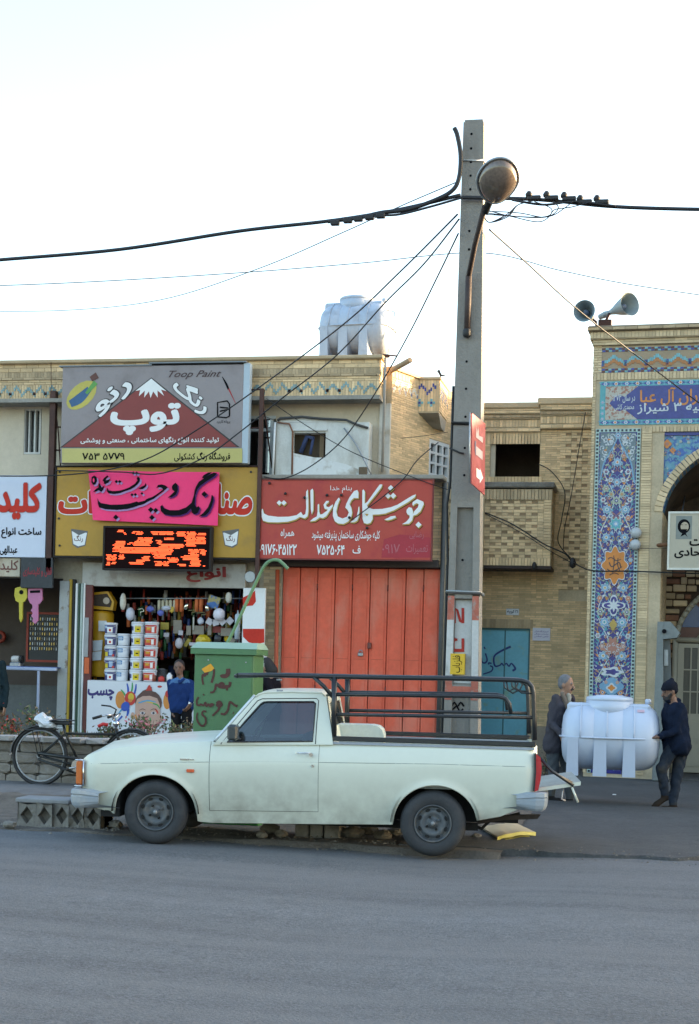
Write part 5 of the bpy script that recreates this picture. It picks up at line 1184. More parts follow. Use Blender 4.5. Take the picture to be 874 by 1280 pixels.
# shell above, bowl below; long axis local y, up local z
def half(mb, sgn, rx, ry, rz, mat, k=0, thick=1.):
 mb.grid(lambda u, v: (rx * math.cos(u * 2 * math.pi) * math.cos(v * math.pi / 2) * (1 - .18 * (math.sin(u * 2 * math.pi) < 0) * abs(math.sin(u * 2 * math.pi))), ry * math.sin(u * 2 * math.pi) * math.cos(v * math.pi / 2), sgn * rz * math.sin(v * math.pi / 2)), 32, 10, mat, flip=sgn < 0)
m = MB(); half(m, 1, .215, .26, .13, M('lamp_shell', (.42, .50, .56), .35, metal=.3, var=.08)); m.xf(Matrix.Translation(hc) @ rot); m.build('shell', t, W=True)
m = MB()
mB = M('lamp_bowl', (.13, .10, .08), .12, var=.4, vs=4, coat=.5, bump=.05); half(m, -1, .20, .245, .14, mB); m.xf(Matrix.Translation(hc) @ rot); m.build('bowl', t, W=True)
m = MB(); m.tube([(.213 * math.cos(a) * (1 - .18 * (math.sin(a) < 0) * abs(math.sin(a))), .258 * math.sin(a), 0) for a in [i / 32 * 2 * math.pi for i in range(32)]], .014, mSteel, 6, closed=True); m.xf(Matrix.Translation(hc) @ rot); m.build('rim', t, W=True)
m = MB(); m.tube([p1 - Vector((0, -.06, .05)), (p1 + hc) / 2 + Vector((0, .04, 0)), hc - ax * .18], [.035, .05, .06], mBlack, 8); m.build('socket', t, W=True)
# red flag sign
t = thing('red_panel_sign', 'tilted red sign with white arrow fixed to the right side of the pole', 'sign', P3(598, 610, YPO))
A_, B_, C_, D_ = P3(590, 516, YPO - .50), P3(607, 530, YPO - .06), P3(606, 619, YPO - .06), P3(589.5, 604, YPO - .50)
m = MB(); mRS = M('flag_red', (.30, .03, .04), .4, var=.08, col2=(.4, .08, .1), c2s=6)
nn = (B_ - A_).cross(D_ - A_).normalized() * .012
m.add([A_, B_, C_, D_, A_ + nn, B_ + nn, C_ + nn, D_ + nn], [(0, 3, 2, 1), (4, 5, 6, 7), (0, 1, 5, 4), (1, 2, 6, 5), (2, 3, 7, 6), (3, 0, 4, 7)], mRS); m.build('board', t, W=True)
def on(u, v, k=0): 
 s_ = -1 if nn.dot(CAM - A_) < 0 else 1
 base = A_ * (1 - u) * (1 - v) + B_ * u * (1 - v) + C_ * u * v + D_ * (1 - u) * v
 return base + (nn.normalized() * (.002 + k) * -1 if s_ < 0 else nn + nn.normalized() * (.002 + k))
m = MB()
m.add([on(*p) for p in ((.35, .72), (.6, .72), (.6, .68), (.85, .78), (.6, .9), (.6, .85), (.35, .85))], [list(range(7))], mWhite)
m.add([on(.3 + .07 * q, .12 + .12 * (q % 2), .0005 * q) for q in range(4)] + [on(.8, .22, .001), on(.8, .3, .001), on(.3, .3, .001)], [list(range(7))], M('pale_print', (.45, .38, .40), .5)); m.add([on(*p) for p in ((.25, .42), (.8, .42), (.8, .54), (.25, .54))], [(0, 1, 2, 3)], MATS['pale_print']); m.add([on(*p, .002) for p in ((.2, .36), (.3, .36), (.3, .6), (.2, .5))], [(0, 1, 2, 3)], M('dull_blue_print', (.08, .08, .16), .5)); m.build('lettering', t, W=True)
m = MB(); m.tube([A_ + Vector((-.02, -.02, 0)), D_ + Vector((-.02, -.02, 0))], .008, mSteel, 5); m.tube([A_, A_ + Vector((0, .1, -.05))], .006, mCable, 4); m.build('rod', t, W=True)

# ================================================================ cables
def wire(pts, r, label, nm='overhead_cable', cat='cable', k=8, mat=None, group=None):
 s_ = spline([tuple(p) for p in pts], k); m = MB(); m.tube(s_, r, mat or mCable, 5); o = m.build(nm); return tag(o, label, cat, group)
yc = YPO - .05
L0 = [(-60, 330), (0, 325), (150, 312), (300, 289), (415, 276), (500, 262), (576, 244)]
wire([P3(x, y, yc) for x, y in L0], .022, 'thick black twisted cable running from the left to the top of the pole')
wire([P3(x, y, yc - .03) for x, y in ((410, 277), (450, 272), (478, 266), (510, 262), (545, 250), (566, 238), (574, 222), (576, 195), (572, 170), (568, 160))], .026, 'thick black cable bending up to a free end left of the pole top')
wire([P3(x, y, yc - .06) for x, y in ((430, 276), (470, 270), (500, 268), (540, 258), (578, 247))], .014, 'thin cable lashed under the thick cable left of the pole')
for k, (x, y) in enumerate(((419, 279), (435, 276), (448, 274), (462, 272), (476, 270))):
 m = MB(); c = Vector(P3(x, y, yc - .06)); m.bbox(c.x - .05, c.x + .05, c.y - .03, c.y + .03, c.z - .025, c.z + .03, mBlack, .008); tag(m.build('cable_clamp'), ('leftmost small black clamp hanging under the thick cable', 'second small black clamp from the left under the cable', 'middle small black clamp under the thick cable', 'fourth small black clamp from the left under the cable', 'small black clamp nearest the pole under the cable')[k], 'clamp', 'clamps left of the pole')
wire([P3(x, y, yc) for x, y in ((578, 247), (620, 248), (660, 249), (700, 252), (760, 258), (830, 261), (940, 263))], .022, 'thick black cable leaving the pole to the right')
wire([P3(x, y, yc - .05) for x, y in ((640, 250), (680, 256), (720, 252), (770, 258))], .014, 'thin cable wound under the thick cable right of the pole')
for x, y in ((667, 247), (689, 247), (711, 248), (731, 252), (752, 252)):
 c = Vector(P3(x, y, yc - .03)); m = MB(); m.bbox(c.x - .07, c.x + .08, c.y - .03, c.y + .03, c.z - .03, c.z + .02, mBlack, .01); m.lathe([(.001, -.0), (.035, .01), (.04, .04), (.02, .07)], c + Vector((-.05, 0, .0)), 'z', mBlack, 8)
 tag(m.build('cable_connector'), {667: 'black cable connector nearest to the lamp', 689: 'second black cable connector counted from the lamp', 711: 'middle one of the five black cable connectors', 731: 'fourth black cable connector counted from the lamp', 752: 'black cable connector farthest from the lamp'}[x], 'connector', 'connectors right of the lamp')
rr = random.Random(11)
for k in range(7):
 p = [(606, 262 + k)] + [(640 + k * 6 + rr.uniform(-6, 6), 268 + rr.uniform(-4, 8) - 2 * (k % 3)), (676 + k * 3, 272 + rr.uniform(-6, 6) - k)] + [(690 + k * 4, 262 - k * .5), (668 + k * 12, 252)]
 if k % 2: p = [(604, 268), (612, 278), (635, 266 + k), (648, 256), (668, 251)]
 wire([P3(x, y, yc - .08 - .02 * k) for x, y in p], .006, 'one of the loose thin wires looping beside the lamp head', 'loose_wire', 'wire', group='loose wires beside the lamp head')
# service wires to the houses
wire([P3(572, 268, yc)] + [Vector(P3(x, y, Y)) for x, y, Y in ((500, 340, -6), (430, 405, -4), (330, 480, -1.5), (250, 535, -.9), (180, 575, -.85), (100, 592, -.8), (0, 595, -.8), (-80, 590, -.8))], .011, 'black wire falling from the pole across the hoarding to the far left')
wire([P3(574, 274, yc)] + [Vector(P3(x, y, Y)) for x, y, Y in ((530, 330, -6), (480, 380, -4), (420, 445, -2), (350, 500, -.95), (300, 540, -.9), (255, 572, -.88), (200, 592, -.85), (150, 590, -.8), (70, 588, -.5))], .011, 'black wire falling from the pole in front of the roof tank')
wire([P3(573, 292, yc)] + [Vector(P3(x, y, Y)) for x, y, Y in ((545, 350, -6), (510, 420, -4), (470, 490, -2), (430, 548, -.8), (390, 582, -.6), (355, 598, -.5), (330, 596, -.46))], .010, 'black wire curving down from the pole to the white booth')
wire([P3(612, 287, yc)] + [Vector(P3(x, y, Y)) for x, y, Y in ((660, 330, -6.5), (720, 385, -4.5), (790, 440, -2.5), (880, 508, -.8), (930, 540, -.3))], .010, 'black wire slanting from the lamp down over the mosque front')
wire([Vector(P3(x, y, Y)) for x, y, Y in ((-60, 389, 2), (80, 388, 1), (200, 375, -1), (320, 337, -4), (430, 290, -6), (500, 258, -7), (570, 228, -7.7))], .007, 'very thin pale wire sagging across the sky at the left', mat=M('thin_wire', (.10, .11, .12), .6, var=0))
wire([Vector(P3(x, y, 10)) for x, y in ((-60, 359), (100, 353), (300, 341), (450, 329), (600, 316), (700, 338), (790, 356), (940, 378))], .012, 'very thin grey wire crossing the sky behind the pole', mat=M('thin_wire', (.10, .11, .12), .6, var=0))
wire([Vector(P3(x, y, Y)) for x, y, Y in ((560, 540, .4), (520, 546, .4), (480, 548, .3), (400, 546, 0), (330, 520, -.4))], .005, 'thin grey wire strung along the upper wall of the brick house')
wire([Vector(P3(x, y, Y)) for x, y, Y in ((333, 498, -.6), (380, 530, -.6), (440, 565, -.5), (520, 598, -.5), (560, 612, -.45))], .007, 'thin wire hanging in front of the white booth')
wire([Vector(P3(x, y, Y)) for x, y, Y in ((548, 553, .1), (522, 575, -.4), (505, 598, -.5), (480, 620, -.52), (440, 650, -.55))], .009, 'black wire arching down over the top of the red sign')
wire([Vector(P3(x, y, 1.6)) for x, y in ((604, 640), (640, 655), (680, 680), (706, 692), (716, 702))] + [FM.o + FM.ux * FM.P(x, y, -.12)[0] + FM.uy * -.12 + UP * FM.P(x, y, -.12)[1] for x, y in ((740, 713), (790, 714), (874, 717), (930, 718))], .012, 'black cable slanting past the balcony and across the tile panel')
wire([Vector(P3(x, y, 1.62)) for x, y in ((606, 642), (650, 665), (690, 690), (716, 704), (735, 712))], .007, 'thinner cable beside the one slanting past the balcony')
wire([Vector(P3(x, y, 2.2)) for x, y in ((673, 580), (690, 590), (706, 615), (702, 650), (698, 678), (716, 700))], .009, 'black wire looping down from the dark opening to the cable knot')
wire([Vector(P3(x, y, 2.3)) for x, y in ((732, 515), (724, 560), (714, 620), (706, 660), (704, 690))], .007, 'thin wire hanging down the patterned brick strip')
m = MB(); c = Vector(P3(716, 704, 1.55)); m.lathe([(.01, -.09), (.05, -.06), (.06, 0), (.04, .07), (.01, .1)], c, 'z', mBlack, 8); tag(m.build('cable_knot'), 'black knot of cables in front of the bricks left of the tile panel', 'cable knot')
m = MB(); c = Vector(P3(668, 707, 1.66)); m.lathe([(.02, -.07), (.035, -.05), (.04, .02), (.02, .06)], c, 'z', mBlack, 8); tag(m.build('small_bell'), 'small black object hanging under the balcony corner', 'bell')
wire([Vector(P3(x, y, -.1)) for x, y in ((797, 686), (840, 685), (890, 684))], .004, 'thin wire running level below the round white lamps')

# ================================================================ green cabinet
YG = -9.0
t = thing('green_cabinet', 'green steel street cabinet with brown graffiti and small yellow sticker', 'cabinet', (P(278, 1000, YG)[0], YG + .3, .02))
a, b, c, d = R4(241, 818, 317, 1030, YG); a2, b2 = P(241, 920, YG)[0], P(315, 920, YG)[0]
mGr = M('green_paint', (.065, .165, .065), .5, var=.08, vs=2, col2=(.06, .13, .06), c2s=3, c2t=(.5, .8)); mGrL = M('pale_green_paint', (.25, .37, .28), .5, var=.06)
m = MB(); m.bbox(a2, b2, YG, YG + .42, .09, d, mGr, .008); m.build('body', t, W=True)
m = MB(); z1 = P(278, 806, YG)[1]
q0 = [(a2 - .035, YG - .04, d), (b2 + .035, YG - .04, d), (b2 + .035, YG + .46, d), (a2 - .035, YG + .46, d)]; q1 = [(x, y, d + .06) for x, y, z in q0]
m.add(q0 + q1, [(0, 3, 2, 1), (4, 5, 6, 7), (0, 1, 5, 4), (1, 2, 6, 5), (2, 3, 7, 6), (3, 0, 4, 7)], mGr)
q2 = [(a2 - .04, YG - .045, d + .062), (b2 + .04, YG - .045, d + .062), (b2 + .04, YG + .465, d + .062), (a2 - .04, YG + .465, d + .062)]; q3 = [(a2 - .01, YG + .1, d + .13), (b2 + .01, YG + .1, d + .13), (b2 + .01, YG + .4, d + .13), (a2 - .01, YG + .4, d + .13)]
m.add(q2 + q3, [(0, 3, 2, 1), (4, 5, 6, 7), (0, 1, 5, 4), (1, 2, 6, 5), (2, 3, 7, 6), (3, 0, 4, 7)], mGrL); m.build('lid', t, W=True)
m = MB(); m.bbox(a2 + .02, b2 - .02, YG - .008, YG - .001, .12, d - .015, mGr, .003); dd = m.build('door', t, W=True)
m = MB(); m.bbox(a2 - .06, b2 + .12, YG - .10, YG + .45, -.02, .10, M('green_base', (.04, .20, .04), .7), .01); m.build('base', t, W=True)
for x, y in ((261, 825), (308, 828)):
 m = MB(); p = P(x, y, YG); m.lathe([(.008, -.012), (.008, 0)], (p[0], YG - .006, p[1]), 'y', mSteel, 8); m.build('rivet', t, W=True)
m = MB(); yy = YG - .011; mGf = M('brown_spray', (.075, .02, .015), .7, var=.2)
gs = [[(242, 405, 15), (238, 470, 18), (215, 555, 18)], [(180, 455, 24), (150, 450, 24), (140, 475, 20), (118, 470, 16), (115, 520, 15), (125, 575, 14)],
   [(395, 400, 30), (395, 450, 34), (372, 480, 30), (330, 480, 28), (320, 465, 18)], [(420, 545, 22), (410, 590, 20), (385, 600, 18), (385, 640, 12)], [(415, 590, 20), (350, 600, 26), (300, 590, 26), (320, 560, 20), (345, 570, 20), (340, 600, 18)], [(300, 595, 20), (265, 575, 18), (255, 620, 16), (235, 655, 14), (200, 660, 14)],
   [(500, 810, 22), (470, 800, 16), (420, 765, 16), (405, 800, 16), (395, 850, 16), (360, 895, 18), (315, 892, 14)], [(450, 885, 18), (458, 888, 18)], [(270, 780, 16), (300, 760, 18), (325, 790, 18), (300, 815, 18), (275, 795, 16), (300, 790, 14), (290, 850, 16), (225, 915, 13)],
   [(240, 800, 18), (215, 790, 20), (205, 810, 18), (180, 790, 16), (160, 810, 14), (150, 770, 14), (130, 800, 14), (100, 790, 14), (85, 800, 14), (60, 795, 14), (55, 750, 14), (75, 710, 12)], [(125, 690, 14), (135, 680, 12)], [(160, 870, 14), (125, 865, 12), (115, 900, 14), (150, 940, 14), (150, 1000, 15), (110, 1025, 15), (70, 985, 14), (55, 930, 12), (65, 880, 10)]]
for i, st in enumerate(gs): ribbon(m, [(*P(240 + x / 8.74, 790 + y / 8.74, yy), w_ * 1.5 / 8.74 / 115) for x, y, w_ in st], yy - .0008 * i, mGf)
m.build('graffiti', t, W=True)
m = MB(); f = lambda x, y: P(240 + x / 8.74, 790 + y / 8.74, yy); m.flat([f(105, 405), (f(205, 345)), f(245, 395), f(215, 425), f(140, 445)], yy - .0012, M('orange_sticker', (.68, .30, .01), .5)); m.build('sticker', t, W=True)
wire([P3(283, 812, YG + .2), P3(283, 806, YG + .2), P3(289, 794, YG + .2), P3(305, 760, YG + .2), P3(320, 728, YG + .2), P3(330, 708, YG + .2), P3(338, 701, YG + .2), P3(347, 700, YG + .2), P3(353, 704, YG + .2), P3(360, 711, YG + .2)], .019, 'thin green painted pipe rising from the cabinet with a hooked top', 'green_pipe', 'pipe', k=5, mat=M('pipe_green', (.13, .24, .12), .5, var=.15))

# ================================================================ stone planter wall
YW = -6.85
t = thing('planter_wall', 'low planter wall of pale rough stones behind the bicycle', 'wall', (-3, YW, .15))
mSt = M('rough_stone', (.235, .205, .17), .9, var=.12, vs=4, island=.0, bump=.8, bs=25, col2=(.36, .34, .31), c2s=3, c2t=(.52, .68), c2a=.8)
mSt2 = M('dark_stone', (.17, .15, .125), .9, var=.15, vs=4, bump=.8, bs=25, col2=(.26, .24, .21), c2s=4, c2t=(.5, .65)); mCap = M('cap_stone', (.36, .34, .32), .85, var=.12, vs=5, bump=.6, bs=25)
m = MB(); m.box(-9, .95, YW + .05, YW + 1.5, .1, .70, mConcD); m.build('core', t, W=True)
ztop = P(50, 918, YW)[1]; rr = random.Random(4)
def stone(x0, x1, z0, z1, mat, y=YW, nm='stone', par=t, dep=.09):
 bm = bmesh.new(); bmesh.ops.create_cube(bm, size=1); bmesh.ops.bevel(bm, geom=bm.edges[:], offset=.16, segments=1, affect='EDGES')
 for q in bm.verts:
  q.co = Vector(((x0 + x1) / 2 + q.co.x * (x1 - x0 - .012), y + .02 + q.co.y * dep + rr.uniform(-.012, .012), (z0 + z1) / 2 + q.co.z * (z1 - z0 - .012) + rr.uniform(-.006, .006)))
 m = MB(); m.bm(bm, mat); return m.build(nm, par, W=True)
zz_ = .13; hs = [.14, .13, .14, .13]
for r_, h in enumerate(hs):
 x = -7.5 + rr.uniform(0, .2)
 while x < .95:
  w_ = rr.uniform(.2, .42); stone(x, min(x + w_, 1.0), zz_, zz_ + h, rr.choice((mSt, mSt, mSt2))); x += w_
 zz_ += h
x = -7.5
while x < .85:
 w_ = rr.uniform(.24, .36); stone(x, x + w_, zz_, zz_ + .085, mCap, YW - .02, 'cap_stone', dep=.3); x += w_
zsoil = zz_ + .05
m = MB(); m.grid(lambda u, v: (-7.5 + 8.4 * u, YW + .1 + 1.35 * v, zsoil - .02 + .04 * noise.noise(Vector((u * 30, v * 6, 0)))), 80, 10, M('soil', (.07, .05, .035), .95, var=.3, bump=.8, bs=40)); m.build('planter_soil', kind='structure')
# low plants
mLf = M('shrub_leaf', (.045, .075, .025), .6, var=.4, vs=12, island=.4); mLfD = M('dry_leaf', (.14, .10, .05), .7, island=.4); mFl = M('red_flower', (.42, .05, .03), .6, island=.3); mFp = M('pink_flower', (.40, .12, .16), .6, island=.3)
def shrub(x, y, z, r, h, n, mats, label, group=None):
 t = thing('shrub', label, 'shrub', (x, y, z), 0, group); m = MB(); s_ = MB()
 for k in range(7):
  a = rr.uniform(0, 6.28); tip = Vector((math.cos(a) * r * rr.uniform(.3, .9), math.sin(a) * r * rr.uniform(.3, .9), h * rr.uniform(.6, 1)))
  s_.tube([(0, 0, -.02), tip * .5 + Vector((0, 0, h * .1)), tip], [.006, .004, .002], M('twig', (.08, .055, .035), .8), 4)
  for j in range(n // 7):
   c = tip * rr.uniform(.35, 1.05) + Vector((rr.gauss(0, r * .22), rr.gauss(0, r * .22), rr.gauss(0, h * .1)))
   if c.z < 0: c.z = .01
   u = Vector((rr.gauss(0, 1), rr.gauss(0, 1), rr.gauss(0, 1))).normalized(); v = u.orthogonal().normalized(); s = rr.uniform(.015, .035)
   m.add([c - u * s, c + v * s * .5, c + u * s, c - v * s * .5], [(0, 1, 2, 3)], rr.choice(mats))
 s_.build('stems', t); m.build('foliage', t, kind='stuff'); return t
for i, (px, h, w_, mt, lb) in enumerate(((-20, .42, .3, [mLf, mLfD, mFl], 'shrub with reddish flowers at the left edge of the planter'), (8, .28, .25, [mLf, mFl, mLfD], 'low shrub with red flowers in front of the key shop'), (32, .45, .24, [mLf, mLfD, mLf], 'leafy green shrub in front of the blue rail post'), (60, .3, .22, [mLfD, mLf], 'dry bushy shrub left of the bicycle bag'),
           (128, .22, .2, [mLf, mLfD], 'small dark shrub below the poster lettering'), (168, .3, .25, [mLf, mLf, mLfD, mLf, mLfD, mFp], 'shrub in front of the left half of the poster'), (192, .36, .26, [mLf, mLfD, mLf, mLfD, mLf, mFp], 'shrub in front of the chin of the painted boy'), (222, .26, .22, [mLf, mLfD], 'small shrub at the feet of the shopkeeper'), (208, .2, .18, [mLfD, mLf], 'low dry shrub left of the shopkeeper'))):
 p = P(px, 915, YW + .45); shrub(p[0], YW + .35 + .25 * (i % 3), zsoil - .01, w_, h, 150, mt, lb, 'shrubs in the planter')
m = MB()
for i in range(1800):
 x, y = rr.uniform(-7, .9), YW + rr.uniform(.15, 1.2); s = rr.uniform(.01, .03); a = rr.uniform(0, 6.28); z = zsoil + .01
 m.add([(x - s * math.cos(a), y - s * math.sin(a), z), (x, y, z + s * rr.uniform(.5, 3)), (x + s * math.cos(a), y + s * math.sin(a), z)], [(0, 1, 2)], rr.choice((mLf, mLfD, mLfD)))
tag(m.build('ground_cover', kind='stuff'), 'dry leaves and low weeds along the top of the planter', 'plants')
# shrub by the corner behind the tail of the pickup
p = G(684, 985, .03); shrub(P(680, 930, -3.2)[0], -3.2, .03, .22, .75, 180, [mLf, mLfD], 'sparse dark shrub behind the raised tail of the pickup')

# ================================================================ kerb blocks, rubble and cardboard
def blk(px0, px1, py0, py1, Yf, label, holes=3):
 a, b, c, d = R4(px0, py0, px1, py1, Yf); t = thing('hollow_kerb_block', label, 'concrete block', ((a + b) / 2, Yf, max(c, 0)), 0, 'hollow kerb blocks'); c = max(c, -.01)
 m = MB(); mat = mConcD
 xs = []; n = holes; pw_ = (b - a) / n; zt = d; zm = (c + d) / 2
 m.box(a, b, Yf + .12, Yf + .34, c - .02, d - .03, mat)
 for i in range(n):
  x0 = a + i * pw_; x1 = x0 + pw_; xm = (x0 + x1) / 2; hz = (d - c) * .36; hx = pw_ * .38
  ring = [(x0, c), (xm, c), (x1, c), (x1, zm), (x1, d), (xm, d), (x0, d), (x0, zm)]; inn = [(xm - hx * .5, zm - hz * .5), (xm, zm - hz), (xm + hx * .5, zm - hz * .5), (xm + hx, zm), (xm + hx * .5, zm + hz * .5), (xm, zm + hz), (xm - hx * .5, zm + hz * .5), (xm - hx, zm)]
  v = [(x + rr.uniform(-.01, .01), Yf + rr.uniform(-.035, .03), z + rr.uniform(-.025, .01)) for x, z in ring] + [(x, Yf + .01, z) for x, z in inn] + [(x, Yf + .11, z) for x, z in inn]
  fs = [(k, (k + 1) % 8, 8 + (k + 1) % 8, 8 + k) for k in range(8)] + [(8 + k, 8 + (k + 1) % 8, 16 + (k + 1) % 8, 16 + k) for k in range(8)] + [tuple(range(16, 24))]
  m.add(v, fs, mat)
 m.add([(a, Yf, d), (b, Yf, d), (b, Yf + .34, d - .01), (a, Yf + .34, d - .02), (a, Yf, c), (a, Yf + .34, c), (b, Yf, c), (b, Yf + .34, c)], [(0, 1, 2, 3), (4, 0, 3, 5), (1, 6, 7, 2)], mat)
 m.build('block_body', t, W=True); return d
dtop = blk(22, 66, 1004, 1036, -10.15, 'left weathered concrete kerb block with diamond hollows left of the pickup', 2); blk(67, 126, 1005, 1036, -10.12, 'right weathered concrete kerb block with diamond hollows under the front bumper', 3)
m = MB(); a, b, c, d = R4(25, 997, 92, 1004, -10.0); m.bbox(a, b, -10.12, -9.78, dtop - .005, dtop + .045, M('pale_slab', (.24, .24, .24), .9, var=.15), .012); tag(m.build('kerb_slab'), 'thin pale concrete slab lying on the hollow kerb blocks', 'slab')
def rock(cx, cy, cz, r, mat, label, flat=.6):
 bm = bmesh.new(); bmesh.ops.create_icosphere(bm, subdivisions=2, radius=1); sd = rr.uniform(0, 99)
 for q in bm.verts: k = 1 + .35 * noise.noise(q.co * 1.4 + Vector((sd, 0, 0))) + .1 * noise.noise(q.co * 4 + Vector((sd, 0, 0))); q.co = Vector((cx + q.co.x * r * k, cy + q.co.y * r * k, cz + q.co.z * r * k * flat))
 m = MB(); m.bm(bm, mat, False); o = m.build('rubble_stone'); return tag(o, label, 'stone', 'rubble along the kerb')
for px, py, r, lb in ((128, 1030, .10, 'broken grey stone touching the right kerb block'), (142, 1034, .08, 'smaller grey stone between the kerb block and the front wheel'), (336, 1040, .10, 'large rubble stone left of the concrete blocks under the pickup'), (350, 1046, .07, 'small rubble stone touching the left concrete block'), (415, 1043, .08, 'rubble stone behind the right concrete block'), (440, 1046, .12, 'largest rubble stone right of the concrete blocks under the pickup'),
      (460, 1042, .10, 'rubble stone just right of the largest one under the pickup'), (478, 1048, .09, 'rubble stone close in front of the rear wheel'), (492, 1044, .08, 'rubble stone half hidden by the rear wheel'), (326, 1047, .06, 'small leftmost rubble stone under the cab'), (10, 1034, .07, 'lone stone at the left edge before the kerb blocks'), (595, 1048, .05, 'small stone between the rear wheel and the cardboard')):
 g_ = G(px, py + 3); rock(g_.x, g_.y + .05, .03 + r * .25, r, rr.choice((mSt2, mConcD, mConcD)), lb)
for px0, px1, lb in ((358, 378, 'left pale concrete block lying under the pickup'), (379, 398, 'middle pale concrete block lying under the pickup'), (399, 422, 'right pale concrete block lying under the pickup')):
 m = MB(); g0, g1 = G(px0, 1052), G(px1, 1052); m.bbox(g0.x, g1.x - .01, -9.95, -9.6, 0, .17 + rr.uniform(-.01, .02), M('grey_block', (.22, .21, .20), .9, var=.2, col2=(.12, .11, .10), c2s=5), .012); tag(m.build('concrete_block'), lb, 'concrete block', 'concrete blocks under the pickup')
g0 = [G(592, 1036), G(630, 1029), G(672, 1044), G(668, 1053), G(622, 1054)]
t = thing('cardboard_sheet', 'flattened tan cardboard sheet with yellow edge lying behind the rear wheel', 'cardboard', (g0[0].x + .4, g0[0].y, 0))
m = MB(); mCb = M('cardboard_tan', (.45, .36, .22), .8, var=.08); nn_ = 14
V = [(p.x, p.y, 0) for p in g0]
def cb(u, v, dz):
 a_ = Vector(V[0]).lerp(Vector(V[4]), v); b_ = Vector(V[1]).lerp(Vector(V[2]).lerp(Vector(V[3]), .5), v); p = a_.lerp(b_, u); return (p.x, p.y, .035 + dz + .025 * math.sin(u * 3.1) + .012 * noise.noise(Vector((u * 4, v * 4, 0))))
m.grid(lambda u, v: cb(u, v, .03), nn_, 8, mCb, smooth=False); m.grid(lambda u, v: cb(u, v, .012), nn_, 8, mCb, smooth=False, flip=True); m.build('top_layer', t, W=True)
m = MB(); mYl = M('cardboard_yellow', (.50, .42, .08), .6, var=.1)
m.grid(lambda u, v: tuple(Vector(cb(u, v, .004)) + Vector((.02, -.07 * v, -.02))), nn_, 8, mYl, smooth=False); m.grid(lambda u, v: tuple(Vector(cb(u, 1, .03 - .03 * v)) + Vector((0, -.004 - .06 * v, 0))), nn_, 2, mYl, smooth=False, flip=True); m.build('bottom_layer', t, W=True)
# gravel along the road edge
m = MB()
for i in range(1300):
 x = rr.uniform(-4, 6)
 if x > 2.6 and rr.random() > .3: continue
 y = -10.32 + abs(rr.gauss(0, .35)) * rr.choice((-.35, 1, 1)); r = rr.uniform(.004, .016) * (1.6 if rr.random() < .06 else 1); z = (road_z(x) if y < -10.35 else ground_z(x, y) + .025)
 if x > 2.6 and y > -10.2: z = max(z, .03)
 v = [(x + r * math.cos(a), y + r * math.sin(a), z) for a in (0, 1.3, 2.4, 3.6, 4.9)] + [(x + r * .2, y, z + r * .8)]
 m.add(v, [(k, (k + 1) % 5, 5) for k in range(5)], rr.choice((mConcD, mConcD, mDirt, mSt2)))
tag(m.build('gravel', kind='stuff'), 'loose gravel and grit along the edge of the road', 'gravel')
# litter
for px, py, s_ in ((768, 994, .025), (150, 1010, .02)):
 g_ = G(px, py, .03); m = MB(); m.bbox(g_.x - s_, g_.x + s_, g_.y - s_, g_.y + s_, .03 if py < 1100 else 0, .045, mWhiteP, .004); tag(m.build('litter_scrap'), {768: 'tiny white scrap on the forecourt between the two men', 340: 'tiny pale scrap on the road in front of the pickup', 150: 'tiny pale scrap beside the kerb blocks'}[px], 'litter')

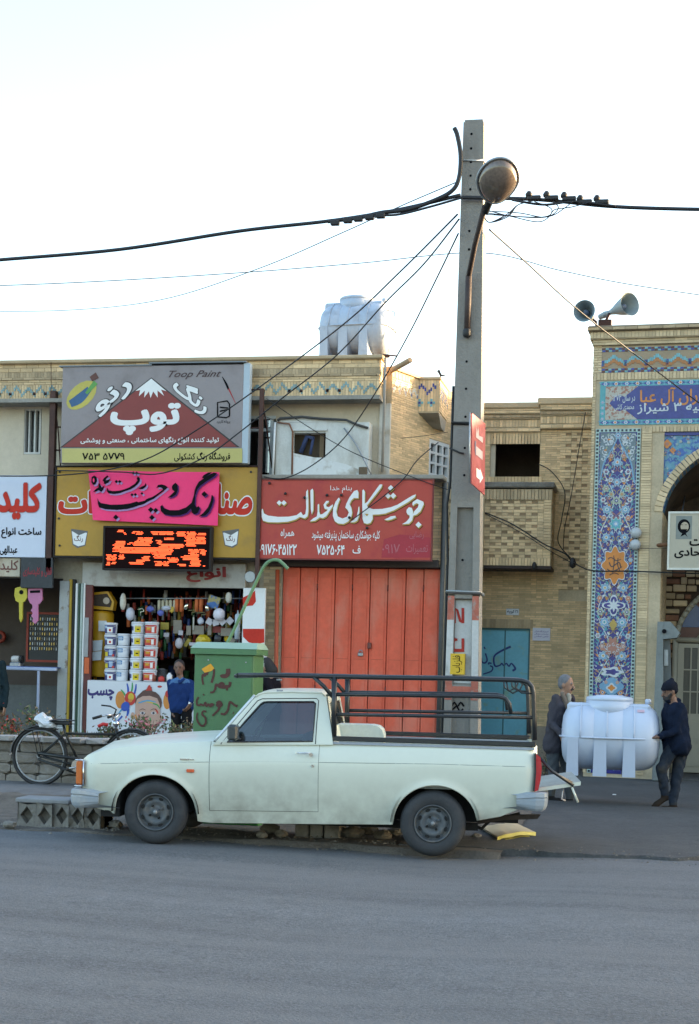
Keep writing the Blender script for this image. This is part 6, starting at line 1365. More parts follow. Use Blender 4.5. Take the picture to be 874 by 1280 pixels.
# ================================================================ water tanks
mTk = M('white_plastic', (.50, .56, .67), .38, var=.02, bump=.03, bs=8, spec=.5, coat=.15); mTk2 = M('roof_tank_plastic', (.40, .46, .55), .5, var=.05, col2=(.30, .33, .38), c2s=3)
def tank(name, label, loc, rz, s, mat):
 t = thing(name, label, 'water tank', loc, rz); R_ = .455 * s
 m = MB(); prof = [(.001, -.625), (.16, -.622), (.28, -.608), (.36, -.575), (.415, -.52), (.445, -.44), (.455, -.34), (.455, -.22), (.45, -.215), (.45, -.20), (.455, -.195), (.455, .0), (.455, .14), (.45, .145), (.45, .16), (.455, .165), (.455, .34), (.445, .44), (.415, .52), (.36, .575), (.28, .608), (.16, .622), (.001, .625)]
 m.lathe([(r * s, x * s) for r, x in prof], (0, 0, 0), 'x', mat, 48); m.build('shell', t)
 m = MB(); n = 40; out = []
 for i in range(n):
  a = 2 * math.pi * i / n; c, q = math.cos(a), math.sin(a); ex = .645 * s * (abs(c) ** .55) * (1 if c > 0 else -1); ey = .47 * s * (abs(q) ** .55) * (1 if q > 0 else -1); out.append((ex, ey, 0))
 m.tube(out, .014 * s, mat, 6, closed=True); m.build('seam_flange', t)
 for k, (x0, x1) in enumerate(((-.535, -.405), (-.20, -.05), (.17, .31))):
  m = MB()
  v = []
  for z, w_, yy in ((0, 0, .455), (-.52, .012, .43)):
   for x in (x0 - w_, x1 + w_):
    for y in (-yy, yy): v.append((x * s, y * s * 1.003, z * s))
  m.add(v, [(0, 4, 6, 2), (1, 3, 7, 5), (0, 1, 5, 4), (2, 6, 7, 3), (4, 5, 7, 6), (0, 2, 3, 1)], mat); m.build('leg_rib', t)
 for x in (-.38, -.05, .29):
  m = MB(); m.tube([(x * s, .462 * s * math.cos(a), .462 * s * math.sin(a)) for a in [i * math.pi / 16 for i in range(17)]], .009 * s, mat, 6); m.build('band_rib', t)
 for sx, l0, l1 in ((-1, .20, .56), (1, .20, .50)):
  m = MB(); x0, x1 = sx * l0 * s, sx * l1 * s; zt = .462 * s
  m.bbox(min(x0, x1), max(x0, x1), -.17 * s, .17 * s, .12 * s, zt, mat, .03 * s); m.build('end_lug', t)
 m = MB(); m.lathe([(.302 * s, .30 * s), (.300 * s, .51 * s)], (-.02 * s, 0, 0), 'z', mat, 36); nk = m.build('neck', t)
 m = MB(); m.lathe([(.29 * s, .495 * s), (.303 * s, .50 * s), (.303 * s, .535 * s), (.285 * s, .55 * s), (.18 * s, .565 * s), (.17 * s, .575 * s), (.001, .575 * s)], (-.02 * s, 0, 0), 'z', mat, 36); m.build('lid', t)
 m = MB(); m.lathe([(.04 * s, -.01), (.04 * s, .05 * s), (.025 * s, .06 * s)], (.47 * s, 0, .475 * s), 'z', mat, 12); m.build('inlet_cap', t)
 return t
TKY = -4.75
tc_ = Vector(P3(763, 921, TKY)); t = tank('water_tank', 'new white plastic water tank carried by two men in front of the mosque', tc_, R(1.5), 1.0, mTk); t.scale = (1, 1, .94)
m = MB(); m.grid(lambda u, v: (.33 + .09 * u, -.462 * math.sin(R(32) + R(7) * v), .462 * math.cos(R(32) + R(7) * v)), 2, 2, M('tank_sticker', (.60, .40, .45), .5)); m.build('sticker', t)
p = Vector(P3(447, 413, 1.1)); t = tank('roof_water_tank', 'greyish white water tank standing on the roof behind the parapet', p, R(-6), 1.0, mTk2)
zr = p.z - .52
tt = thing('tank_stand', 'rusty brown steel stand under the roof tank', 'stand', (p.x, p.y, 6.45))
for dx in (-.42, 0, .42):
 m = MB(); m.box(p.x + dx - .03, p.x + dx + .03, p.y - .4, p.y + .4, 6.45, zr, M('rusty_orange_steel', (.25, .11, .05), .8, var=.3)); m.build('stand_leg', tt, W=True)
m = MB(); m.box(p.x - .55, p.x + .65, p.y - .42, p.y - .36, zr - .04, zr, mRust); m.build('stand_rail', tt, W=True)
m = MB(); m.tube([P3(484, 388, .8), P3(493, 390, .8), P3(495, 405, .8), P3(488, 425, .8), P3(485, 446, .8), P3(483, 450, .6)], .010, mSteel, 6); m.tube([P3(476, 443, .6), P3(497, 445, .6)], .014, mRust, 6); tag(m.build('tank_hose'), 'thin grey hose looping down from the right end of the roof tank', 'hose')
# ================================================================ paint shop contents
rr = random.Random(21)
ops = OPS
YCt = -.35
a, b, c, d = R4(108, 852, 252, 940, YCt)
t = thing('poster_counter', 'shop counter fronted by a poster of a paint smeared boy under the buckets', 'counter', ((a + b) / 2, YCt, .15))
b = P(300, 890, YCt)[0]
m = MB(); m.bbox(a, b, YCt, YCt + .9, .15, d, M('counter_white', (.50, .50, .50), .5, var=.03), .01); m.build('counter_body', t, W=True)
yp = YCt - .003
mPo = M('poster_white', (.62, .63, .66), .5, var=.03)
m = MB(); m.flat([(a + .01, .25), (b - .01, .25), (b - .01, d - .015), (a + .01, d - .015)], yp, mPo); po = m.build('poster', t, W=True)
def cr(x, y): return P(100 + x / 5.4625, 840 + y / 5.4625, yp)
skin = M('poster_skin', (.50, .31, .24), .5, var=.06); hair = M('poster_hair', (.10, .045, .035), .5, var=.2)
def ell(mb, x, y, rx, ry, yy, mat, n=20, rot=0): mb.flat([cr(x + rx * math.cos(k) * math.cos(rot) - ry * math.sin(k) * math.sin(rot), y + rx * math.cos(k) * math.sin(rot) + ry * math.sin(k) * math.cos(rot)) for k in [i * 2 * math.pi / n for i in range(n)]], yy, mat)
m = MB(); L = yp - .001
colr = [M('p_blue', (.02, .07, .38), .5), M('p_red', (.50, .03, .02), .5), M('p_yellow', (.60, .42, .03), .5), M('p_orange', (.58, .22, .04), .5), M('p_green', (.05, .28, .08), .5), M('p_cyan', (.08, .30, .50), .5)]
ell(m, 275, 190, 32, 60, L, colr[3]); ell(m, 595, 200, 26, 55, L, colr[3]); ell(m, 600, 150, 18, 24, L - .001, colr[1]); ell(m, 545, 100, 16, 8, L - .001, colr[1])
for i, (x0, y0, x1, y1, k, w_) in enumerate(((330, 145, 322, 78, 0, 14), (352, 140, 358, 72, 4, 12), (372, 150, 384, 82, 0, 13), (310, 160, 280, 120, 4, 12), (312, 215, 250, 300, 5, 10), (330, 250, 322, 300, 0, 18), (290, 300, 240, 350, 0, 12), (232, 300, 250, 340, 5, 8))):
 ribbon(m, [(*cr(x0, y0), w_ / 5.46 / 75), (*cr((x0 + x1) / 2 + 3, (y0 + y1) / 2), w_ / 5.46 / 75), (*cr(x1, y1), w_ * .6 / 5.46 / 75)], L - .0015 - .0004 * i, colr[k])
ell(m, 345, 180, 38, 48, L - .006, colr[1]); ell(m, 350, 170, 20, 26, L - .007, colr[2]); ell(m, 345, 195, 14, 12, L - .008, colr[3]); ell(m, 312, 235, 28, 34, L - .009, colr[0], rot=.5)
ell(m, 470, 210, 92, 82, L - .010, hair); m.flat([cr(*q) for q in ((410, 150), (430, 128), (455, 118), (470, 90), (478, 112), (490, 100), (494, 130), (520, 138), (545, 160))], L - .0102, hair); m.flat([cr(*q) for q in ((450, 128), (470, 92), (480, 88), (495, 125))], L - .011, colr[1])
ell(m, 362, 300, 14, 26, L - .011, skin); ell(m, 552, 322, 14, 26, L - .011, skin)
m.flat([cr(*q) for q in ((380, 220), (392, 185), (430, 165), (480, 163), (530, 180), (548, 225), (550, 300), (540, 350), (515, 390), (490, 405), (465, 400), (430, 370), (395, 330), (378, 280))], L - .012, skin)
for i, (x0, y0, xm, ym, x1, y1, k) in enumerate(((395, 215, 450, 200, 540, 225, 2), (400, 212, 460, 196, 520, 205, 5), (500, 215, 530, 225, 548, 250, 4), (385, 300, 392, 330, 398, 345, 1), (378, 290, 385, 305, 384, 325, 3), (515, 250, 530, 270, 535, 285, 1), (480, 310, 484, 330, 480, 350, 4))):
 ribbon(m, [(*cr(x0, y0), 8 / 400), (*cr(xm, ym), 10 / 400), (*cr(x1, y1), 5 / 400)], L - .0135 - .0003 * i, colr[k])
for x in (430, 505):
 ell(m, x, 280, 17, 10, L - .0165, M('eye_white', (.55, .5, .5), .5)); ell(m, x, 280, 8, 8, L - .0175, M('eye_dark', (.04, .03, .04), .5)); ribbon(m, [(*cr(x - 22, 262), .006), (*cr(x, 252), .012), (*cr(x + 22, 260), .006)], L - .0168, hair)
ribbon(m, [(*cr(468, 290), .006), (*cr(463, 325), .008), (*cr(455, 335), .012), (*cr(475, 340), .01), (*cr(490, 333), .008)], L - .0172, M('skin_shade', (.33, .16, .12), .5)); ell(m, 472, 368, 24, 9, L - .0166, M('lip', (.42, .10, .10), .5)); ell(m, 472, 368, 16, 3, L - .0176, hair)
m.build('boy_picture', po, W=True)
m = MB(); text(m, 'چسب', (P(109.5, 870, yp)[0], P(143, 870, yp)[0], P(120, 875, yp)[1], P(120, 861, yp)[1]), yp - .002, M('poster_navy', (.03, .02, .14), .5), .045); text(m, 'رنگ', (P(233, 905, yp)[0], P(245, 905, yp)[0], P(238, 915, yp)[1], P(238, 897, yp)[1]), yp - .002, MATS['poster_navy'], .045); m.build('lettering', po, W=True)
# clip anything left of the counter: letters start at its edge
# --- buckets
bk_mat = dict(w=M('bucket_white', (.66, .67, .70), .4, var=.04), a=M('label_dark_blue', (.05, .05, .16), .5), b=M('label_blue', (.07, .20, .40), .5), y=M('label_yellow', (.62, .46, .01), .5), r=M('label_red', (.50, .04, .03), .5), s=M('label_skyblue', (.30, .42, .60), .5), o=M('label_orange', (.60, .20, .02), .5))
def bucket(px0, px1, pyt, pyb, Y, kind, label, first=None):
 x0, x1, z0, z1 = R4(px0, pyt, px1, pyb, Y); r = (x1 - x0) / 2; h = z1 - z0; t = thing('paint_bucket', label, 'bucket', ((x0 + x1) / 2, Y, z0), 0, 'stacked paint buckets')
 m = MB(); m.lathe([(r * .84, 0), (r * .86, .004), (r * .95, h * .86)], (0, 0, 0), 'z', bk_mat['w'], 20); m.build('bucket_body', t)
 m = MB(); m.lathe([(r * .98, h * .84), (r, h * .85), (r, h * .95), (r * .9, h * .99), (r * .1, h * .985), (.001, h * .985)], (0, 0, 0), 'z', bk_mat['w'], 20); m.build('lid', t)
 def patch(mb, u0, u1, v0, v1, mat, k=0):
  mb.grid(lambda u, v: ((r * (.86 + .09 * (v0 + (v1 - v0) * v)) + .0025 + k) * math.sin(u0 + (u1 - u0) * u), -(r * (.86 + .09 * (v0 + (v1 - v0) * v)) + .0025 + k) * math.cos(u0 + (u1 - u0) * u), h * (v0 + (v1 - v0) * v)), 8, 1, mat)
 m = MB()
 if kind == 'a': patch(m, -1.2, 1.2, .08, .78, bk_mat['a']); patch(m, -.3, .6, .15, .62, mWhite, .001); patch(m, .0, .35, .25, .45, bk_mat['r'], .002); patch(m, -.9, -.3, .5, .72, bk_mat['s'], .001)
 if kind == 'c': patch(m, -1.2, 1.2, .08, .78, bk_mat['a']); patch(m, -.9, -.2, .12, .5, bk_mat['y'], .001); patch(m, .0, .6, .2, .7, bk_mat['s'], .001); patch(m, .5, .9, .1, .3, bk_mat['r'], .001)
 if kind == 'b': patch(m, -.7, .25, .42, .76, bk_mat['b']); patch(m, -.6, .1, .5, .54, mWhite, .001); patch(m, -.5, .1, .62, .66, mWhite, .001)
 if kind == 'y': patch(m, -.25, .75, .1, .66, bk_mat['y']); patch(m, -1.2, -.5, .25, .6, bk_mat['a']); patch(m, .1, .5, .3, .4, mInk, .001)
 if kind == 'r': patch(m, -1.1, 1.1, .08, .74, bk_mat['r']); patch(m, -.6, .2, .3, .62, bk_mat['o'], .001); patch(m, .3, .7, .15, .6, mWhite, .001); patch(m, -.4, .0, .42, .5, bk_mat['y'], .002)
 m.build('label', t)
 m = MB(); m.tube([(-r * 1.02 * math.cos(a_), -r * 1.02 * math.sin(a_) * .9 - .003, h * .84 - h * .28 * math.sin(a_)) for a_ in [i * math.pi / 12 for i in range(13)]], .003, bk_mat['w'], 4); m.build('handle', t)
 return t
ordn = ['topmost', 'second from the top', 'middle', 'second from the bottom', 'lowest']
YBk = -.12
colm = [('dark blue labelled', 131, 'a', [778, 793, 807.5, 822, 836.5, 851.5], 16), ('yellow labelled', 165, 'y', [777, 792, 807, 822, 836.5, 851.5], 16.5), ('red labelled', 182, 'r', [777, 793, 808, 822, 837, 851.5], 17.5)]
for nm, px, kd, ys, w_ in colm:
 for i in range(5):
  x = px - (0 if kd == 'a' else 1.2) * i * .55 + (0 if kd != 'a' else .0) + 8
  bucket(x - w_ / 2, x + w_ / 2, ys[i] + .3, ys[i + 1], YBk, ('c' if kd == 'a' and i in (2, 3) else kd), '%s paint bucket, %s of its stack on the counter' % (nm, ordn[i]))
for i in range(4):
 y0 = 792 + 15 * i; bucket(147 - i * .8, 163 - i * .8, y0, y0 + 14.7 + (0 if i < 3 else 0), YBk + .02, 'b', 'white paint bucket with small blue label, %s of its stack of four' % ['topmost', 'second from the top', 'third from the top', 'lowest'][i])
t = thing('paint_tin', 'shiny metal tin between the buckets and the shopkeeper', 'tin', P3(200, 852, .1)); m = MB(); x0, x1, z0, z1 = R4(195, 836, 207, 852, .1); m.lathe([((x1 - x0) / 2, 0), ((x1 - x0) / 2, z1 - z0), ((x1 - x0) / 2 * 1.05, z1 - z0), ((x1 - x0) * .4, z1 - z0 + .005), (.001, z1 - z0)], ((x0 + x1) / 2, .1, z0), 'z', M('shiny_tin', (.5, .5, .5), .25, metal=1), 18); m.build('tin_body', t, W=True)
for px, w_, h, mt, lb in ((202, 8, 7, bk_mat['r'], 'small dark red tin on the counter beside the shopkeeper'), (192, 7, 10, M('tin_brown', (.2, .06, .03), .5), 'small brown tin right of the red bucket stack'), (212, 7, 11, bk_mat['w'], 'small white bottle on the counter next to the shopkeeper'), (196, 6, 20, M('bottle_green', (.05, .35, .08), .4), 'green topped bottle right of the bucket stacks')):
 x0, x1, z0, z1 = R4(px - w_ / 2, 852 - h, px + w_ / 2, 852, -.15 if px != 196 else .3); r = (x1 - x0) / 2; z1 = z1; m = MB()
 m.lathe([(r, 0), (r, (z1 - z0) * .75), (r * .5, (z1 - z0) * .85), (r * .45, z1 - z0), (.001, z1 - z0)], ((x0 + x1) / 2, -.15 if px != 196 else .3, z0), 'z', mt, 14); tag(m.build('small_container'), lb, 'container')
# --- yellow barrel heater with its clock like head
t = thing('yellow_tank_display', 'tall yellow cylinder with yellow framed dial on top in the paint shop', 'cylinder', P3(128, 935, .35))
mYe = M('barrel_yellow', (.56, .30, .012), .4, var=.08)
x0, x1, z0, z1 = R4(113, 764, 141, 846, .3); m = MB(); r = (x1 - x0) / 2; m.lathe([(r * .92, 0), (r, .03), (r, z1 - z0 - .05), (r * .85, z1 - z0), (.001, z1 - z0 + .01)], ((x0 + x1) / 2, .3, z0), 'z', mYe, 24); m.build('cylinder', t, W=True)
m = MB(); m.lathe([(.03, 0), (.03, z0 - .15)], ((x0 + x1) / 2 - .1, .3, .15), 'z', mYe, 8); m.build('leg', t, W=True)
m = MB(); m.lathe([(.03, 0), (.03, z0 - .15)], ((x0 + x1) / 2 + .1, .3, .15), 'z', mYe, 8); m.build('leg', t, W=True)
f = lambda l: [P(x, y, .1) for x, y in l]
m = MB(); m.prism(f([(113, 741), (135, 739), (143, 752), (141, 763), (115, 761)]), .1, .25, mYe); m.build('dial_housing', t, W=True)
m = MB(); m.prism(f([(116, 744), (134, 742), (140, 752), (138, 759), (117, 757)]), .09, .099, mDarkB); m.build('dial_face', t, W=True)
m = MB(); x, z = P(133, 751, .08); m.lathe([(.06, 0), (.06, .008), (.04, .009), (.001, .009)], (x, .078, z), 'y', M('dial_silver', (.35, .3, .25), .4, metal=.6), 12); m.build('dial', t, W=True)
m = MB(); 
for q in (((124, 776), (134, 776), (134, 789), (124, 789)), ((117, 801), (129, 800), (128, 813), (117, 814)), ((114, 815), (128, 814), (127, 825), (113, 826))):
 px_ = [P(x, y, .05) for x, y in q]; m.prism(px_, .0 + .02, .035, M('paper_label', (.52, .56, .58), .6, var=.1, vs=20))
m.build('paper_labels', t, kind='stuff', W=True)
# --- shop side posts and shutters
def post(px0, px1, py0, Y, mat, label, nm='door_post', cat='post', dep=.08):
 a_, b_, c_, d_ = R4(px0, py0, px1, 930, Y); m = MB(); m.bbox(a_, b_, Y, Y + dep, .15, d_, mat, .01); return tag(m.build(nm), label, cat)
mGP = M('old_grey_paint', (.33, .34, .33), .6, var=.1, col2=(.18, .14, .10), c2s=6, c2t=(.6, .7))
post(72, 84, 726, -.12, mGP, 'worn pale grey door post between the key shop and the paint shop')
post(83.5, 87.5, 724, -.09, M('post_yellow', (.46, .30, .03), .6, var=.15), 'thin yellow edge strip beside the pale grey door post')
post(87.5, 92, 724, -.06, mBlack, 'dark gap post next to the yellow strip')  # black strip put in where there is a dark gap
for i, (p0, p1, mt, lb) in enumerate(((92, 95, mWhiteP, 'leftmost white bar of the folded shutter'), (95.5, 98, M('dark_green_bar', (.03, .07, .04), .5), 'dark green bar of the folded shutter'), (98.5, 101.5, M('pale_green_bar', (.36, .42, .38), .5), 'pale green bar of the folded shutter'), (102, 104.2, mWhiteP, 'rightmost white bar of the folded shutter'))): post(p0, p1, 729, -.14 - .01 * i, mt, lb, 'shutter_bar', 'shutter bar')
post(104.5, 113.5, 731, -.16, M('maroon_paint', (.11, .018, .015), .5, var=.15), 'dark maroon door post left of the paint shop opening')
m = MB(); a_, b_, c_, d_ = R4(105.5, 772, 110.5, 821, -.17); m.box(a_, b_, -.175, -.162, c_, d_, M('grey_strip_plate', (.28, .28, .28), .5)); a_, b_, c_, d_ = R4(105.5, 822, 111.5, 842, -.17); m.box(a_, b_, -.175, -.162, c_, d_, M('orange_plate', (.55, .10, .02), .5)); tag(m.build('post_plates'), 'grey and orange plates on the maroon door post', 'plate', kind='stuff')
# --- hanging goods
def rail(y, Y, lb, x0=150, x1=306): 
 m = MB(); m.tube([P3(x0, y, Y), P3(x1, y, Y)], .012, mSteel, 6); tag(m.build('hanging_rail'), lb, 'rail')
rail(748, .12, 'steel rail across the top of the paint shop opening')
def hang(px, py, w_, h, Y, mat, nm, lb, cat, form='roll', grp='goods hanging in the paint shop', rot=0.):
 k = .0136; c = Vector(P3(px, py + h / 2, Y)); W_, H_ = w_ * k / 2, h * k / 2; m = MB(); parts = []
 if form == 'roll': m.lathe([(W_ * .4, -H_), (W_, -H_ * .96), (W_, H_ * .9), (W_ * .3, H_), (W_ * .2, H_ * 1.25)], (0, 0, 0), 'z', mat, 12)
 elif form == 'ball': m.lathe([(.001, -H_), (W_ * .6, -H_ * .85), (W_ * .95, -H_ * .4), (W_, 0), (W_ * .9, H_ * .5), (W_ * .5, H_ * .88), (.001, H_)], (0, 0, 0), 'z', mat, 16)
 elif form == 'card': m.bbox(-W_, W_, -.006, .006, -H_, H_, mat, .002)
 elif form == 'brush': m.lathe([(W_ * .25, H_), (W_ * .3, H_ * .3), (W_ * .8, H_ * .1), (W_, 0), (W_ * .9, -H_ * .9), (W_ * .3, -H_)], (0, 0, 0), 'z', mat, 10, sy=.4)
 elif form == 'pack':
  bm = bmesh.new(); bmesh.ops.create_icosphere(bm, subdivisions=2, radius=1); s_ = rr.uniform(0, 99)
  for q in bm.verts: kk = 1 + .3 * noise.noise(q.co * 2 + Vector((s_, 0, 0))); q.co = Vector((q.co.x * W_ * kk, q.co.y * W_ * .5 * kk, q.co.z * H_ * kk))
  m.bm(bm, mat)
 elif form == 'hook': m.tube([(-W_, 0, H_ * .6), (W_ * .6, 0, H_ * .9), (W_, 0, H_ * .2), (0, 0, 0), (0, 0, -H_)], .008, mat, 5)
 if rot: m.xf(Matrix.Rotation(rot, 4, 'Y'))
 o = m.build(nm, loc=c); return tag(o, lb, cat, grp)
cream = M('fleece_cream', (.50, .46, .34), .9, var=.1); orr = M('roller_orange', (.62, .16, .05), .8, var=.1); dkr = M('roller_dark_red', (.22, .03, .02), .8)
pos = ['leftmost', 'second', 'third', 'fourth', 'rightmost']
for i in range(5): hang(199 + i * 4.8, 750, 4, 15, .15, cream, 'paint_roller', '%s cream roller sleeve of the cream row on the rail' % pos[i], 'paint roller')
for i, x in enumerate((221, 227, 246, 251.5)): hang(x, 748, 5, 17, .15, orr, 'paint_roller', ('leftmost', 'second', 'third', 'rightmost')[i] + ' orange roller sleeve on the rail', 'paint roller')
for i, x in enumerate((233, 238, 257)): hang(x, 747, 4, 14, .25, dkr, 'paint_roller', ('left', 'middle', 'right')[i] + ' dark red roller among the orange sleeves', 'paint roller')
hang(154, 741, 8, 22, -.02, M('bulb_wire', (.55, .52, .45), .5), 'wire_bulb', 'caged bulb with red neck hanging at the left of the rail', 'bulb', 'ball'); hang(286, 740, 8, 14, -.02, M('bulb_wire', (.55, .52, .45), .5), 'wire_bulb', 'white caged bulb hanging at the right of the rail', 'bulb', 'ball')
hang(154, 755, 4, 10, 0, dkr, 'brush_handle', 'dark red handle under the left bulb', 'handle', 'roll'); hang(163, 759, 11, 17, 0, M('pale_plastic', (.48, .50, .58), .5), 'plastic_jug', 'pale plastic jug hanging above the yellow buckets', 'jug', 'ball')
hang(176, 760, 9, 10, -.05, M('bright_metal', (.8, .75, .6), .2, metal=1), 'metal_hook', 'bright bent metal handle above the yellow bucket stack', 'handle', 'hook')
hang(188, 757, 10, 8, .05, M('blue_bag', (.10, .12, .40), .5), 'blue_packet', 'left blue packet under the cream rollers', 'packet', 'pack'); hang(201, 762, 9, 8, .05, M('blue_bag', (.1, .12, .4), .5), 'blue_packet', 'right blue packet under the cream rollers', 'packet', 'pack')
hang(208, 757, 12, 6, .02, M('pale_plastic', (.48, .5, .58), .5), 'pale_packet', 'pale packet below the cream rollers', 'packet', 'pack'); hang(215, 758, 6, 8, .05, M('yellow_packet_foil', (.55, .38, .05), .5), 'yellow_packet', 'small yellow packet beside the first orange sleeve', 'packet', 'pack')
hang(233, 754, 5, 8, -.05, M('bright_metal', (.8, .75, .6), .2, metal=1), 'torch', 'left shiny metal torch below the orange sleeves', 'torch', 'roll', rot=.4); hang(259, 756, 5, 8, -.05, M('bright_metal', (.8, .75, .6), .2, metal=1), 'torch', 'right shiny metal torch below the orange sleeves', 'torch', 'roll', rot=-.2)
hang(240, 762, 10, 7, 0, M('olive_metal', (.2, .18, .08), .5), 'bent_bracket', 'left olive bracket under the torches', 'bracket', 'hook'); hang(252, 765, 12, 7, 0, M('olive_metal', (.2, .18, .08), .5), 'bent_bracket', 'right olive bracket under the torches', 'bracket', 'hook')
hang(267, 745, 15, 15, .0, M('printed_bag', (.35, .30, .12), .5, var=.3, vs=9, col2=(.03, .12, .35), c2s=5, c2t=(.48, .52)), 'printed_bag', 'yellow and blue printed bag hanging from the rail', 'bag', 'card', rot=.3)
hang(274, 760, 15, 16, -.08, M('white_ball', (.62, .60, .68), .5), 'hanging_ball', 'big white ball hanging at the right of the shop opening', 'ball', 'ball')
for i, x in enumerate((262, 269.5, 278, 287.5)): hang(x, 773 + (1 if i % 2 else 0) - (2 if i == 3 else 0), 8, 8, -.05, M('diamond_card', (.45, .43, .46), .6), 'diamond_card', ('leftmost', 'second', 'third', 'rightmost')[i] + ' white card of the zigzag row under the ball', 'card', 'card', rot=(.5, 1.3, .8, .75)[i])
hang(297, 767, 7, 32, -.1, M('rolled_film', (.45, .52, .58), .4), 'rolled_film', 'pale blue upright roll at the right edge of the shop opening', 'roll', 'roll')
for x, y, w_, h, m_, l, f_ in ((251, 772, 9, 9, 'pale_plastic', 'grey white mask shaped item under the right bracket', 'pack'), (222, 775, 11, 17, 'dusty_card', 'grey beige card in the middle of the hanging goods', 'card'), (236, 782, 6, 12, 'dusty_card', 'small beige card right of the large one', 'card'), (248, 782, 15, 11, 'dusty_card', 'wide beige card below the mask shaped item', 'card'), (262, 782, 5, 12, 'dusty_card', 'narrow beige card left of the red spools', 'card'), (283, 785, 14, 10, 'dusty_card', 'wide beige card under the diamond cards', 'card'),
        (242, 771, 2, 17, 'bulb_wire', 'thin bright vertical stick in the middle of the goods', 'roll'), (206, 778, 11, 9, 'dull_yellow_frame', 'yellow squarish frame left of the beige card', 'card'), (208, 791, 7, 5, 'diamond_card', 'small white tag at the left', 'card'), (226, 788, 6, 6, 'diamond_card', 'small white tag left of the oval one', 'card'), (224, 797, 10, 14, 'diamond_card', 'white oval tag above the head of the shopkeeper', 'ball'),
        (254, 793, 18, 14, 'yellow_foil', 'crumpled bright yellow packet left of the cabinet top', 'pack'), (234, 798, 5, 11, 'dull_yellow_frame', 'yellow handled tool hanging left of the crumpled packet', 'card'), (283, 794, 6, 8, 'yellow_foil', 'small yellow packet right of the dark bottles', 'pack'), (272, 783, 13, 8, 'dark_red_spools', 'row of dark red spools under the diamond cards', 'card'), (272, 793, 10, 12, 'dark_bottles', 'dark bottles above the cabinet', 'pack'),
        (290, 797, 8, 7, 'dusty_card', 'slanting grey piece near the green pipe', 'card'), (241, 803, 9, 4, 'diamond_card', 'pale flat item left of the cabinet lid', 'card')):
 mt = {'dusty_card': M('dusty_card', (.22, .19, .15), .7, var=.15), 'dull_yellow_frame': M('dull_yellow_frame', (.32, .24, .03), .6), 'yellow_foil': M('yellow_foil', (.52, .36, .01), .4, var=.3, vs=12), 'dark_red_spools': M('dark_red_spools', (.20, .03, .025), .6), 'dark_bottles': M('dark_bottles', (.02, .02, .025), .4)}.get(m_) or MATS[m_]
 hang(x, y, w_, h, .05 + .1 * rr.random(), mt, 'hanging_item', l, 'hanging goods', f_, rot=(.6 if 'slanting' in l or 'handled' in l else 0))
# shelves deep in the shop, with tins on them (too dim and small to single out)
sh_ = thing('back_shelves', 'dim shelves full of tins along the back of the paint shop', 'shelves', ((OPS[0] + OPS[1]) / 2, 2.4, .15))
for z in (.9, 1.35, 1.8, 2.25, 2.7):
 m = MB(); m.box(OPS[0] + .05, OPS[1] - .05, 2.15, 2.5, z, z + .025, M('shelf_wood', (.12, .08, .05), .8)); m.build('shelf', sh_, W=True)
m = MB(); cols_ = [M('tin_a', (.30, .20, .02), .5), M('tin_b', (.30, .03, .02), .5), M('tin_c', (.35, .35, .35), .5), M('tin_d', (.03, .06, .2), .5), M('tin_e', (.04, .14, .05), .5)]
for z in (.925, 1.375, 1.825, 2.275):
 x = OPS[0] + .12
 while x < OPS[1] - .15:
  r = rr.uniform(.04, .075); h = rr.uniform(.12, .3); m.lathe([(r, 0), (r, h), (.001, h)], (x, 2.26, z), 'z', rr.choice(cols_), 8); x += r * 2 + rr.uniform(.005, .07)
m.build('shelf_tins', sh_, kind='stuff', W=True)
m = MB()
for i in range(260):
 x = rr.uniform(OPS[0] + .55, OPS[1] - .1); z = rr.uniform(1.75, 2.8); y = rr.uniform(.4, 1.4); r = rr.uniform(.015, .035); h = rr.uniform(.1, .25); m.lathe([(r, 0), (r, h), (.001, h)], (x, y, z), 'z', rr.choice(cols_ + [cream, orr, dkr]), 6)
tag(m.build('hanging_brushes', kind='stuff'), 'mass of small brushes and tools hanging under the shop ceiling', 'brushes')
# --- key shop contents
t = thing('counter_rail', 'pale blue metal rail with one leg across the key shop', 'rail', P3(48, 836, -.3))
mBl = M('pale_blue_steel', (.36, .42, .56), .4, var=.06)
m = MB(); a_, b_, c_, d_ = R4(9, 834, 71, 838, -.3); m.bbox(a_ - .8, b_, -.34, -.26, c_, d_, mBl, .008); m.box(a_ - .8, b_, -.3, .35, d_ - .01, d_ + .012, M('counter_blue_top', (.05, .08, .22), .4)); m.build('rail', t, W=True)
m = MB(); x = P(48, 870, -.3)[0]; m.bbox(x - .02, x + .02, -.33, -.29, .15, c_, mBl, .005); m.build('leg', t, W=True)
m = MB(); a_, b_, c_, d_ = R4(-40, 838, 72, 930, .1); m.box(a_, b_, .2, .24, .15, d_ - .25, M('dark_counter_front', (.10, .11, .11), .6, var=.2)); m.build('counter_front', t, W=True)
t = thing('key_board', 'dark board of hanging keys in a dull red frame inside the key shop', 'board', P3(54, 850, 1.2)); a_, b_, c_, d_ = R4(36, 768, 74, 825, 1.2)
m = MB(); m.box(a_, b_, 1.2, 1.24, c_, d_, M('key_board_dark', (.03, .03, .03), .6)); m.build('panel', t, W=True)
m = MB(); mRf = M('dull_red_frame', (.30, .035, .015), .6); m.box(a_ - .04, a_, 1.18, 1.24, c_ - .04, d_ + .04, mRf); m.box(b_, b_ + .04, 1.18, 1.24, c_ - .04, d_ + .04, mRf); m.box(a_, b_, 1.181, 1.24, d_, d_ + .04, mRf); m.box(a_, b_, 1.181, 1.24, c_ - .04, c_, mRf); m.build('frame', t, W=True)
m = MB()
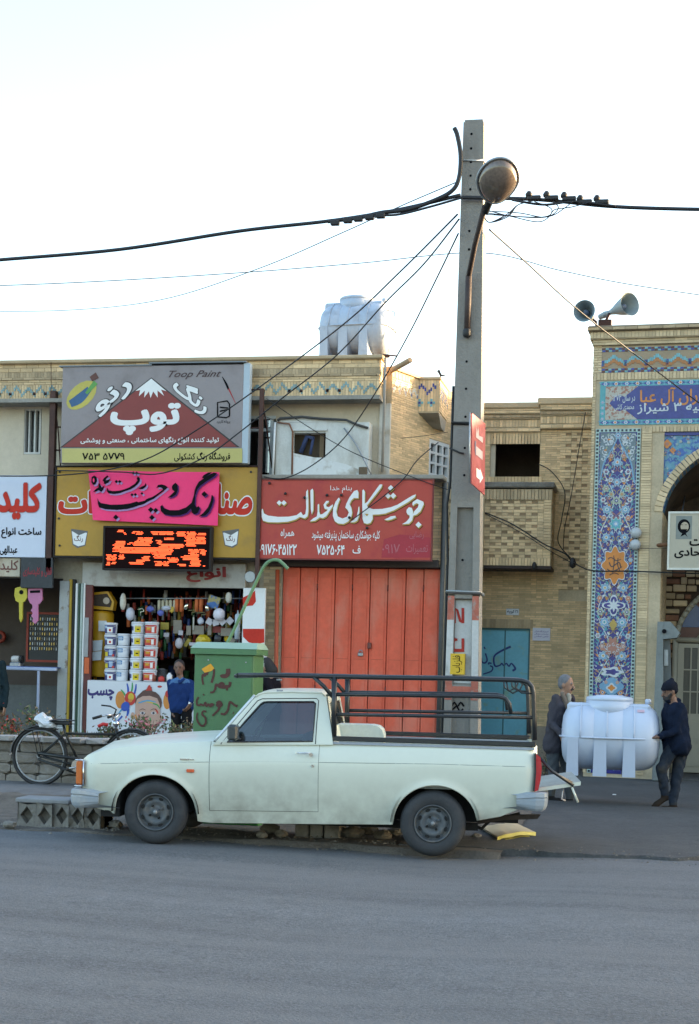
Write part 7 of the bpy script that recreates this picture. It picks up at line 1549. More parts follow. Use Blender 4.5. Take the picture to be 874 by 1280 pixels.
for r_ in range(7):
 for k in range(12):
  x = a_ + .03 + k * (b_ - a_ - .06) / 11.5; z = d_ - .06 - r_ * .09; m.box(x, x + .018, 1.185, 1.198, z - .045 - .01 * rr.random(), z, (mSteel, M('brass', (.4, .28, .1), .4, metal=.8), MATS['dusty_card'])[rr.randrange(3)])
m.build('keys', t, kind='stuff', W=True)
t = thing('key_machine', 'small grey key cutting machine on the blue counter', 'machine', P3(21, 834, -.05)); c = Vector(P3(21, 834, -.05))
m = MB(); m.bbox(c.x - .1, c.x + .1, -.15, .05, c.z + .0, c.z + .09, mSteel, .02); m.build('machine_base', t, W=True)
m = MB(); m.lathe([(.05, -.07), (.06, -.05), (.06, .05), (.05, .07)], (c.x - .02, -.05, c.z + .14), 'x', M('machine_white', (.5, .48, .45), .4), 12); m.lathe([(.07, -.02), (.07, .02)], (c.x + .09, -.05, c.z + .14), 'x', mBlack, 14); m.build('machine_head', t, W=True)
t = thing('stool', 'dark stool standing behind the blue rail', 'stool', P3(20, 900, .9)); c = Vector(P3(20, 862, .5))
m = MB(); m.lathe([(.14, 0), (.15, .03), (.13, .05), (.001, .05)], (c.x, .6, c.z), 'z', mBlack, 16); m.build('seat', t, W=True); m = MB(); m.lathe([(.02, 0), (.02, c.z - .15)], (c.x, .6, .15), 'z', MATS['pale_blue_steel'], 8); m.lathe([(.15, 0), (.15, .02), (.02, .05)], (c.x, .6, .16), 'z', mBlack, 16); m.build('stem', t, W=True)
t = thing('round_wall_object', 'small round dark red object on the wall at the left edge', 'wall dial', P3(0, 797, 2.0)); m = MB(); m.lathe([(.10, -.03), (.12, 0), (.12, .02)], P3(0, 796, 2.0), 'y', mRf, 16); m.build('dial_ring', t, W=True); m = MB(); m.lathe([(.06, -.045), (.06, -.031)], P3(0, 796, 2.0), 'y', mBlack, 12); m.build('dial_face', t, W=True)

# ================================================================ bicycle
YBI = -7.18; ZB_ = .178
def bp(px, py, dy=0): return Vector(P3(px, py, YBI + dy))
t = thing('bicycle', 'old black roadster bicycle parked against the stone planter wall', 'bicycle', (P(85, 983, YBI)[0], YBI, ZB_))
rc = bp(50, 947.5); rc.z = ZB_ + .345; fc_ = Vector((P(165, 950, YBI)[0], YBI, ZB_ + .345)); WR = .345
mSp_ = M('bike_black', (.02, .022, .022), .35, metal=.3, var=.1); mCh = M('chrome', (.6, .6, .62), .2, metal=1., var=.05, bump=0)
def wheel(c, nm='wheel'):
 m = MB(); n = 44; m.tube([c + Vector((WR * math.cos(i * 2 * math.pi / n), 0, WR * math.sin(i * 2 * math.pi / n))) for i in range(n)], .021, mBlack, 8, closed=True); w_ = m.build(nm, t, W=True)
 m = MB(); m.tube([c + Vector(((WR - .034) * math.cos(i * 2 * math.pi / n), 0, (WR - .034) * math.sin(i * 2 * math.pi / n))) for i in range(n)], .010, M('alloy_rim', (.34, .35, .36), .4, metal=.6), 6, closed=True); m.build('rim', w_, W=True)
 m = MB()
 for i in range(32): a = i * 2 * math.pi / 32; h_ = .018; m.tube([c + Vector((h_ * math.cos(a + 1.2 * (-1) ** i), .02 * (-1) ** i, h_ * math.sin(a + 1.2 * (-1) ** i))), c + Vector(((WR - .04) * math.cos(a), 0, (WR - .04) * math.sin(a)))], .0011, mSteel, 3)
 m.build('spokes', w_, kind='stuff', W=True)
 m = MB(); m.lathe([(.022, -.04), (.03, -.035), (.016, -.02), (.016, .02), (.03, .035), (.022, .04)], c, 'y', mSteel, 12); m.build('hub', w_, W=True)
wheel(rc); wheel(fc_)
bb = bp(101, 958); st = bp(82, 917); hd = bp(147, 918); hd2 = bp(149, 928); sd_ = bp(79, 905)
m = MB(); m.tube([bb, st, sd_ + Vector((0, 0, .0))], .017, mSp_, 8); m.tube([st, hd], .016, mSp_, 8); m.tube([bb, hd2], .017, mSp_, 8); m.tube([hd + Vector((-.015, 0, .05)), hd2 + Vector((.01, 0, -.03))], .021, mSp_, 8)
for dy in (-.05, .05): m.tube([rc + Vector((0, dy, 0)), bb + Vector((0, dy * .5, 0))], .010, mSp_, 6); m.tube([rc + Vector((0, dy, 0)), st + Vector((0, dy * .3, 0))], .009, mSp_, 6)
m.build('frame', t, W=True)
m = MB()
for dy in (-.05, .05): m.tube([fc_ + Vector((0, dy, 0)), fc_ + Vector((-.07, dy, .14)), hd2 + Vector((.02, dy * .6, -.05)), hd2 + Vector((.01, 0, -.03))], .011, mSp_, 6)
m.build('fork', t, W=True)
for c, a0, a1, ch in ((rc, 20, 175, True), (fc_, 10, 150, False)):
 m = MB(); m.grid(lambda u, v, c=c, a0=a0, a1=a1: tuple(c + Vector(((WR + .035 - .012 * abs(v - .5) * 2) * math.cos(R(a0 + (a1 - a0) * u)), (v - .5) * .06, (WR + .035 - .012 * abs(v - .5) * 2) * math.sin(R(a0 + (a1 - a0) * u))))), 26, 4, mSp_); m.build('mudguard', t, W=True)
m = MB(); c = rc; m.grid(lambda u, v: tuple(c + Vector(((WR + .038) * math.cos(R(150 + 30 * u)), (v - .5) * .062, (WR + .038) * math.sin(R(150 + 30 * u))))), 8, 2, mWhite); m.build('white_mudguard_tip', t, W=True)
m = MB(); m.lathe([(.098, -.006), (.1, 0), (.098, .006)], bb + Vector((0, -.055, 0)), 'y', mCh, 28); m.build('chainring', t, W=True)
m = MB(); m.tube([bb + Vector((0, -.08, 0)), bb + Vector((-.15, -.08, -.03))], .009, mCh, 6); m.bbox(bb.x - .20, bb.x - .11, bb.y - .17, bb.y - .09, bb.z - .045, bb.z - .02, mBlack, .006); m.tube([bb + Vector((0, .08, 0)), bb + Vector((.15, .08, .05))], .009, mCh, 6); m.build('crank', t, W=True)
m = MB(); m.tube([bb + Vector((0, -.055, .09)), rc + Vector((0, -.055, .035))], .022, mSp_, 6); m.tube([bb + Vector((0, -.055, -.09)), rc + Vector((0, -.055, -.035))], .016, mSp_, 6); m.build('chain_guard', t, W=True)
m = MB(); s0 = bp(79, 902)
m.grid(lambda u, v: (s0.x - .15 + .30 * u, YBI + (v - .5) * (.20 - .15 * u), s0.z + .02 + .012 * math.cos(v * 6.28) * 0 + .03 * (1 - math.cos((v - .5) * 2)) * -1 + .015 * math.sin(u * 3)), 12, 8, mBlack); m.grid(lambda u, v: (s0.x - .15 + .30 * u, YBI + (v - .5) * (.20 - .15 * u), s0.z - .03 + .02 * abs(v - .5)), 12, 8, mBlack, flip=True)
m.bbox(s0.x - .14, s0.x + .1, YBI - .05, YBI + .05, s0.z - .04, s0.z + .01, mBlack, .01); m.build('saddle', t, W=True)
m = MB(); m.tube([s0 + Vector((-.1, 0, -.04)), s0 + Vector((-.1, 0, -.08)), s0 + Vector((.02, 0, -.08)), sd_], .008, mCh, 6); m.build('saddle_spring', t, W=True)
m = MB(); k0 = hd + Vector((-.015, 0, .05)); k1 = bp(141, 899); m.tube([k0, k1], .013, mCh, 8)
for s in (-1, 1): m.tube([k1, k1 + Vector((.04, s * .10, .05)), k1 + Vector((.02, s * .20, .06)), k1 + Vector((-.13, s * .25, .02))], .011, mCh, 6); m.tube([k1 + Vector((-.05, s * .235, .045)), k1 + Vector((-.16, s * .255, .01))], .017, mBlack, 8)
m.tube([k1 + Vector((0, 0, .0)), k1 + Vector((.05, -.02, .12)), k1 + Vector((.0, -.10, .16)), k1 + Vector((-.09, -.16, .17))], .010, mBlack, 6); m.build('handlebar', t, W=True)
m = MB(); m.lathe([(.03, -.03), (.045, 0), (.02, .03)], k1 + Vector((.06, -.03, -.05)), 'x', mCh, 14); m.build('headlamp', t, W=True)
m = MB(); m.tube([k1 + Vector((-.04, -.05, -.07)), k1 + Vector((-.1, -.06, -.06)), k1 + Vector((-.16, -.05, -.09))], .022, M('bike_red', (.5, .02, .02), .4), 8); m.build('red_horn', t, W=True)
m = MB(); r0, r1 = bp(34, 912), bp(70, 912)
for dy in (-.07, 0, .07): m.tube([r0 + Vector((0, dy, 0)), r1 + Vector((0, dy, 0))], .007, mSp_, 5)
for x in (0, .5, 1): p = r0.lerp(r1, x); m.tube([p + Vector((0, -.07, 0)), p + Vector((0, .07, 0))], .006, mSp_, 5)
for dy in (-.06, .06): m.tube([rc + Vector((0, dy, 0)), r0.lerp(r1, .25) + Vector((0, dy, 0))], .006, mSp_, 5)
m.build('rear_carrier', t, W=True)
m = MB(); m.tube([bb + Vector((-.06, .06, -.02)), Vector((bb.x - .1, YBI + .12, ZB_))], .009, mSteel, 6); m.build('kickstand', t, W=True)
m = MB(); bm = bmesh.new(); bmesh.ops.create_icosphere(bm, subdivisions=3, radius=1); c = bp(61, 905)
for q in bm.verts:
 k = 1 + .28 * noise.noise(q.co * 1.6) + .12 * noise.noise(q.co * 5); q.co = Vector((q.co.x * .13 * k + (-.05 if q.co.z > .2 else 0), q.co.y * .09 * k, max(q.co.z, -.6) * .085 * k + (.05 if q.co.x < 0 else 0) * max(0, q.co.z)))
m.bm(bm, M('white_bag', (.58, .60, .62), .4, var=.08)); k_ = m.build('carrier_bag', loc=c + Vector((0, 0, .01))); tag(k_, 'crumpled white plastic bag on the rear carrier of the bicycle', 'bag')
# ================================================================ pickup
g0 = G(192, 1056); phT = R(6.5)
FT = Frame((g0.x, g0.y, 0), phT)
tr_ = thing('pickup_truck', 'pale green white pickup truck with black tube rack over its bed', 'pickup truck', (g0.x, g0.y, 0), phT)
W_ = 1.60
mCar = M('pale_green_car_paint', (.615, .64, .545), .42, var=.025, vs=2, bump=.012, bs=3, coat=.3, spec=.5, grad=(.20, .72, (.24, .22, .18), .75))  # low tone is dirt plus painted shade of the tucked-under sides
mCarD = M('car_door_paint', (.60, .63, .54), .45, var=.03, vs=3, bump=.02, bs=4, coat=.25, grad=(.26, .80, (.25, .23, .19), .8))
mUn = M('underbody_black', (.010, .010, .010), .9, var=.3); mTyre = M('tyre_rubber', (.028, .030, .034), .75, var=.15, vs=6, bump=.2, bs=60, col2=(.06, .06, .062), c2s=4, c2t=(.45, .8)); mRim = M('dusty_steel_rim', (.085, .095, .105), .55, metal=.25, var=.2, vs=12, col2=(.14, .13, .12), c2s=10); mChr = M('car_chrome', (.62, .64, .66), .18, metal=1., var=.03, bump=0)
mBump = M('grey_plastic_bumper', (.27, .31, .35), .5, var=.05, col2=(.35, .36, .36), c2s=5); mRub = M('window_rubber', (.012, .012, .014), .5, var=0); mRack = M('black_rack_paint', (.012, .014, .017), .35, var=.15, spec=.6)
fx = lambda px, py=950, y=0.: FT.P(px, py, y)
def lut(pts, y=0.):
 q = sorted(FT.P(a, b, y) for a, b in pts); X = [a for a, _ in q]; Z_ = [b for _, b in q]
 return lambda x: float(np.interp(x, X, Z_))
wc = [FT.P(192, 1016), FT.P(541, 1030)]; WRd = [.302, .305]; wc = [(0.0, .302), wc[1]]
crease = lut([(96, 956), (103, 955), (200, 953), (330, 952), (398, 953), (540, 955), (674, 959)])
topz = lut([(98, 953), (101, 949), (108, 944), (130, 937.5), (160, 933), (200, 930), (235, 928), (262, 927), (275, 929), (398, 930), (410, 929), (420, 929), (668, 933)])
botz_raw = lut([(98, 990), (106, 1003), (120, 1011), (140, 1018), (236, 1027), (262, 1029.5), (398, 1031), (497, 1031.5), (592, 1027), (625, 1021), (650, 1011), (664, 1000), (676, 992)])
AR_ = [(wc[0][0] - .005, .295, .392), (wc[1][0] + .02, wc[1][1] - .004, .392)]
def botz(x):
 z = botz_raw(x)
 for c, zc, r in AR_:
  if abs(x - c) < r: z = max(z, zc + math.sqrt(r * r - (x - c) ** 2) * .93)
 return z
XN, XC, XD, XB = fx(97)[0], fx(262)[0], fx(398)[0], fx(672)[0]
XCW = fx(262, 927)[0]
def inset(x, z):
 c = crease(x); zb = .30
 if z >= c: k = (z - c) / .17; i = .002 + .035 * k + .03 * max(0, k) ** 3
 else: k = (c - z) / (c - zb); i = .10 * max(0, k) ** 1.7 - .006 * math.sin(min(1, k) * math.pi)
 for cxx, zc, r in AR_:   # flared lips
  d = math.hypot(x - cxx, (z - zc) / .93); i -= .016 * math.exp(-((d - r) / .035) ** 2) if d > r - .01 else 0
 if x < XN + .20: i += .16 * ((XN + .20 - x) / .20) ** 2.6
 if x > XB - .12: i += .07 * ((x - XB + .12) / .12) ** 2.5
 return i
def side_skin(mb, x0, x1, zlo, zhi, mat, nx, nz=12, far=False, dy=0., flip=False):
 def f(u, v):
  x = x0 + (x1 - x0) * u; a, b = zlo(x), zhi(x); z = a + (b - a) * v; y = inset(x, z) + dy
  return (x, W_ - y if far else y, z)
 mb.grid(f, nx, nz, mat, flip=(far != flip))
zs_ = lut([(262, 1014), (398, 1015.5)])
z_seal = lambda x: zs_(x)
# front clip with bonnet
m = MB()
for far in (False, True):
 side_skin(m, XN, XC - .004, botz, topz, mCar, 110, 14, far)
 side_skin(m, XC - .004, XD + .004, botz, lambda x: zs_(x) - .004, mCar, 20, 4, far)
 # turned lip at the lower edges and arches
 m.tube([(x, (W_ - inset(x, botz(x)) - .008) if far else inset(x, botz(x)) + .008, botz(x)) for x in [XN + .05 + (XB - XN - .1) * i / 260 for i in range(261)]], .009, mCar, 5)
def hood(u, v):
 x = XN + (XCW + .02 - XN) * u; e = inset(x, topz(x)); y = e + (W_ - 2 * e) * v; t = min(v, 1 - v)
 rise = .040 * (1 - (1 - min(1, t / .28)) ** 2) + .018 * math.sin(v * math.pi); rise += .012 * math.exp(-((t - .30) / .03) ** 2)
 return (x + .0, y, topz(x) + rise * min(1, u * 5 + .15))
m.grid(hood, 60, 40, mCar)
# nose panel
def nose(u, v):
 y = inset(XN, topz(XN)) + (W_ - 2 * inset(XN, topz(XN))) * u; z = botz_raw(XN) + (topz(XN) - botz_raw(XN)) * v; return (XN - .0 - .02 * math.sin(u * math.pi), y, z)
m.grid(nose, 12, 4, mCar, flip=True)
m.build('front_body', tr_)
# bed sides
m = MB()
bedtop = lambda x: topz(x)
for far in (False, True): m = MB(); side_skin(m, XD + .004, XB, botz, bedtop, mCar, 110, 14, far); m.build('bed_side', tr_)
m = MB()
for far in (0, 1):
 y0 = .045; yy = (lambda y: W_ - y) if far else (lambda y: y)
 xa_, xb2 = fx(414)[0], XB - .03
 m.box(xa_, xb2, yy(y0), yy(y0 + .07), topz(xa_) - .01, topz(xa_) + .012, M('bed_rail_grey', (.30, .33, .38), .5, metal=.2)); m.box(xa_, xb2, yy(.10), yy(.112), .62, topz(xa_) - .01, mCar)
m.box(fx(414)[0], XB - .02, .10, W_ - .10, .60, .62, M('bed_floor', (.28, .31, .29), .6, var=.2)); m.box(fx(414)[0], fx(414)[0] + .03, .1, W_ - .1, .62, topz(0) + .02, mCar); m.build('bed_interior', tr_)
# doors
for far in (0, 1):
 m = MB(); side_skin(m, XC + .001, XD + .001, lambda x: zs_(x) + .0, lambda x: topz(x) - .0, mCarD, 30, 12, far, dy=-.003)
 dr_ = m.build('door', tr_)
 if far: continue
 m = MB(); f = lambda px, py, y: (FT.P(px, py, y)[0], y, FT.P(px, py, y)[1])
 m.tube([f(371, 941.5, -.03), f(388, 941.5, -.035)], .008, mChr, 6); m.tube([f(371, 941.5, -.005), f(371, 941.5, -.03)], .008, mChr, 6); m.lathe([(.018, -.02), (.02, 0)], f(389, 943.5, -.02), 'y', mChr, 12); m.build('door_handle', dr_)
 m = MB(); m.lathe([(.012, -.01), (.014, 0)], f(391, 957.5, -.003), 'y', mChr, 12); m.build('door_lock', dr_)
 m = MB(); m.tube([f(264, 953, .004)] + [f(398 - (398 - 264) * i / 8, 953, .004) for i in range(8, -1, -1)][1:], .0025, M('seam_grey', (.20, .23, .22), .6), 4); m.build('door_crease', dr_)
m = MB()
for far in (0, 1): side_skin(m, XC - .02, XD + .02, lambda x: zs_(x) - .02, lambda x: topz(x) - .02, mRub, 6, 3, far, dy=.012)
for far in (0, 1): m.tube([(x, (W_ - inset(x, crease(x))) if far else inset(x, crease(x)) - .0, crease(x)) for x in [XN + .06 + (XB - XN - .1) * i / 60 for i in range(61)]], .0022, MATS['seam_grey'], 4)
m.build('panel_seams', tr_)
# cab
ZBASE = topz(XD) - .01; ZROOF = fx(365, 866, .17)[1]
def yin(z): k = max(0., (z - ZBASE) / (ZROOF - ZBASE)); return .035 + .14 * k ** 1.15
def cq(px, py):
 y = .1
 for _ in range(4): x, z = FT.P(px, py, y); y = yin(z)
 return (x, z)
outer_ = [cq(*p) for p in ((266, 931), (270, 927), (295, 899), (318, 873), (324, 867.5), (334, 865.5), (365, 865), (402, 866), (408, 871), (411, 890), (414, 910), (416.5, 931))]
inner_ = [cq(*p) for p in ((284, 927.5), (307, 901), (326, 880), (330, 877.5), (336, 877), (365, 877), (392, 877), (394.5, 879), (392.5, 905), (391, 926.5))]
def with_hole(outl, inl, fy, mat, dy, flip):
 bm = bmesh.new(); vo = [bm.verts.new((x, 0, z)) for x, z in outl]; vi = [bm.verts.new((x, 0, z)) for x, z in inl]
 for L_ in (vo, vi):
  for i in range(len(L_)): bm.edges.new((L_[i], L_[(i + 1) % len(L_)]))
 bmesh.ops.triangle_fill(bm, edges=bm.edges[:], use_beauty=True, use_dissolve=False, normal=(0, -1, 0))
 bm.normal_update()
 for f_ in bm.faces:
  if (f_.normal.y > 0) != flip: f_.normal_flip()
 for v_ in bm.verts: v_.co.y = fy(v_.co.z) + dy
 m_ = MB(); m_.bm(bm, mat, False); return m_
for far in (0, 1):
 m = MB(); fy = (lambda z: W_ - yin(z)) if far else yin
 for dy, fl in ((0, bool(far)), (-.03 if far else .03, not far)):
  q = with_hole(outer_, inner_, fy, mCar, dy, fl); m.add(q.v, q.f, mCar)
 for loop in (inner_, outer_):
  for (a, b), (c, d) in zip(loop, loop[1:] + loop[:1]):
   s = -.03 if far else .03; m.add([(a, fy(b), b), (c, fy(d), d), (c, fy(d) + s, d), (a, fy(b) + s, b)], [(0, 1, 2, 3)], mCar)
 m.build('cab_frame', tr_)
def ring(loop, far, grow, r, mat):
 fy = (lambda z: W_ - yin(z) + .004) if far else (lambda z: yin(z) - .004)
 cx = sum(p[0] for p in loop) / len(loop); cz = sum(p[1] for p in loop) / len(loop)
 pts = [(cx + (x - cx) * grow, 0, cz + (z - cz) * grow) for x, z in loop]; pts = [(x, fy(z), z) for x, _, z in pts]
 q = MB(); q.tube(pts, r, mat, 5, closed=True); return q
for far in (0, 1):
 ring(inner_, far, 1.0, .007, mRub).build('window_seal', tr_)
 fy = (lambda z: W_ - yin(z) - .012) if far else (lambda z: yin(z) + .012)
 m = MB(); m.add([(x, fy(z), z) for x, z in inner_], [list(range(len(inner_)))][::1], glass('car_side_glass', (.30, .40, .50), .05)); m.build('side_window', tr_)
dl_ = [cq(*p) for p in ((276, 930), (300, 902), (322, 876), (328, 873.5), (365, 873), (396, 873), (398.5, 876), (396, 905), (394.5, 930))]
m = MB(); m.tube([(x, yin(z) - .001, z) for x, z in dl_], .004, mRub, 5); m.build('door_frame_seam', tr_)
# roof, windscreen, rear window
def roof(u, v):
 loop = [cq(*p) for p in ((321, 870), (325, 867), (334, 865.5), (350, 865), (380, 865), (402, 866), (407, 869))]; k = u * (len(loop) - 1); i = min(int(k), len(loop) - 2); t = k - i
 x = loop[i][0] * (1 - t) + loop[i + 1][0] * t; z = loop[i][1] * (1 - t) + loop[i + 1][1] * t; e = yin(min(z, ZROOF)); y = e + (W_ - 2 * e) * v
 return (x, y, z + .030 * (1 - (1 - 2 * min(v, 1 - v)) ** 3.0) * math.sin(math.pi * min(1, max(.0, .12 + u * .8))) ** .5)
m = MB(); m.grid(roof, 24, 24, mCar); m.tube([(x, yin(z) + .0, z) for x, z in [cq(*p) for p in ((320, 871), (324, 867.5), (334, 865.5), (365, 865), (402, 866), (407, 870))]], .010, mCar, 6)
p_ = cq(350, 865); m.bbox(p_[0] - .03, p_[0] + .03, yin(p_[1]) - .006, yin(p_[1]) + .03, p_[1] - .004, p_[1] + .022, M('grey_clip', (.3, .33, .36), .5), .004); m.build('roof', tr_)
b0, b1 = cq(270, 927), cq(320, 870); m = MB()
def ws(u, v): x = b0[0] + (b1[0] - b0[0]) * u; z = b0[1] + (b1[1] - b0[1]) * u; e = yin(z) + .03; return (x - .05 * math.sin(v * math.pi), e + (W_ - 2 * e) * v, z + .0)
m.grid(ws, 8, 16, glass('windscreen_glass', (.55, .62, .66), .25)); m.build('windscreen', tr_)
m = MB()
for v in (0, 1): m.tube([Vector(ws(u / 8, v)) + Vector((-.012, -.012 if v == 0 else .012, .006)) for u in range(9)], .016, M('windscreen_trim', (.60, .66, .68), .3, metal=.3), 6)
m.tube([Vector(ws(0, v / 16)) + Vector((0, 0, -.004)) for v in range(17)], .014, mRub, 6); m.build('windscreen_trim', tr_)
m = MB(); m.tube([(b0[0] - .06, .35, b0[1] - .005), (b0[0] + .0, .55, b0[1] + .03), (b0[0] + .03, .95, b0[1] + .05)], .007, mRub, 5); m.build('wiper', tr_)
c0, c1 = cq(416, 930), cq(408, 871)
m = MB(); e0, e1 = yin(c0[1]), yin(c1[1])
def bkw(u, v): x = c0[0] + (c1[0] - c0[0]) * u; z = c0[1] + (c1[1] - c0[1]) * u; e = yin(z); return (x, e + (W_ - 2 * e) * v, z)
for u0, u1, v0, v1 in ((0, .35, 0, 1), (.88, 1, 0, 1), (.35, .88, 0, .12), (.35, .88, .88, 1)):
 for fl in (False, True): m.grid(lambda a, b: tuple(Vector(bkw(u0 + (u1 - u0) * a, v0 + (v1 - v0) * b)) + Vector((.012 if fl else 0, 0, 0))), 2, 4, mCar, flip=not fl)
m.build('cab_back', tr_); m = MB(); m.grid(lambda a, b: bkw(.35 + .53 * a, .12 + .76 * b), 2, 2, MATS['car_side_glass']); m.build('rear_window', tr_)
# interior
m = MB(); mSeat = M('seat_vinyl', (.035, .035, .04), .6, var=.2)
sx0, sx1 = fx(352, 930, .3)[0], fx(378, 930, .3)[0]
m.bbox(sx0 - .25, sx1 + .1, .18, W_ - .18, .55, .72, mSeat, .04)
for y0 in (.22, .84): m.bbox(sx1 + .0, sx1 + .13, y0, y0 + .52, .68, 1.08, mSeat, .05)
m.build('seat', tr_)
m = MB(); m.bbox(b0[0] + .02, b0[0] + .28, .12, W_ - .12, .72, b0[1] - .01, M('dashboard', (.02, .02, .022), .6), .04); m.build('dashboard', tr_)
m = MB(); ctr = Vector((*(lambda q: (q[0], .42, q[1]))(FT.P(320, 921, .42)),)); rotm = Matrix.Rotation(R(-62), 3, 'Y')
m.tube([ctr + rotm @ Vector((.185 * math.cos(a), .185 * math.sin(a), 0)) for a in [i * math.pi / 14 for i in range(28)]], .012, mRub, 6, closed=True)
for a in (0, math.pi): m.tube([ctr, ctr + rotm @ Vector((.18 * math.cos(a + 1.57), .18 * math.sin(a + 1.57), 0))], .010, mRub, 5)
m.tube([ctr, ctr + Vector((-.3, 0, -.2))], .02, mRub, 6); m.build('steering_wheel', tr_)
# wheels
def carwheel(c, near, first=None):
 t_y = .035 if near else W_ - .035; s = 1 if near else -1
 def yy(v): return t_y + s * v
 m = MB(); Rr = .303
 prof = [(.168, .012), (.19, .0), (.225, -.008), (.262, -.006), (.285, .008), (.297, .028), (.303, .045), (.3035, .12), (.297, .14), (.28, .158), (.23, .17), (.168, .165)]
 m.lathe([(r, yy(v)) for r, v in prof], (c[0], 0, c[1]), 'y', mTyre, 48, cap=False)
 for k in range(3): m.tube([(c[0] + (Rr + .0005) * math.cos(i * math.pi / 24), yy(.062 + .022 * k), c[1] + (Rr + .0005) * math.sin(i * math.pi / 24)) for i in range(48)], .003, mUn, 4, closed=True)
 w_ = m.build('wheel', tr_)
 m = MB(); m.lathe([(r, yy(v)) for r, v in [(.171, .008), (.174, -.004), (.166, -.006), (.160, .012), (.150, .040), (.142, .048), (.128, .030), (.108, .020), (.085, .026), (.066, .040), (.050, .036), (.034, .026), (.033, .008), (.022, .004), (.001, .004)]], (c[0], 0, c[1]), 'y', mRim, 48, cap=False); m.build('rim', w_)
 m = MB()
 for i in range(8):
  a = (i + .5) * math.pi / 4; p = Vector((c[0] + .130 * math.cos(a), yy(.0255), c[1] + .130 * math.sin(a))); pts = []
  u = Vector((math.cos(a), 0, math.sin(a))); v = Vector((-math.sin(a), 0, math.cos(a)))
  m.add([p + u * .014 * math.cos(q) + v * .024 * math.sin(q) - Vector((0, s * .012, 0)) for q in [j * math.pi / 5 for j in range(10)]], [list(range(10))], mUn)
 m.build('rim_slots', w_, kind='stuff')
 m = MB()
 for i in range(4): a = i * math.pi / 2 + .5; m.lathe([(.013, yy(.045)), (.011, yy(.014)), (.001, yy(.014))], (c[0] + .062 * math.cos(a), 0, c[1] + .062 * math.sin(a)), 'y', mUn if i % 5 else mRim, 6)
 m.build('wheel_nuts', w_, kind='stuff'); m = MB(); m.lathe([(.02, yy(.006)), (.019, yy(-.006)), (.012, yy(-.012)), (.001, yy(-.012))], (c[0], 0, c[1]), 'y', M('hub_cap_grey', (.25, .26, .27), .4, metal=.5), 16); m.build('hub_cap', w_)
for c in wc:
 carwheel(c, True); carwheel(c, False)
# wheel wells, chassis and exhaust
m = MB()
for c, zc, r in AR_:
 for far in (0, 1):
  y0, y1 = (.02, .34) if not far else (W_ - .34, W_ - .02)
  m.grid(lambda u, v: (c + (r + .02) * math.cos(math.pi * u - .15 * (0.5 - u) * 0), y0 + (y1 - y0) * v, zc + (r + .02) * math.sin(math.pi * u) * .95), 20, 2, mUn)
 m.add([(c + (r + .02) * math.cos(math.pi * i / 16), .34, zc + (r + .02) * .95 * math.sin(math.pi * i / 16)) for i in range(17)], [list(range(17))], mUn); m.add([(c + (r + .02) * math.cos(math.pi * i / 16), W_ - .34, zc + (r + .02) * .95 * math.sin(math.pi * i / 16)) for i in range(17)], [list(range(17))], mUn)
m.build('wheel_wells', tr_, kind='stuff')
m = MB(); m.box(fx(125)[0], fx(148)[0], .1, W_ - .1, .24, .5, mUn); m.box(fx(242)[0], fx(494)[0], .14, W_ - .14, .26, .34, mUn); m.box(fx(245)[0], fx(600)[0], .35, .43, .20, .27, mUn); m.box(fx(245)[0], fx(655)[0], W_ - .43, W_ - .35, .20, .27, mUn)
m.tube([(c_[0], y, .30) for c_ in wc[1:] for y in (.15, W_ - .15)], .05, mUn, 8); m.build('chassis', tr_)
m = MB(); m.prism([FT.P(*p, .30) for p in ((595, 1022), (630, 1019), (676, 1018), (672, 1023.5), (630, 1025), (597, 1030))], .28, .34, M('leaf_spring_brown', (.035, .025, .02), .8)); m.tube([FT.P(*p, .45)[:1] + (.45,) + FT.P(*p, .45)[1:] for p in ((590, 1030), (602, 1036), (612, 1026), (650, 1017))], .018, mUn, 6); m.build('spring_hanger', tr_)
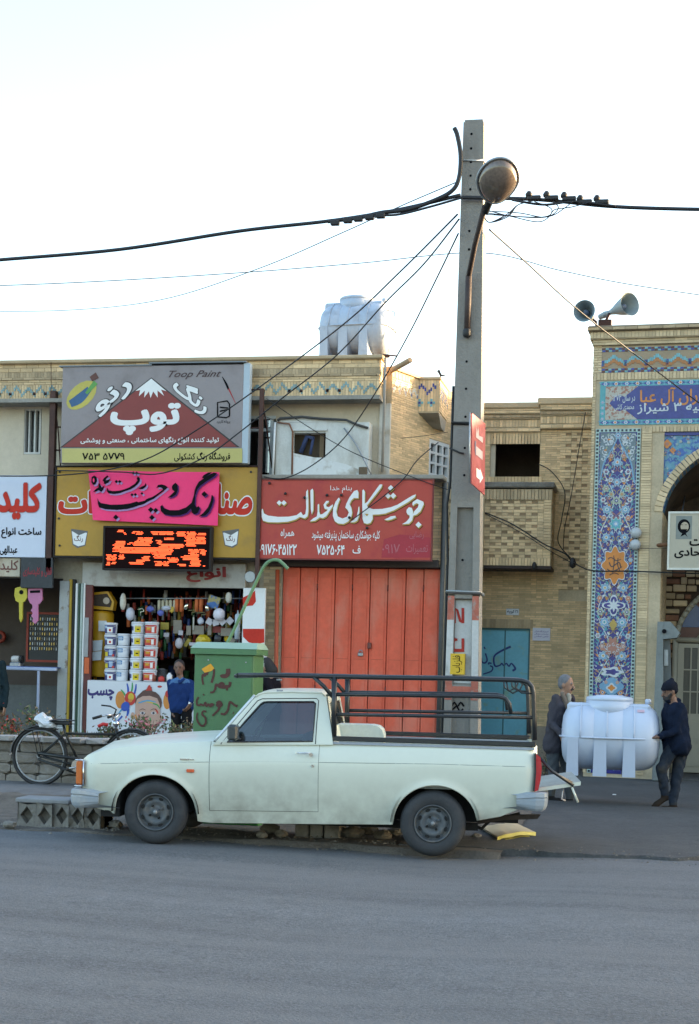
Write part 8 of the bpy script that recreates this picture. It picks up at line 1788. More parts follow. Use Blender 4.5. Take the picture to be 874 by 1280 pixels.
# bumpers
def bumper(px0, px1, py0, py1, front):
 x0, z1 = FT.P(px0, py0, -.02); x1, z0 = FT.P(px1, py1, -.02)
 def f(u, v):  # u across the truck, v around the section
  s = min(u, 1 - u) * 2 * 1.0; L_ = .30; yq = -.035 + (W_ + .07) * u
  return yq
 m = MB(); pts = []
 # section profile (depth, z) swept along a U shaped path
 path = []
 A = (x1, -.03); n = 6
 if front: path = [(x1, -.02), (x0 + .10, -.035), (x0 + .03, -.02), (x0, .06), (x0 - .03, .4), (x0 - .035, W_ / 2), (x0 - .03, W_ - .4), (x0, W_ - .06), (x0 + .03, W_ + .02), (x0 + .1, W_ + .035), (x1, W_ + .02)]
 else: path = [(x0, -.02), (x1 - .10, -.035), (x1 - .03, -.02), (x1, .06), (x1 + .02, .4), (x1 + .025, W_ / 2), (x1 + .02, W_ - .4), (x1, W_ - .06), (x1 - .03, W_ + .02), (x1 - .1, W_ + .035), (x0, W_ + .02)]
 hz = z1 - z0; prof = [(-.02, 0), (.0, .02 * 1), (.012, hz * .3), (.016, hz * .60), (.004, hz * .66), (.004, hz * .70), (.016, hz * .76), (.010, hz * .96), (-.02, hz)]
 vs = []; fs = []; np_ = len(prof)
 for i, (x, y) in enumerate(path):
  a, b = path[max(i - 1, 0)], path[min(i + 1, len(path) - 1)]; d = Vector((b[0] - a[0], b[1] - a[1])).normalized(); nrm = Vector((-d.y, d.x)) * (1 if not front else -1)
  nrm = Vector((d.y, -d.x)); 
  cxm = (XN + XB) / 2
  if (x - cxm) * nrm.x + (y - W_ / 2) * nrm.y < 0: nrm = -nrm
  k = .6 if i in (0, len(path) - 1) else 1
  for o_, z in prof: vs.append((x + nrm.x * o_, y + nrm.y * o_, z0 + hz * .5 + (z - hz * .5) * (k if i in (0, len(path) - 1) else 1)))
 for i in range(len(path) - 1):
  for j in range(np_ - 1): a = i * np_ + j; q = (a, a + 1, a + np_ + 1, a + np_); fs.append(q if front else q[::-1])
 m.add(vs, fs, mBump); 
 m.box(min(x0, x1) + .04, max(x0, x1) - .04, .01, W_ - .01, z0 + .02, z1 - .02, mBump) if False else None
 nn2 = len(vs); m.add([(vs[j][0], vs[j][1] + .0, vs[j][2]) for j in range(np_)], [list(range(np_))], mBump)
 for i in range(len(path) - 1):  # close the top and bottom
  a = i * np_; b = a + np_; 
  m.add([vs[a + np_ - 1], vs[b + np_ - 1], (vs[b][0] * .9 + .1 * (XN + XB) / 2, max(.08, min(W_ - .08, vs[b][1])), z1), (vs[a][0] * .9 + .1 * (XN + XB) / 2, max(.08, min(W_ - .08, vs[a][1])), z1)], [(0, 1, 2, 3)], mBump)
  m.add([vs[a], vs[b], (vs[b][0] * .9 + .1 * (XN + XB) / 2, max(.08, min(W_ - .08, vs[b][1])), z0), (vs[a][0] * .9 + .1 * (XN + XB) / 2, max(.08, min(W_ - .08, vs[a][1])), z0)], [(0, 1, 2, 3)], mBump)
 return m.build('front_bumper' if front else 'rear_bumper', tr_)
bumper(88, 123, 986, 1010.5, True); bumper(646, 683, 990, 1014.5, False)
# front lamps and grille
m = MB(); a, z1 = FT.P(95, 951, .04); b, z0 = FT.P(103, 981, .04); m.bbox(a, b, .045, .20, z0, z1, M('turn_signal_orange', (.55, .13, .02), .25, coat=.6), .012); m.build('turn_signal', tr_)
m = MB(); m.tube([(b + .006, .05, z0 - .01), (a - .0, .03, z0 - .01), (a - .01, .2, z0 - .01)], .008, mChr, 5); m.tube([(b + .006, .05, z1 + .008), (a - .0, .03, z1 + .008), (a - .01, .2, z1 + .008)], .008, mChr, 5); m.tube([(b + .008, .04, z0 - .012), (b + .008, .04, z1 + .01)], .008, mChr, 5); m.build('lamp_bezel', tr_)
m = MB(); m.bbox(a, b, W_ - .2, W_ - .045, z0, z1, MATS['turn_signal_orange'], .012); m.build('turn_signal', tr_)
for y in (.32, W_ - .32):
 m = MB(); m.lathe([(.085, -.02), (.095, -.035), (.085, -.05), (.001, -.06)], (XN - .0, y, (z0 + z1) / 2), 'x', M('headlamp_glass', (.5, .52, .53), .15, coat=.5), 20); m.build('headlight', tr_)
m = MB()
for i in range(7): m.box(XN - .04, XN - .025, .45, W_ - .45, z0 + .02 + i * .028, z0 + .03 + i * .028, mRub)
m.build('grille', tr_, kind='stuff')
m = MB(); q = FT.P(238, 963.5, -.005); m.bbox(q[0] - .036, q[0] + .036, -.016, .004, q[1] - .015, q[1] + .015, M('indicator_orange', (.60, .09, .02), .3, coat=.4), .005); m.build('side_indicator', tr_)
m = MB(); q = FT.P(234, 949, -.0); m.box(q[0] - .065, q[0] + .065, -.004, .008, q[1] - .006, q[1] + .004, mChr); text(m, 'pickup', (q[0] - .06, q[0] + .06, q[1] - .006, q[1] + .016), -.006, mChr, .02); m.build('emblem', tr_)
bpy.data.objects.remove(bpy.data.objects['emblem'])
m = MB(); m.box(q[0] - .065, q[0] + .02, -.008, .008, q[1] - .006, q[1] + .005, mChr); m.box(q[0] + .025, q[0] + .065, -.0075, .008, q[1] - .003, q[1] + .003, mChr); m.build('emblem', tr_)
# mirror
m = MB(); q = FT.P(292, 915, -.10); m.bbox(q[0] - .045, q[0] + .05, -.20, -.05, q[1] - .075, q[1] + .07, M('mirror_black', (.035, .045, .05), .35), .02); q2 = FT.P(300, 924, .03); m.tube([(q2[0], .04, q2[1]), (q[0] + .01, -.08, q[1] - .05)], .012, mRub, 6); m.build('wing_mirror', tr_)
# tail lamps
for far in (0, 1):
 y = .02 if not far else W_ - .02; s = 1 if not far else -1
 pts = [FT.P(*p, .0) for p in ((670, 942), (676, 947), (677.5, 960), (676, 975), (673, 988), (668, 990), (670, 965))]
 m = MB(); m.prism(pts, y - s * .012 if not far else y - .12, y + s * .12 if not far else y + .012, M('tail_red', (.42, .012, .02), .2, coat=.6, var=.05)); m.build('tail_light', tr_)
 m = MB(); pts2 = [FT.P(*p, .0) for p in ((668.5, 943), (670, 941.5), (670.5, 965), (668.5, 989), (666.5, 989), (668.8, 965))]; m.prism(pts2, (y - .016) if not far else y - .1, (y + .1) if not far else y + .016, mRub); m.build('tail_light_edge', tr_)
# rack
def RT_(px, py, y): q = FT.P(px, py, y); return Vector((q[0], y, q[1]))
YR0, YR1 = .08, W_ - .08
def rackside(yl, near):
 # geometry measured on the near side, repeated on the far side
 def P_(px, py): q = RT_(px, py, YR0); return Vector((q.x, yl, q.z))
 m = MB(); m.tube([P_(*p) for p in ((298, 844), (340, 844), (400, 845.5), (480, 847), (560, 848), (640, 850), (652, 850.5), (660, 853), (665, 858), (667, 866), (667.5, 880), (668, 900), (668.5, 925))], .022, mRack, 8); m.build('top_rail', tr_)
 m = MB(); m.tube([P_(*p) for p in ((418, 868), (500, 869), (600, 870.5), (624, 871), (632, 873), (637, 880), (638.5, 893))], .019, mRack, 8); m.build('middle_rail', tr_)
 m = MB(); m.tube([P_(418, 893), P_(540, 895), P_(668, 897)], .017, mRack, 8); m.build('lower_rail', tr_)
 m = MB(); q0, q1 = P_(415, 922), P_(670, 926); m.bbox(q0.x, q1.x, yl - .025, yl + .025, q0.z - .03, q0.z + .015, mRack, .006); m.build('base_rail', tr_)
 m = MB(); m.tube([P_(418, 846), P_(417.5, 923)], .026, mRack, 8); m.tube([P_(392, 846), P_(405, 858), P_(417, 872)], .019, mRack, 8); m.build('front_post', tr_)
 m = MB(); c = P_(648, 861); m.tube([P_(633, 851), P_(635, 862), P_(641, 866.5), P_(650, 862), P_(653, 856), P_(650, 851)], .009, mRack, 6); m.tube([P_(644, 851), P_(645, 860), P_(652, 866), P_(667, 867)], .009, mRack, 6); m.build('scroll_ornament', tr_)
rackside(YR0, True); rackside(YR1, False)
def Pn(px, py, yl): q = RT_(px, py, YR0); return Vector((q.x, yl, q.z))
m = MB(); m.tube([Pn(298, 844, YR0), Pn(294, 845, YR0 + .06), Pn(293, 845, YR0 + .2), Pn(293, 845, YR1 - .2), Pn(294, 845, YR1 - .06), Pn(298, 844, YR1)], .022, mRack, 8); m.build('front_cross_rail', tr_)
for px, py in ((418, 847), (540, 848.5)):
 m = MB(); m.tube([Pn(px, py, YR0), Pn(px, py, YR1)], .018, mRack, 8); m.build('cross_rail', tr_)
m = MB(); m.bbox(Pn(350, 848, 0).x - .03, Pn(350, 848, 0).x + .02, YR0 - .02, YR0 + .02, Pn(350, 846, 0).z - .035, Pn(350, 846, 0).z - .02, mSteel, .004); m.build('rail_clip', tr_)
# open tailgate with its stays and the loose leg
m = MB(); h0 = RT_(674, 987, .08); h1 = RT_(726, 979, .12); yy0, yy1 = .12, W_ - .12
v = [(h0.x, yy0, h0.z - .02), (h1.x, yy0, h1.z - .02), (h1.x, yy1, h1.z - .02), (h0.x, yy1, h0.z - .02)]; v2 = [(x, y, z + .035) for x, y, z in v]
m.add(v + v2, [(0, 3, 2, 1), (0, 1, 5, 4), (1, 2, 6, 5), (2, 3, 7, 6), (3, 0, 4, 7)], mCar); m.add([(x, y, z + .001) for x, y, z in v2], [(0, 1, 2, 3)], MATS['bed_floor']); tg = m.build('tailgate', tr_)
for yl, w_ in ((.10, .016), (.16, .010)):
 m = MB(); m.tube([RT_(672, 944, yl), RT_(690, 964, yl), RT_(717, 982 - (3 if w_ < .012 else 0), yl)], w_, mRack, 6); m.build('tailgate_stay', tr_)
m = MB(); m.tube([RT_(715, 984, .12), RT_(722.5, 1003, .12)], .012, mCar, 6); m.tube([RT_(704, 985, .15), RT_(702, 999, .15), RT_(707, 1001, .15)], .007, mSteel, 5); m.build('tailgate_latch', tr_)
# pale rounded box in the bed
m = MB(); x0, z0 = RT_(421, 923, .9).x, .64; x1 = RT_(480, 923, .9).x; zt = RT_(440, 905.5, .9).z
m.prism([(x0, z0), (x1, z0), (x1, zt - .10), (x1 - .02, zt - .04), (x1 - .06, zt - .01), (x1 - .12, zt), (x0, zt)], .85, 1.25, M('bed_box_white', (.50, .56, .52), .5)); q = MB(); q.v = m.v; q.f = m.f; q.m = m.m; q.mats = m.mats; q.sm = m.sm
o = q.build('load_box'); o.location = (g0.x, g0.y, 0); o.rotation_euler = (0, 0, phT); tag(o, 'pale rounded box lying in the bed right behind the cab', 'box')
# ================================================================ people: one continuous skin grown round tapered limbs
class Body:
 def __init__(s): s.p = []; s.mats = []
 def mi(s, m):
  if m not in s.mats: s.mats.append(m)
  return s.mats.index(m)
 def cap(s, a, b, ra, rb, m, k=.02, sq=None): s.p.append(('c', np.array(a, float), np.array(b, float), ra, rb, s.mi(m), k, sq)); return s
 def ell(s, c, r, m, k=.015, rot=None): s.p.append(('e', np.array(c, float), np.array(r, float), rot, 0, s.mi(m), k, None)); return s
 def chain(s, pts, rs, m, k=.02):
  for i in range(len(pts) - 1): s.cap(pts[i], pts[i + 1], rs[i], rs[i + 1], m, k)
 def mesh(s, vox=.0095, folds=.0, cloth=()):
  los = []; his = []
  for q in s.p:
   if q[0] == 'c': r = max(q[3], q[4]) + .03; los.append(np.minimum(q[1], q[2]) - r); his.append(np.maximum(q[1], q[2]) + r)
   else: r = q[2].max() + .03; los.append(q[1] - r); his.append(q[1] + r)
  lo = np.min(los, 0) - vox; hi = np.max(his, 0) + vox; n = np.ceil((hi - lo) / vox).astype(int) + 1
  D = np.full(n, .2, np.float32); best = np.full(n, 9., np.float32); reg = np.zeros(n, np.int16)
  for q, l, h in zip(s.p, los, his):
   i0 = np.maximum(0, ((l - .05 - lo) / vox).astype(int)); i1 = np.minimum(n, ((h + .05 - lo) / vox).astype(int) + 2); sl = tuple(slice(a, b) for a, b in zip(i0, i1))
   X = np.stack(np.meshgrid(*[lo[k] + vox * np.arange(i0[k], i1[k]) for k in range(3)], indexing='ij'), -1)
   if q[0] == 'c':
    ba = q[2] - q[1]; pa = X - q[1]; h_ = np.clip((pa @ ba) / max(1e-9, ba @ ba), 0, 1); d = np.linalg.norm(pa - h_[..., None] * ba, axis=-1) - (q[3] + (q[4] - q[3]) * h_)
   else:
    pa = X - q[1]
    if q[3] is not None: pa = pa @ np.array(q[3])
    k0 = np.linalg.norm(pa / q[2], axis=-1); k1 = np.linalg.norm(pa / (q[2] ** 2), axis=-1); d = k0 * (k0 - 1) / np.maximum(k1, 1e-6)
   d = d.astype(np.float32); k = q[6]; old = D[sl]; hh = np.clip(.5 + .5 * (old - d) / k, 0, 1); D[sl] = old * (1 - hh) + d * hh - k * hh * (1 - hh)
   bt = best[sl]; mk = d < bt; bt[mk] = d[mk]; best[sl] = bt; rg = reg[sl]; rg[mk] = q[5]; reg[sl] = rg
  if folds:
   X = np.stack(np.meshgrid(*[lo[k] + vox * np.arange(n[k]) for k in range(3)], indexing='ij'), -1)
   fo = np.sin(X[..., 2] * 46 + 5 * np.sin(X[..., 0] * 14 + X[..., 1] * 9)) * .5 + np.sin(X[..., 2] * 23 + X[..., 0] * 31 + 3 * np.sin(X[..., 1] * 21)) * .5
   D += (folds * fo * np.isin(reg, cloth)).astype(np.float32)
  # surface nets
  S = D < 0; c = [S[a:n[0] - 1 + a, b:n[1] - 1 + b, d:n[2] - 1 + d] for a in (0, 1) for b in (0, 1) for d in (0, 1)]
  cnt = sum(x.astype(np.int8) for x in c); act = (cnt > 0) & (cnt < 8); idx = np.argwhere(act); ids = -np.ones(act.shape, np.int64); ids[act] = np.arange(len(idx))
  acc = np.zeros((len(idx), 3)); w_ = np.zeros(len(idx))
  corners = [(a, b, d) for a in (0, 1) for b in (0, 1) for d in (0, 1)]
  for a in corners:
   for b in corners:
    if sum(abs(x - y) for x, y in zip(a, b)) == 1 and a < b:
     da = D[idx[:, 0] + a[0], idx[:, 1] + a[1], idx[:, 2] + a[2]]; db = D[idx[:, 0] + b[0], idx[:, 1] + b[1], idx[:, 2] + b[2]]
     cr_ = (da < 0) != (db < 0); t = np.where(cr_, da / np.where(cr_, da - db, 1), 0)[:, None]
     acc += np.where(cr_[:, None], np.array(a) + t * (np.array(b) - np.array(a)), 0); w_ += cr_
  V = lo + vox * (idx + acc / w_[:, None]); faces = []; fm = []
  for ax in range(3):
   u, v = (ax + 1) % 3, (ax + 2) % 3
   A = [slice(None)] * 3; B = [slice(None)] * 3; A[ax] = slice(0, -1); B[ax] = slice(1, None)
   e = S[tuple(A)] != S[tuple(B)]; E_ = np.argwhere(e); E_ = E_[(E_[:, u] > 0) & (E_[:, v] > 0) & (E_[:, u] < n[u] - 1) & (E_[:, v] < n[v] - 1)]
   def g(du, dv): q = E_.copy(); q[:, u] -= du; q[:, v] -= dv; return ids[q[:, 0], q[:, 1], q[:, 2]]
   f = np.stack([g(1, 1), g(0, 1), g(0, 0), g(1, 0)], 1); ins = S[E_[:, 0], E_[:, 1], E_[:, 2]]; f[~ins] = f[~ins][:, ::-1]
   faces.append(f); E2 = E_.copy(); E2[:, ax] += (~ins).astype(int); fm.append(reg[E2[:, 0], E2[:, 1], E2[:, 2]])
  return V, np.concatenate(faces), np.concatenate(fm)
 def build(s, name, loc, **kw):
  V, Fc, fm = s.mesh(**kw); me = bpy.data.meshes.new(name); me.from_pydata((V - np.array(loc)).tolist(), [], Fc.tolist())
  for m in s.mats: me.materials.append(m)
  me.polygons.foreach_set('material_index', fm.astype(int)); me.polygons.foreach_set('use_smooth', [True] * len(Fc)); me.update()
  o = bpy.data.objects.new(name, me); COL.objects.link(o); o.location = loc; return o
sk = M('skin_tan', (.30, .165, .105), .55, var=.08, vs=20); skd = M('skin_dark', (.17, .09, .06), .55, var=.08, vs=20)
hrG = M('grey_hair', (.14, .14, .15), .8, var=.3, vs=40); hrB = M('black_hair', (.015, .012, .012), .7, var=.2, vs=40)
def V3(px, py, Y): return np.array(P3(px, py, Y))
def head(b, c, fwd, r=.098, skin=sk, hair=hrB, hat=None, must=None, beard=None, eyes=True, hairmode='short'):
 """c: centre of the skull; fwd: direction of the face"""
 f = np.array(fwd, float); f /= np.linalg.norm(f); u = np.array((0, 0, 1.)); u = u - f * (u @ f); u /= np.linalg.norm(u); rt = np.cross(f, u); k = r / .098
 Rm = np.stack([f, rt, u], 1)
 q = lambda a, s_, h: c + (f * a + rt * s_ + u * h) * k
 b.ell(q(-.004, 0, .012), np.array((.094, .076, .098)) * k, skin, .012, Rm); b.ell(q(.028, 0, -.052), np.array((.060, .056, .062)) * k, skin, .02, Rm); b.ell(q(.058, 0, -.092), np.array((.026, .030, .020)) * k, skin, .02, Rm)
 b.cap(q(.090, 0, -.008), q(.112, 0, -.040), .010 * k, .016 * k, skin, .008); b.ell(q(.074, 0, .018), np.array((.018, .05, .012)) * k, skin, .01, Rm)
 for s_ in (-1, 1):
  b.ell(q(-.01, s_ * .078, -.018), np.array((.020, .010, .032)) * k, skin, .006, Rm)
  b.ell(q(.080, s_ * .030, .000), np.array((.008, .014, .007)) * k, M('dark_eye', (.05, .03, .025), .4), .003, Rm); b.cap(q(.088, s_ * .016, .018), q(.078, s_ * .046, .018), .005 * k, .005 * k, hair, .003)  # small dark ellipsoids for the eyes
 b.ell(q(.086, 0, -.070), np.array((.010, .024, .007)) * k, M('lips', (.20, .08, .06), .5), .004, Rm)
 if must is not None: b.cap(q(.098, -.02, -.058), q(.098, .02, -.058), .012 * k, .012 * k, must, .006); b.cap(q(.098, 0, -.054), q(.088, .04, -.066), .010 * k, .007 * k, must, .005); b.cap(q(.098, 0, -.054), q(.088, -.04, -.066), .010 * k, .007 * k, must, .005)
 if beard is not None: b.ell(q(.04, 0, -.088), np.array((.062, .060, .040)) * k, beard, .01, Rm); b.cap(q(.02, .062, -.04), q(.055, .04, -.085), .018 * k, .02 * k, beard, .01); b.cap(q(.02, -.062, -.04), q(.055, -.04, -.085), .018 * k, .02 * k, beard, .01); b.cap(q(.097, -.02, -.058), q(.097, .02, -.058), .010 * k, .010 * k, beard, .006)
 if hat is None: b.ell(q(-.020, 0, .032), np.array((.092, .083, .094)) * k, hair, .006, Rm); b.ell(q(-.045, 0, -.01), np.array((.062, .080, .070)) * k, hair, .006, Rm)
 else:
  b.ell(q(-.014, 0, .048), np.array((.104, .092, .088)) * k, hat, .006, Rm); b.cap(q(.07, -.03, .040), q(.07, .03, .040), .026 * k, .026 * k, hat, .012); b.cap(q(-.05, 0, .12), q(-.055, 0, .130), .04 * k, .03 * k, hat, .02); b.ell(q(-.05, 0, .0), np.array((.062, .080, .06)) * k, hat, .006, Rm)
def hand(b, w, d, palm_n, skin, k=1., curl=.9, thumb=1):
 """w wrist, d direction of the fingers, palm_n the way the palm faces; five bent fingers"""
 d = np.array(d, float); d /= np.linalg.norm(d); pn = np.array(palm_n, float); pn = pn - d * (pn @ d); pn /= np.linalg.norm(pn); s_ = np.cross(d, pn) * thumb
 for i, o in enumerate((-.028, -.010, .009, .027)): b.cap(w + s_ * o * .6 * k, w + (d * .085 + s_ * o) * k, .016 * k, .013 * k, skin, .012)
 for i, (o, L_) in enumerate(((-.030, .060), (-.010, .078), (.010, .082), (.030, .074))):
  a = w + (d * .088 + s_ * o) * k; c1 = curl * (.5 + .06 * (3 - i)); m1 = a + (d * math.cos(c1) + pn * math.sin(c1)) * L_ * .5 * k; c2 = c1 + curl * .9; m2 = m1 + (d * math.cos(c2) + pn * math.sin(c2)) * L_ * .32 * k; c3 = c2 + curl * .5; m3 = m2 + (d * math.cos(c3) + pn * math.sin(c3)) * L_ * .26 * k
  b.chain([a, m1, m2, m3], [.0098 * k, .0092 * k, .0085 * k, .0075 * k], skin, .003)
 t0 = w + (d * .025 + s_ * .030) * k; t1 = t0 + (d * .035 + s_ * .028 + pn * .012) * k; t2 = t1 + (d * .030 + s_ * .002 + pn * .018) * k; b.chain([t0, t1, t2], [.014 * k, .011 * k, .0095 * k], skin, .006)
def torso(b, neck, hips, m, ws=.20, wh=.165, dp=.115, ax=(1, 0, 0), hem=None):
 """ax: direction across the shoulders"""
 ax = np.array(ax, float); ax /= np.linalg.norm(ax); neck, hips = np.array(neck), np.array(hips); L_ = neck - hips
 for t, w_, r in ((.90, ws - .095, .052), (.76, ws - .115, dp - .028), (.60, wh - .095, dp - .022), (.44, wh - .10, dp - .022), (.28, wh - .10, dp - .020), (.12, wh - .095, dp - .016), (.0, wh - .095, dp - .012)):
  p = hips + L_ * t; b.cap(p - ax * w_, p + ax * w_, r, r, m, .03)
def shoe(b, ankle, d, m, k=1.):
 d = np.array(d, float); d /= np.linalg.norm(d); a = np.array(ankle)
 b.cap(a + np.array((0, 0, -.02)), a + np.array((0, 0, -.05)) - d * .02, .042 * k, .040 * k, m, .02); b.cap(a + np.array((0, 0, -.055)) - d * .02, a + d * .12 * k + np.array((0, 0, -.065)), .038 * k, .036 * k, m, .02); b.cap(a + d * .12 * k + np.array((0, 0, -.065)), a + d * .17 * k + np.array((0, 0, -.07)), .036 * k, .028 * k, m, .02)

# --- man at the left end of the tank, grey haired, looking right
b = Body(); Y = -4.55
jk = M('grey_purple_jacket', (.060, .056, .066), .95, spec=.08, var=.15, vs=8, bump=.3, bs=50); col_ = M('brown_collar', (.16, .12, .09), .8); tg_ = M('greenish_trousers', (.075, .082, .088), .95, spec=.08, var=.15, vs=6); sh_m = M('dark_shoe', (.02, .018, .018), .95, spec=.08); knit = M('beige_shirt', (.35, .31, .24), .8); vest = M('dark_pullover', (.03, .022, .025), .95, spec=.08)
hipL, neckL = V3(696, 934, Y), V3(704.5, 869, Y)
axL = (.55, .83, 0)
torso(b, neckL, hipL + np.array((0, 0, .02)), jk, ws=.225, wh=.20, dp=.135, ax=axL)
hd_ = V3(708, 855, Y); head(b, hd_, (.93, -.30, -.08), .100, sk, hrG, must=hrB)
b.cap(neckL + (0, 0, -.02), hd_ + np.array((-.015, 0, -.06)), .056, .052, sk, .02)
for s_ in (-1, 1): b.cap(neckL + np.array(axL) * .07 * s_ + (.03, -.03, .02), neckL + np.array(axL) * .06 * s_ + (.10, -.07, -.16), .030, .026, col_, .012)
b.cap(neckL + (.07, -.055, .0), neckL + (.125, -.075, -.40), .032, .03, knit, .01); b.cap(neckL + (.105, -.04, -.06), neckL + (.155, -.05, -.40), .035, .04, vest, .01)
# near arm to the left rim of the tank
sh0 = neckL - np.array(axL) * .165 + (0, 0, -.045); el0 = V3(690, 905, Y - .20); wr0 = V3(699, 914, Y - .30) 
b.chain([sh0, el0, wr0], [.060, .052, .043], jk, .018); b.cap(wr0, V3(701, 917, Y - .31), .044, .040, jk, .01)
hand(b, V3(701, 917.5, Y - .31), (.25, -.02, -1), (1, .1, 0), sk, 1.08, .7, 1)
sh1 = neckL + np.array(axL) * .165 + (0, 0, -.045); el1 = V3(712, 900, Y + .22); wr1 = V3(717, 921, Y + .10); b.chain([sh1, el1, wr1], [.060, .052, .043], jk, .018); hand(b, wr1 + (.0, 0, -.02), (.5, 0, -1), (1, 0, .2), sk, 1.05, .7, -1)
# legs
b.chain([hipL + (-.05, -.07, -.0), V3(692, 965, Y - .08), V3(688.5, 991, Y - .06)], [.092, .069, .056], tg_, .02); b.chain([hipL + (.07, .07, -.0), V3(711, 966, Y + .06), V3(712, 995, Y + .03)], [.092, .069, .056], tg_, .02)
b.cap(hipL + (-.05, -.02, 0), hipL + (.06, .03, 0), .098, .098, tg_, .02)
shoe(b, V3(689, 994, Y - .06), (.8, -.4, 0), sh_m); shoe(b, V3(712, 998, Y + .03), (.9, -.2, 0), sh_m)
zfoot = .02; lo_ = min((V3(689, 994, Y)[2] - .11), V3(712, 998, Y)[2] - .11)
o = b.build('person', (float(hipL[0]), Y, .04), folds=.006, cloth=[b.mi(jk), b.mi(tg_)]); tag(o, 'grey haired man with moustache in dark jacket holding the left end of the tank', 'person')
# --- man at the right end, knitted cap, walking
b = Body(); Y = -4.85
jn = M('dark_navy_jacket', (.010, .015, .030), .95, spec=.08, var=.25, vs=8, bump=.3, bs=50); je = M('dirty_jeans', (.026, .033, .046), .95, spec=.08, var=.25, vs=5, col2=(.085, .075, .06), c2s=4, c2t=(.5, .7), c2a=.8); cp = M('navy_knit_cap', (.012, .014, .022), .95, spec=.08, var=.2); bt = M('brown_boot', (.035, .026, .02), .95, spec=.08)
hipR, neckR = V3(846, 934, Y), V3(842, 878, Y); axR = (-.35, .94, 0)
torso(b, neckR, hipR + np.array((0, 0, .03)), jn, ws=.225, wh=.205, dp=.150, ax=axR)
hd_ = V3(837, 863.5, Y - .02); head(b, hd_, (-.90, -.42, -.22), .098, skd, hrB, hat=cp, beard=hrB)
b.cap(neckR + (0, 0, -.01), hd_ + np.array((.02, 0, -.06)), .060, .052, skd, .02); b.chain([neckR + (-.07, -.05, .02), neckR + (.0, .06, .04), neckR + (.06, .0, .02)], [.034, .036, .034], jn, .02)
sh0 = neckR - np.array(axR) * .17 + (.02, 0, -.05); el0 = V3(846, 914, Y - .22); wr0 = V3(826, 920, Y - .26)
b.chain([sh0, el0, wr0], [.060, .052, .043], jn, .018)
hand(b, V3(824, 920.5, Y - .26), (-1, 0, -.12), (.0, .35, -1), skd, 1.1, .8, -1)
sh1 = neckR + np.array(axR) * .17 + (0, 0, -.05); el1 = V3(838, 908, Y + .2); wr1 = V3(827, 921, Y + .12); b.chain([sh1, el1, wr1], [.060, .052, .043], jn, .018); hand(b, wr1 + (-.02, 0, 0), (-1, 0, -.1), (0, -.3, -1), skd, 1.05, .8, 1)
b.cap(hipR + (-.06, -.02, 0), hipR + (.07, .02, -.0), .118, .116, jn, .02)
b.chain([hipR + (-.06, -.07, -.03), V3(827, 961, Y - .10), V3(831, 990, Y - .02)], [.092, .069, .056], je, .02); b.chain([hipR + (.06, .06, -.03), V3(846, 971, Y + .04), V3(841.5, 1002, Y - .02)], [.092, .069, .056], je, .02)
shoe(b, V3(830.5, 993, Y - .02), (-.75, -.3, -.5), bt); shoe(b, V3(841.5, 1005, Y - .02), (-.85, -.3, 0), bt)
o = b.build('person', (float(hipR[0]), Y, .04), folds=.007, cloth=[b.mi(jn), b.mi(je)]); tag(o, 'bearded man in knitted cap and navy jacket holding the right end of the tank', 'person')
# --- shopkeeper in a blue jacket in front of the counter
b = Body(); Y = -1.15
bl = M('blue_work_jacket', (.016, .038, .13), .95, spec=.08, var=.12, vs=8, bump=.2, bs=50); bl2 = M('light_blue_yoke', (.07, .15, .30), .95, spec=.08, var=.08); tk = M('black_trousers', (.012, .012, .014), .95, spec=.08, var=.2)
hp, nk = V3(227, 884, Y), V3(226, 849, Y); axS = (.97, .24, 0)
torso(b, nk, hp, bl, ws=.215, wh=.185, dp=.12, ax=axS)
for s_ in (-1, 1): b.cap(nk + np.array(axS) * .05 * s_ + (0, -.03, -.035), nk + np.array(axS) * .15 * s_ + (0, -.01, -.07), .060, .054, bl2, .015)
b.cap(nk + (-.06, -.05, -.0), nk + (.02, -.09, -.05), .022, .02, bl, .01); b.cap(nk + (.07, -.05, -.0), nk + (.02, -.09, -.05), .022, .02, bl, .01)
hd_ = V3(224, 834, Y); head(b, hd_, (.12, -.98, -.08), .102, skd, hrB); b.cap(nk + (0, 0, -.02), hd_ + np.array((0, .01, -.06)), .055, .05, skd, .02)
b.chain([nk - np.array(axS) * .165 + (0, 0, -.06), V3(214, 872, Y + .06), V3(216, 888, Y - .02)], [.060, .052, .043], bl, .018); hand(b, V3(216.5, 889, Y - .02), (.1, -.1, -1), (1, 0, 0), skd, 1., .7, 1)
b.chain([nk + np.array(axS) * .165 + (0, 0, -.06), V3(242, 866, Y), V3(239, 877, Y - .12)], [.060, .052, .043], bl, .018); b.cap(V3(238.6, 878, Y - .12), V3(238, 879, Y - .13), .034, .034, M('watch_steel', (.5, .5, .5), .3, metal=1), .004); hand(b, V3(238, 880, Y - .13), (-.55, -.1, -.9), (-.5, .3, .5), skd, 1.05, .6, 1)
b.chain([hp + (-.09, 0, -.02), V3(220, 920, Y), V3(219, 948, Y + .02)], [.092, .069, .056], tk, .02); b.chain([hp + (.09, 0, -.02), V3(233, 920, Y), V3(233, 948, Y + .02)], [.092, .069, .056], tk, .02); b.cap(hp + (-.07, 0, -.01), hp + (.07, 0, -.01), .09, .09, tk, .02)
shoe(b, V3(219, 949, Y), (-.2, -1, 0), sh_m); shoe(b, V3(233, 949, Y), (.3, -1, 0), sh_m)
o = b.build('person', (float(hp[0]), Y, .18), folds=.005, cloth=[b.mi(bl), b.mi(tk)]); tag(o, 'shopkeeper in a blue jacket standing by the counter of the paint shop', 'person')
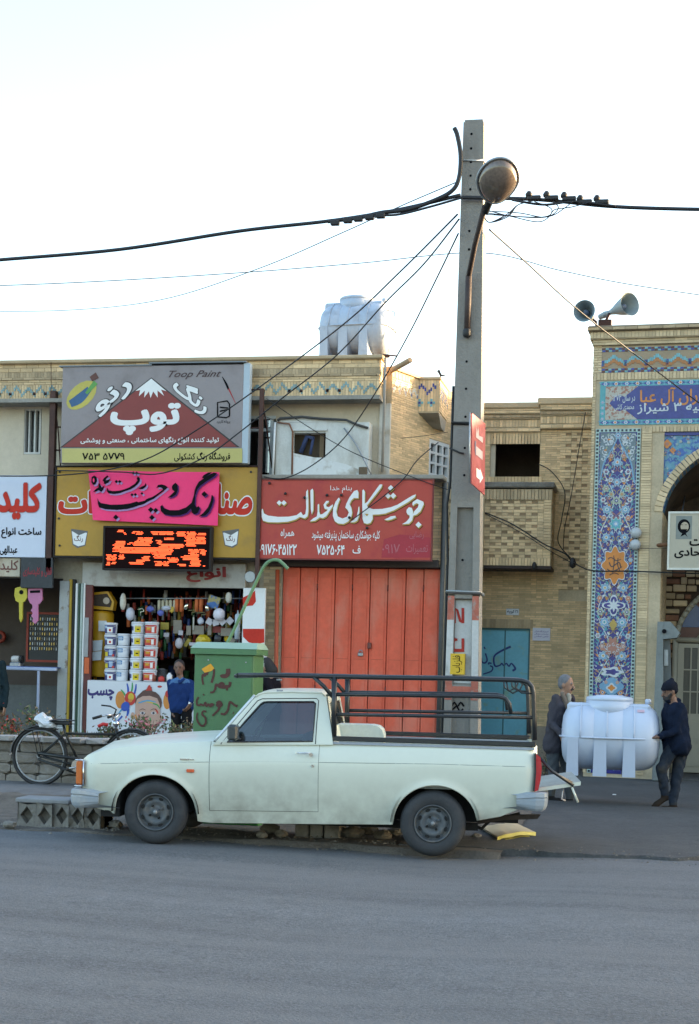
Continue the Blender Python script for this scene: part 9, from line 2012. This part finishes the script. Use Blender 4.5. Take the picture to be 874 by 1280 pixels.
# --- man behind the cabinet in dark clothes with a pale cap
b = Body(); Y = -2.2; dk = M('black_jacket', (.014, .012, .016), .95, spec=.08, var=.2); pc_ = M('pale_cap', (.45, .44, .42), .8)
hp, nk = V3(337, 890, Y), V3(337, 846, Y); torso(b, nk, hp, dk, ws=.22, wh=.18, dp=.13, ax=(.6, .8, 0)); hd_ = V3(329, 834, Y); head(b, hd_, (-.95, -.3, -.15), .10, sk, hrB, hat=pc_); b.cap(nk, hd_ + np.array((.03, 0, -.05)), .055, .05, sk, .02); b.cap(V3(334, 829, Y), V3(340, 838, Y), .09, .09, hrB, .02)
b.chain([nk + np.array((.0, -.17, -.05)), V3(342, 868, Y - .2), V3(330, 866, Y - .35)], [.060, .052, .043], dk, .018); hand(b, V3(329, 866, Y - .36), (-1, -.1, .1), (0, .2, -1), sk, 1, .6, 1); b.chain([nk + np.array((-.05, .17, -.05)), V3(326, 868, Y + .15), V3(322, 875, Y)], [.060, .052, .043], dk, .018); hand(b, V3(321, 876, Y), (-.6, 0, -.8), (1, 0, -.4), sk, 1, .6, -1)
b.chain([hp + (-.08, 0, -.02), V3(332, 925, Y), V3(332, 952, Y)], [.092, .069, .056], tk, .02); b.chain([hp + (.08, 0, -.02), V3(343, 925, Y), V3(343, 952, Y)], [.092, .069, .056], tk, .02); shoe(b, V3(332, 953, Y), (-1, -.3, 0), sh_m); shoe(b, V3(343, 953, Y), (-1, -.3, 0), sh_m)
o = b.build('person', (float(hp[0]), Y, .18), folds=.004, cloth=[b.mi(dk)]); tag(o, 'man in black with a pale cap standing behind the green cabinet', 'person')
# --- man cut off by the left edge
b = Body(); Y = -.95; tn = M('taupe_trousers', (.11, .085, .07), .95, spec=.08, var=.15); jd = M('dark_teal_jacket', (.016, .028, .034), .95, spec=.08, var=.2)
hp, nk = V3(-6, 880, Y), V3(-7, 826, Y); torso(b, nk + (0, 0, .0), hp, jd, ws=.23, wh=.19, dp=.13, ax=(.85, -.5, 0)); hd_ = V3(-10, 811, Y); head(b, hd_, (-.8, .6, -.1), .10, sk, hrB); b.cap(nk + (0, 0, -.02), hd_ + np.array((0, 0, -.06)), .055, .05, sk, .02)
b.chain([nk + np.array((.18, -.08, -.05)), V3(8, 862, Y - .05), V3(6, 882, Y - .1)], [.060, .052, .043], jd, .018); hand(b, V3(6, 883.5, Y - .1), (-.1, 0, -1), (-1, 0, 0), sk, 1, .5, 1); b.chain([nk + np.array((-.18, .1, -.05)), V3(-20, 862, Y), V3(-18, 882, Y)], [.060, .052, .043], jd, .018); hand(b, V3(-18, 884, Y), (0, 0, -1), (1, 0, 0), sk, 1, .5, -1)
b.chain([hp + (-.08, 0, -.02), V3(-11, 918, Y), V3(-12, 948, Y)], [.092, .069, .056], tn, .02); b.chain([hp + (.08, -.02, -.02), V3(1, 918, Y), V3(2, 948, Y)], [.092, .069, .056], tn, .02); b.cap(hp + (-.07, 0, -.01), hp + (.07, 0, -.01), .098, .098, tn, .02); shoe(b, V3(-12, 949, Y), (-.3, -1, 0), sh_m); shoe(b, V3(2, 949, Y), (.3, -1, 0), sh_m)
o = b.build('person', (float(hp[0]), Y, .18), folds=.006, cloth=[b.mi(jd), b.mi(tn)]); tag(o, 'man in dark jacket and taupe trousers cut off by the left edge', 'person')
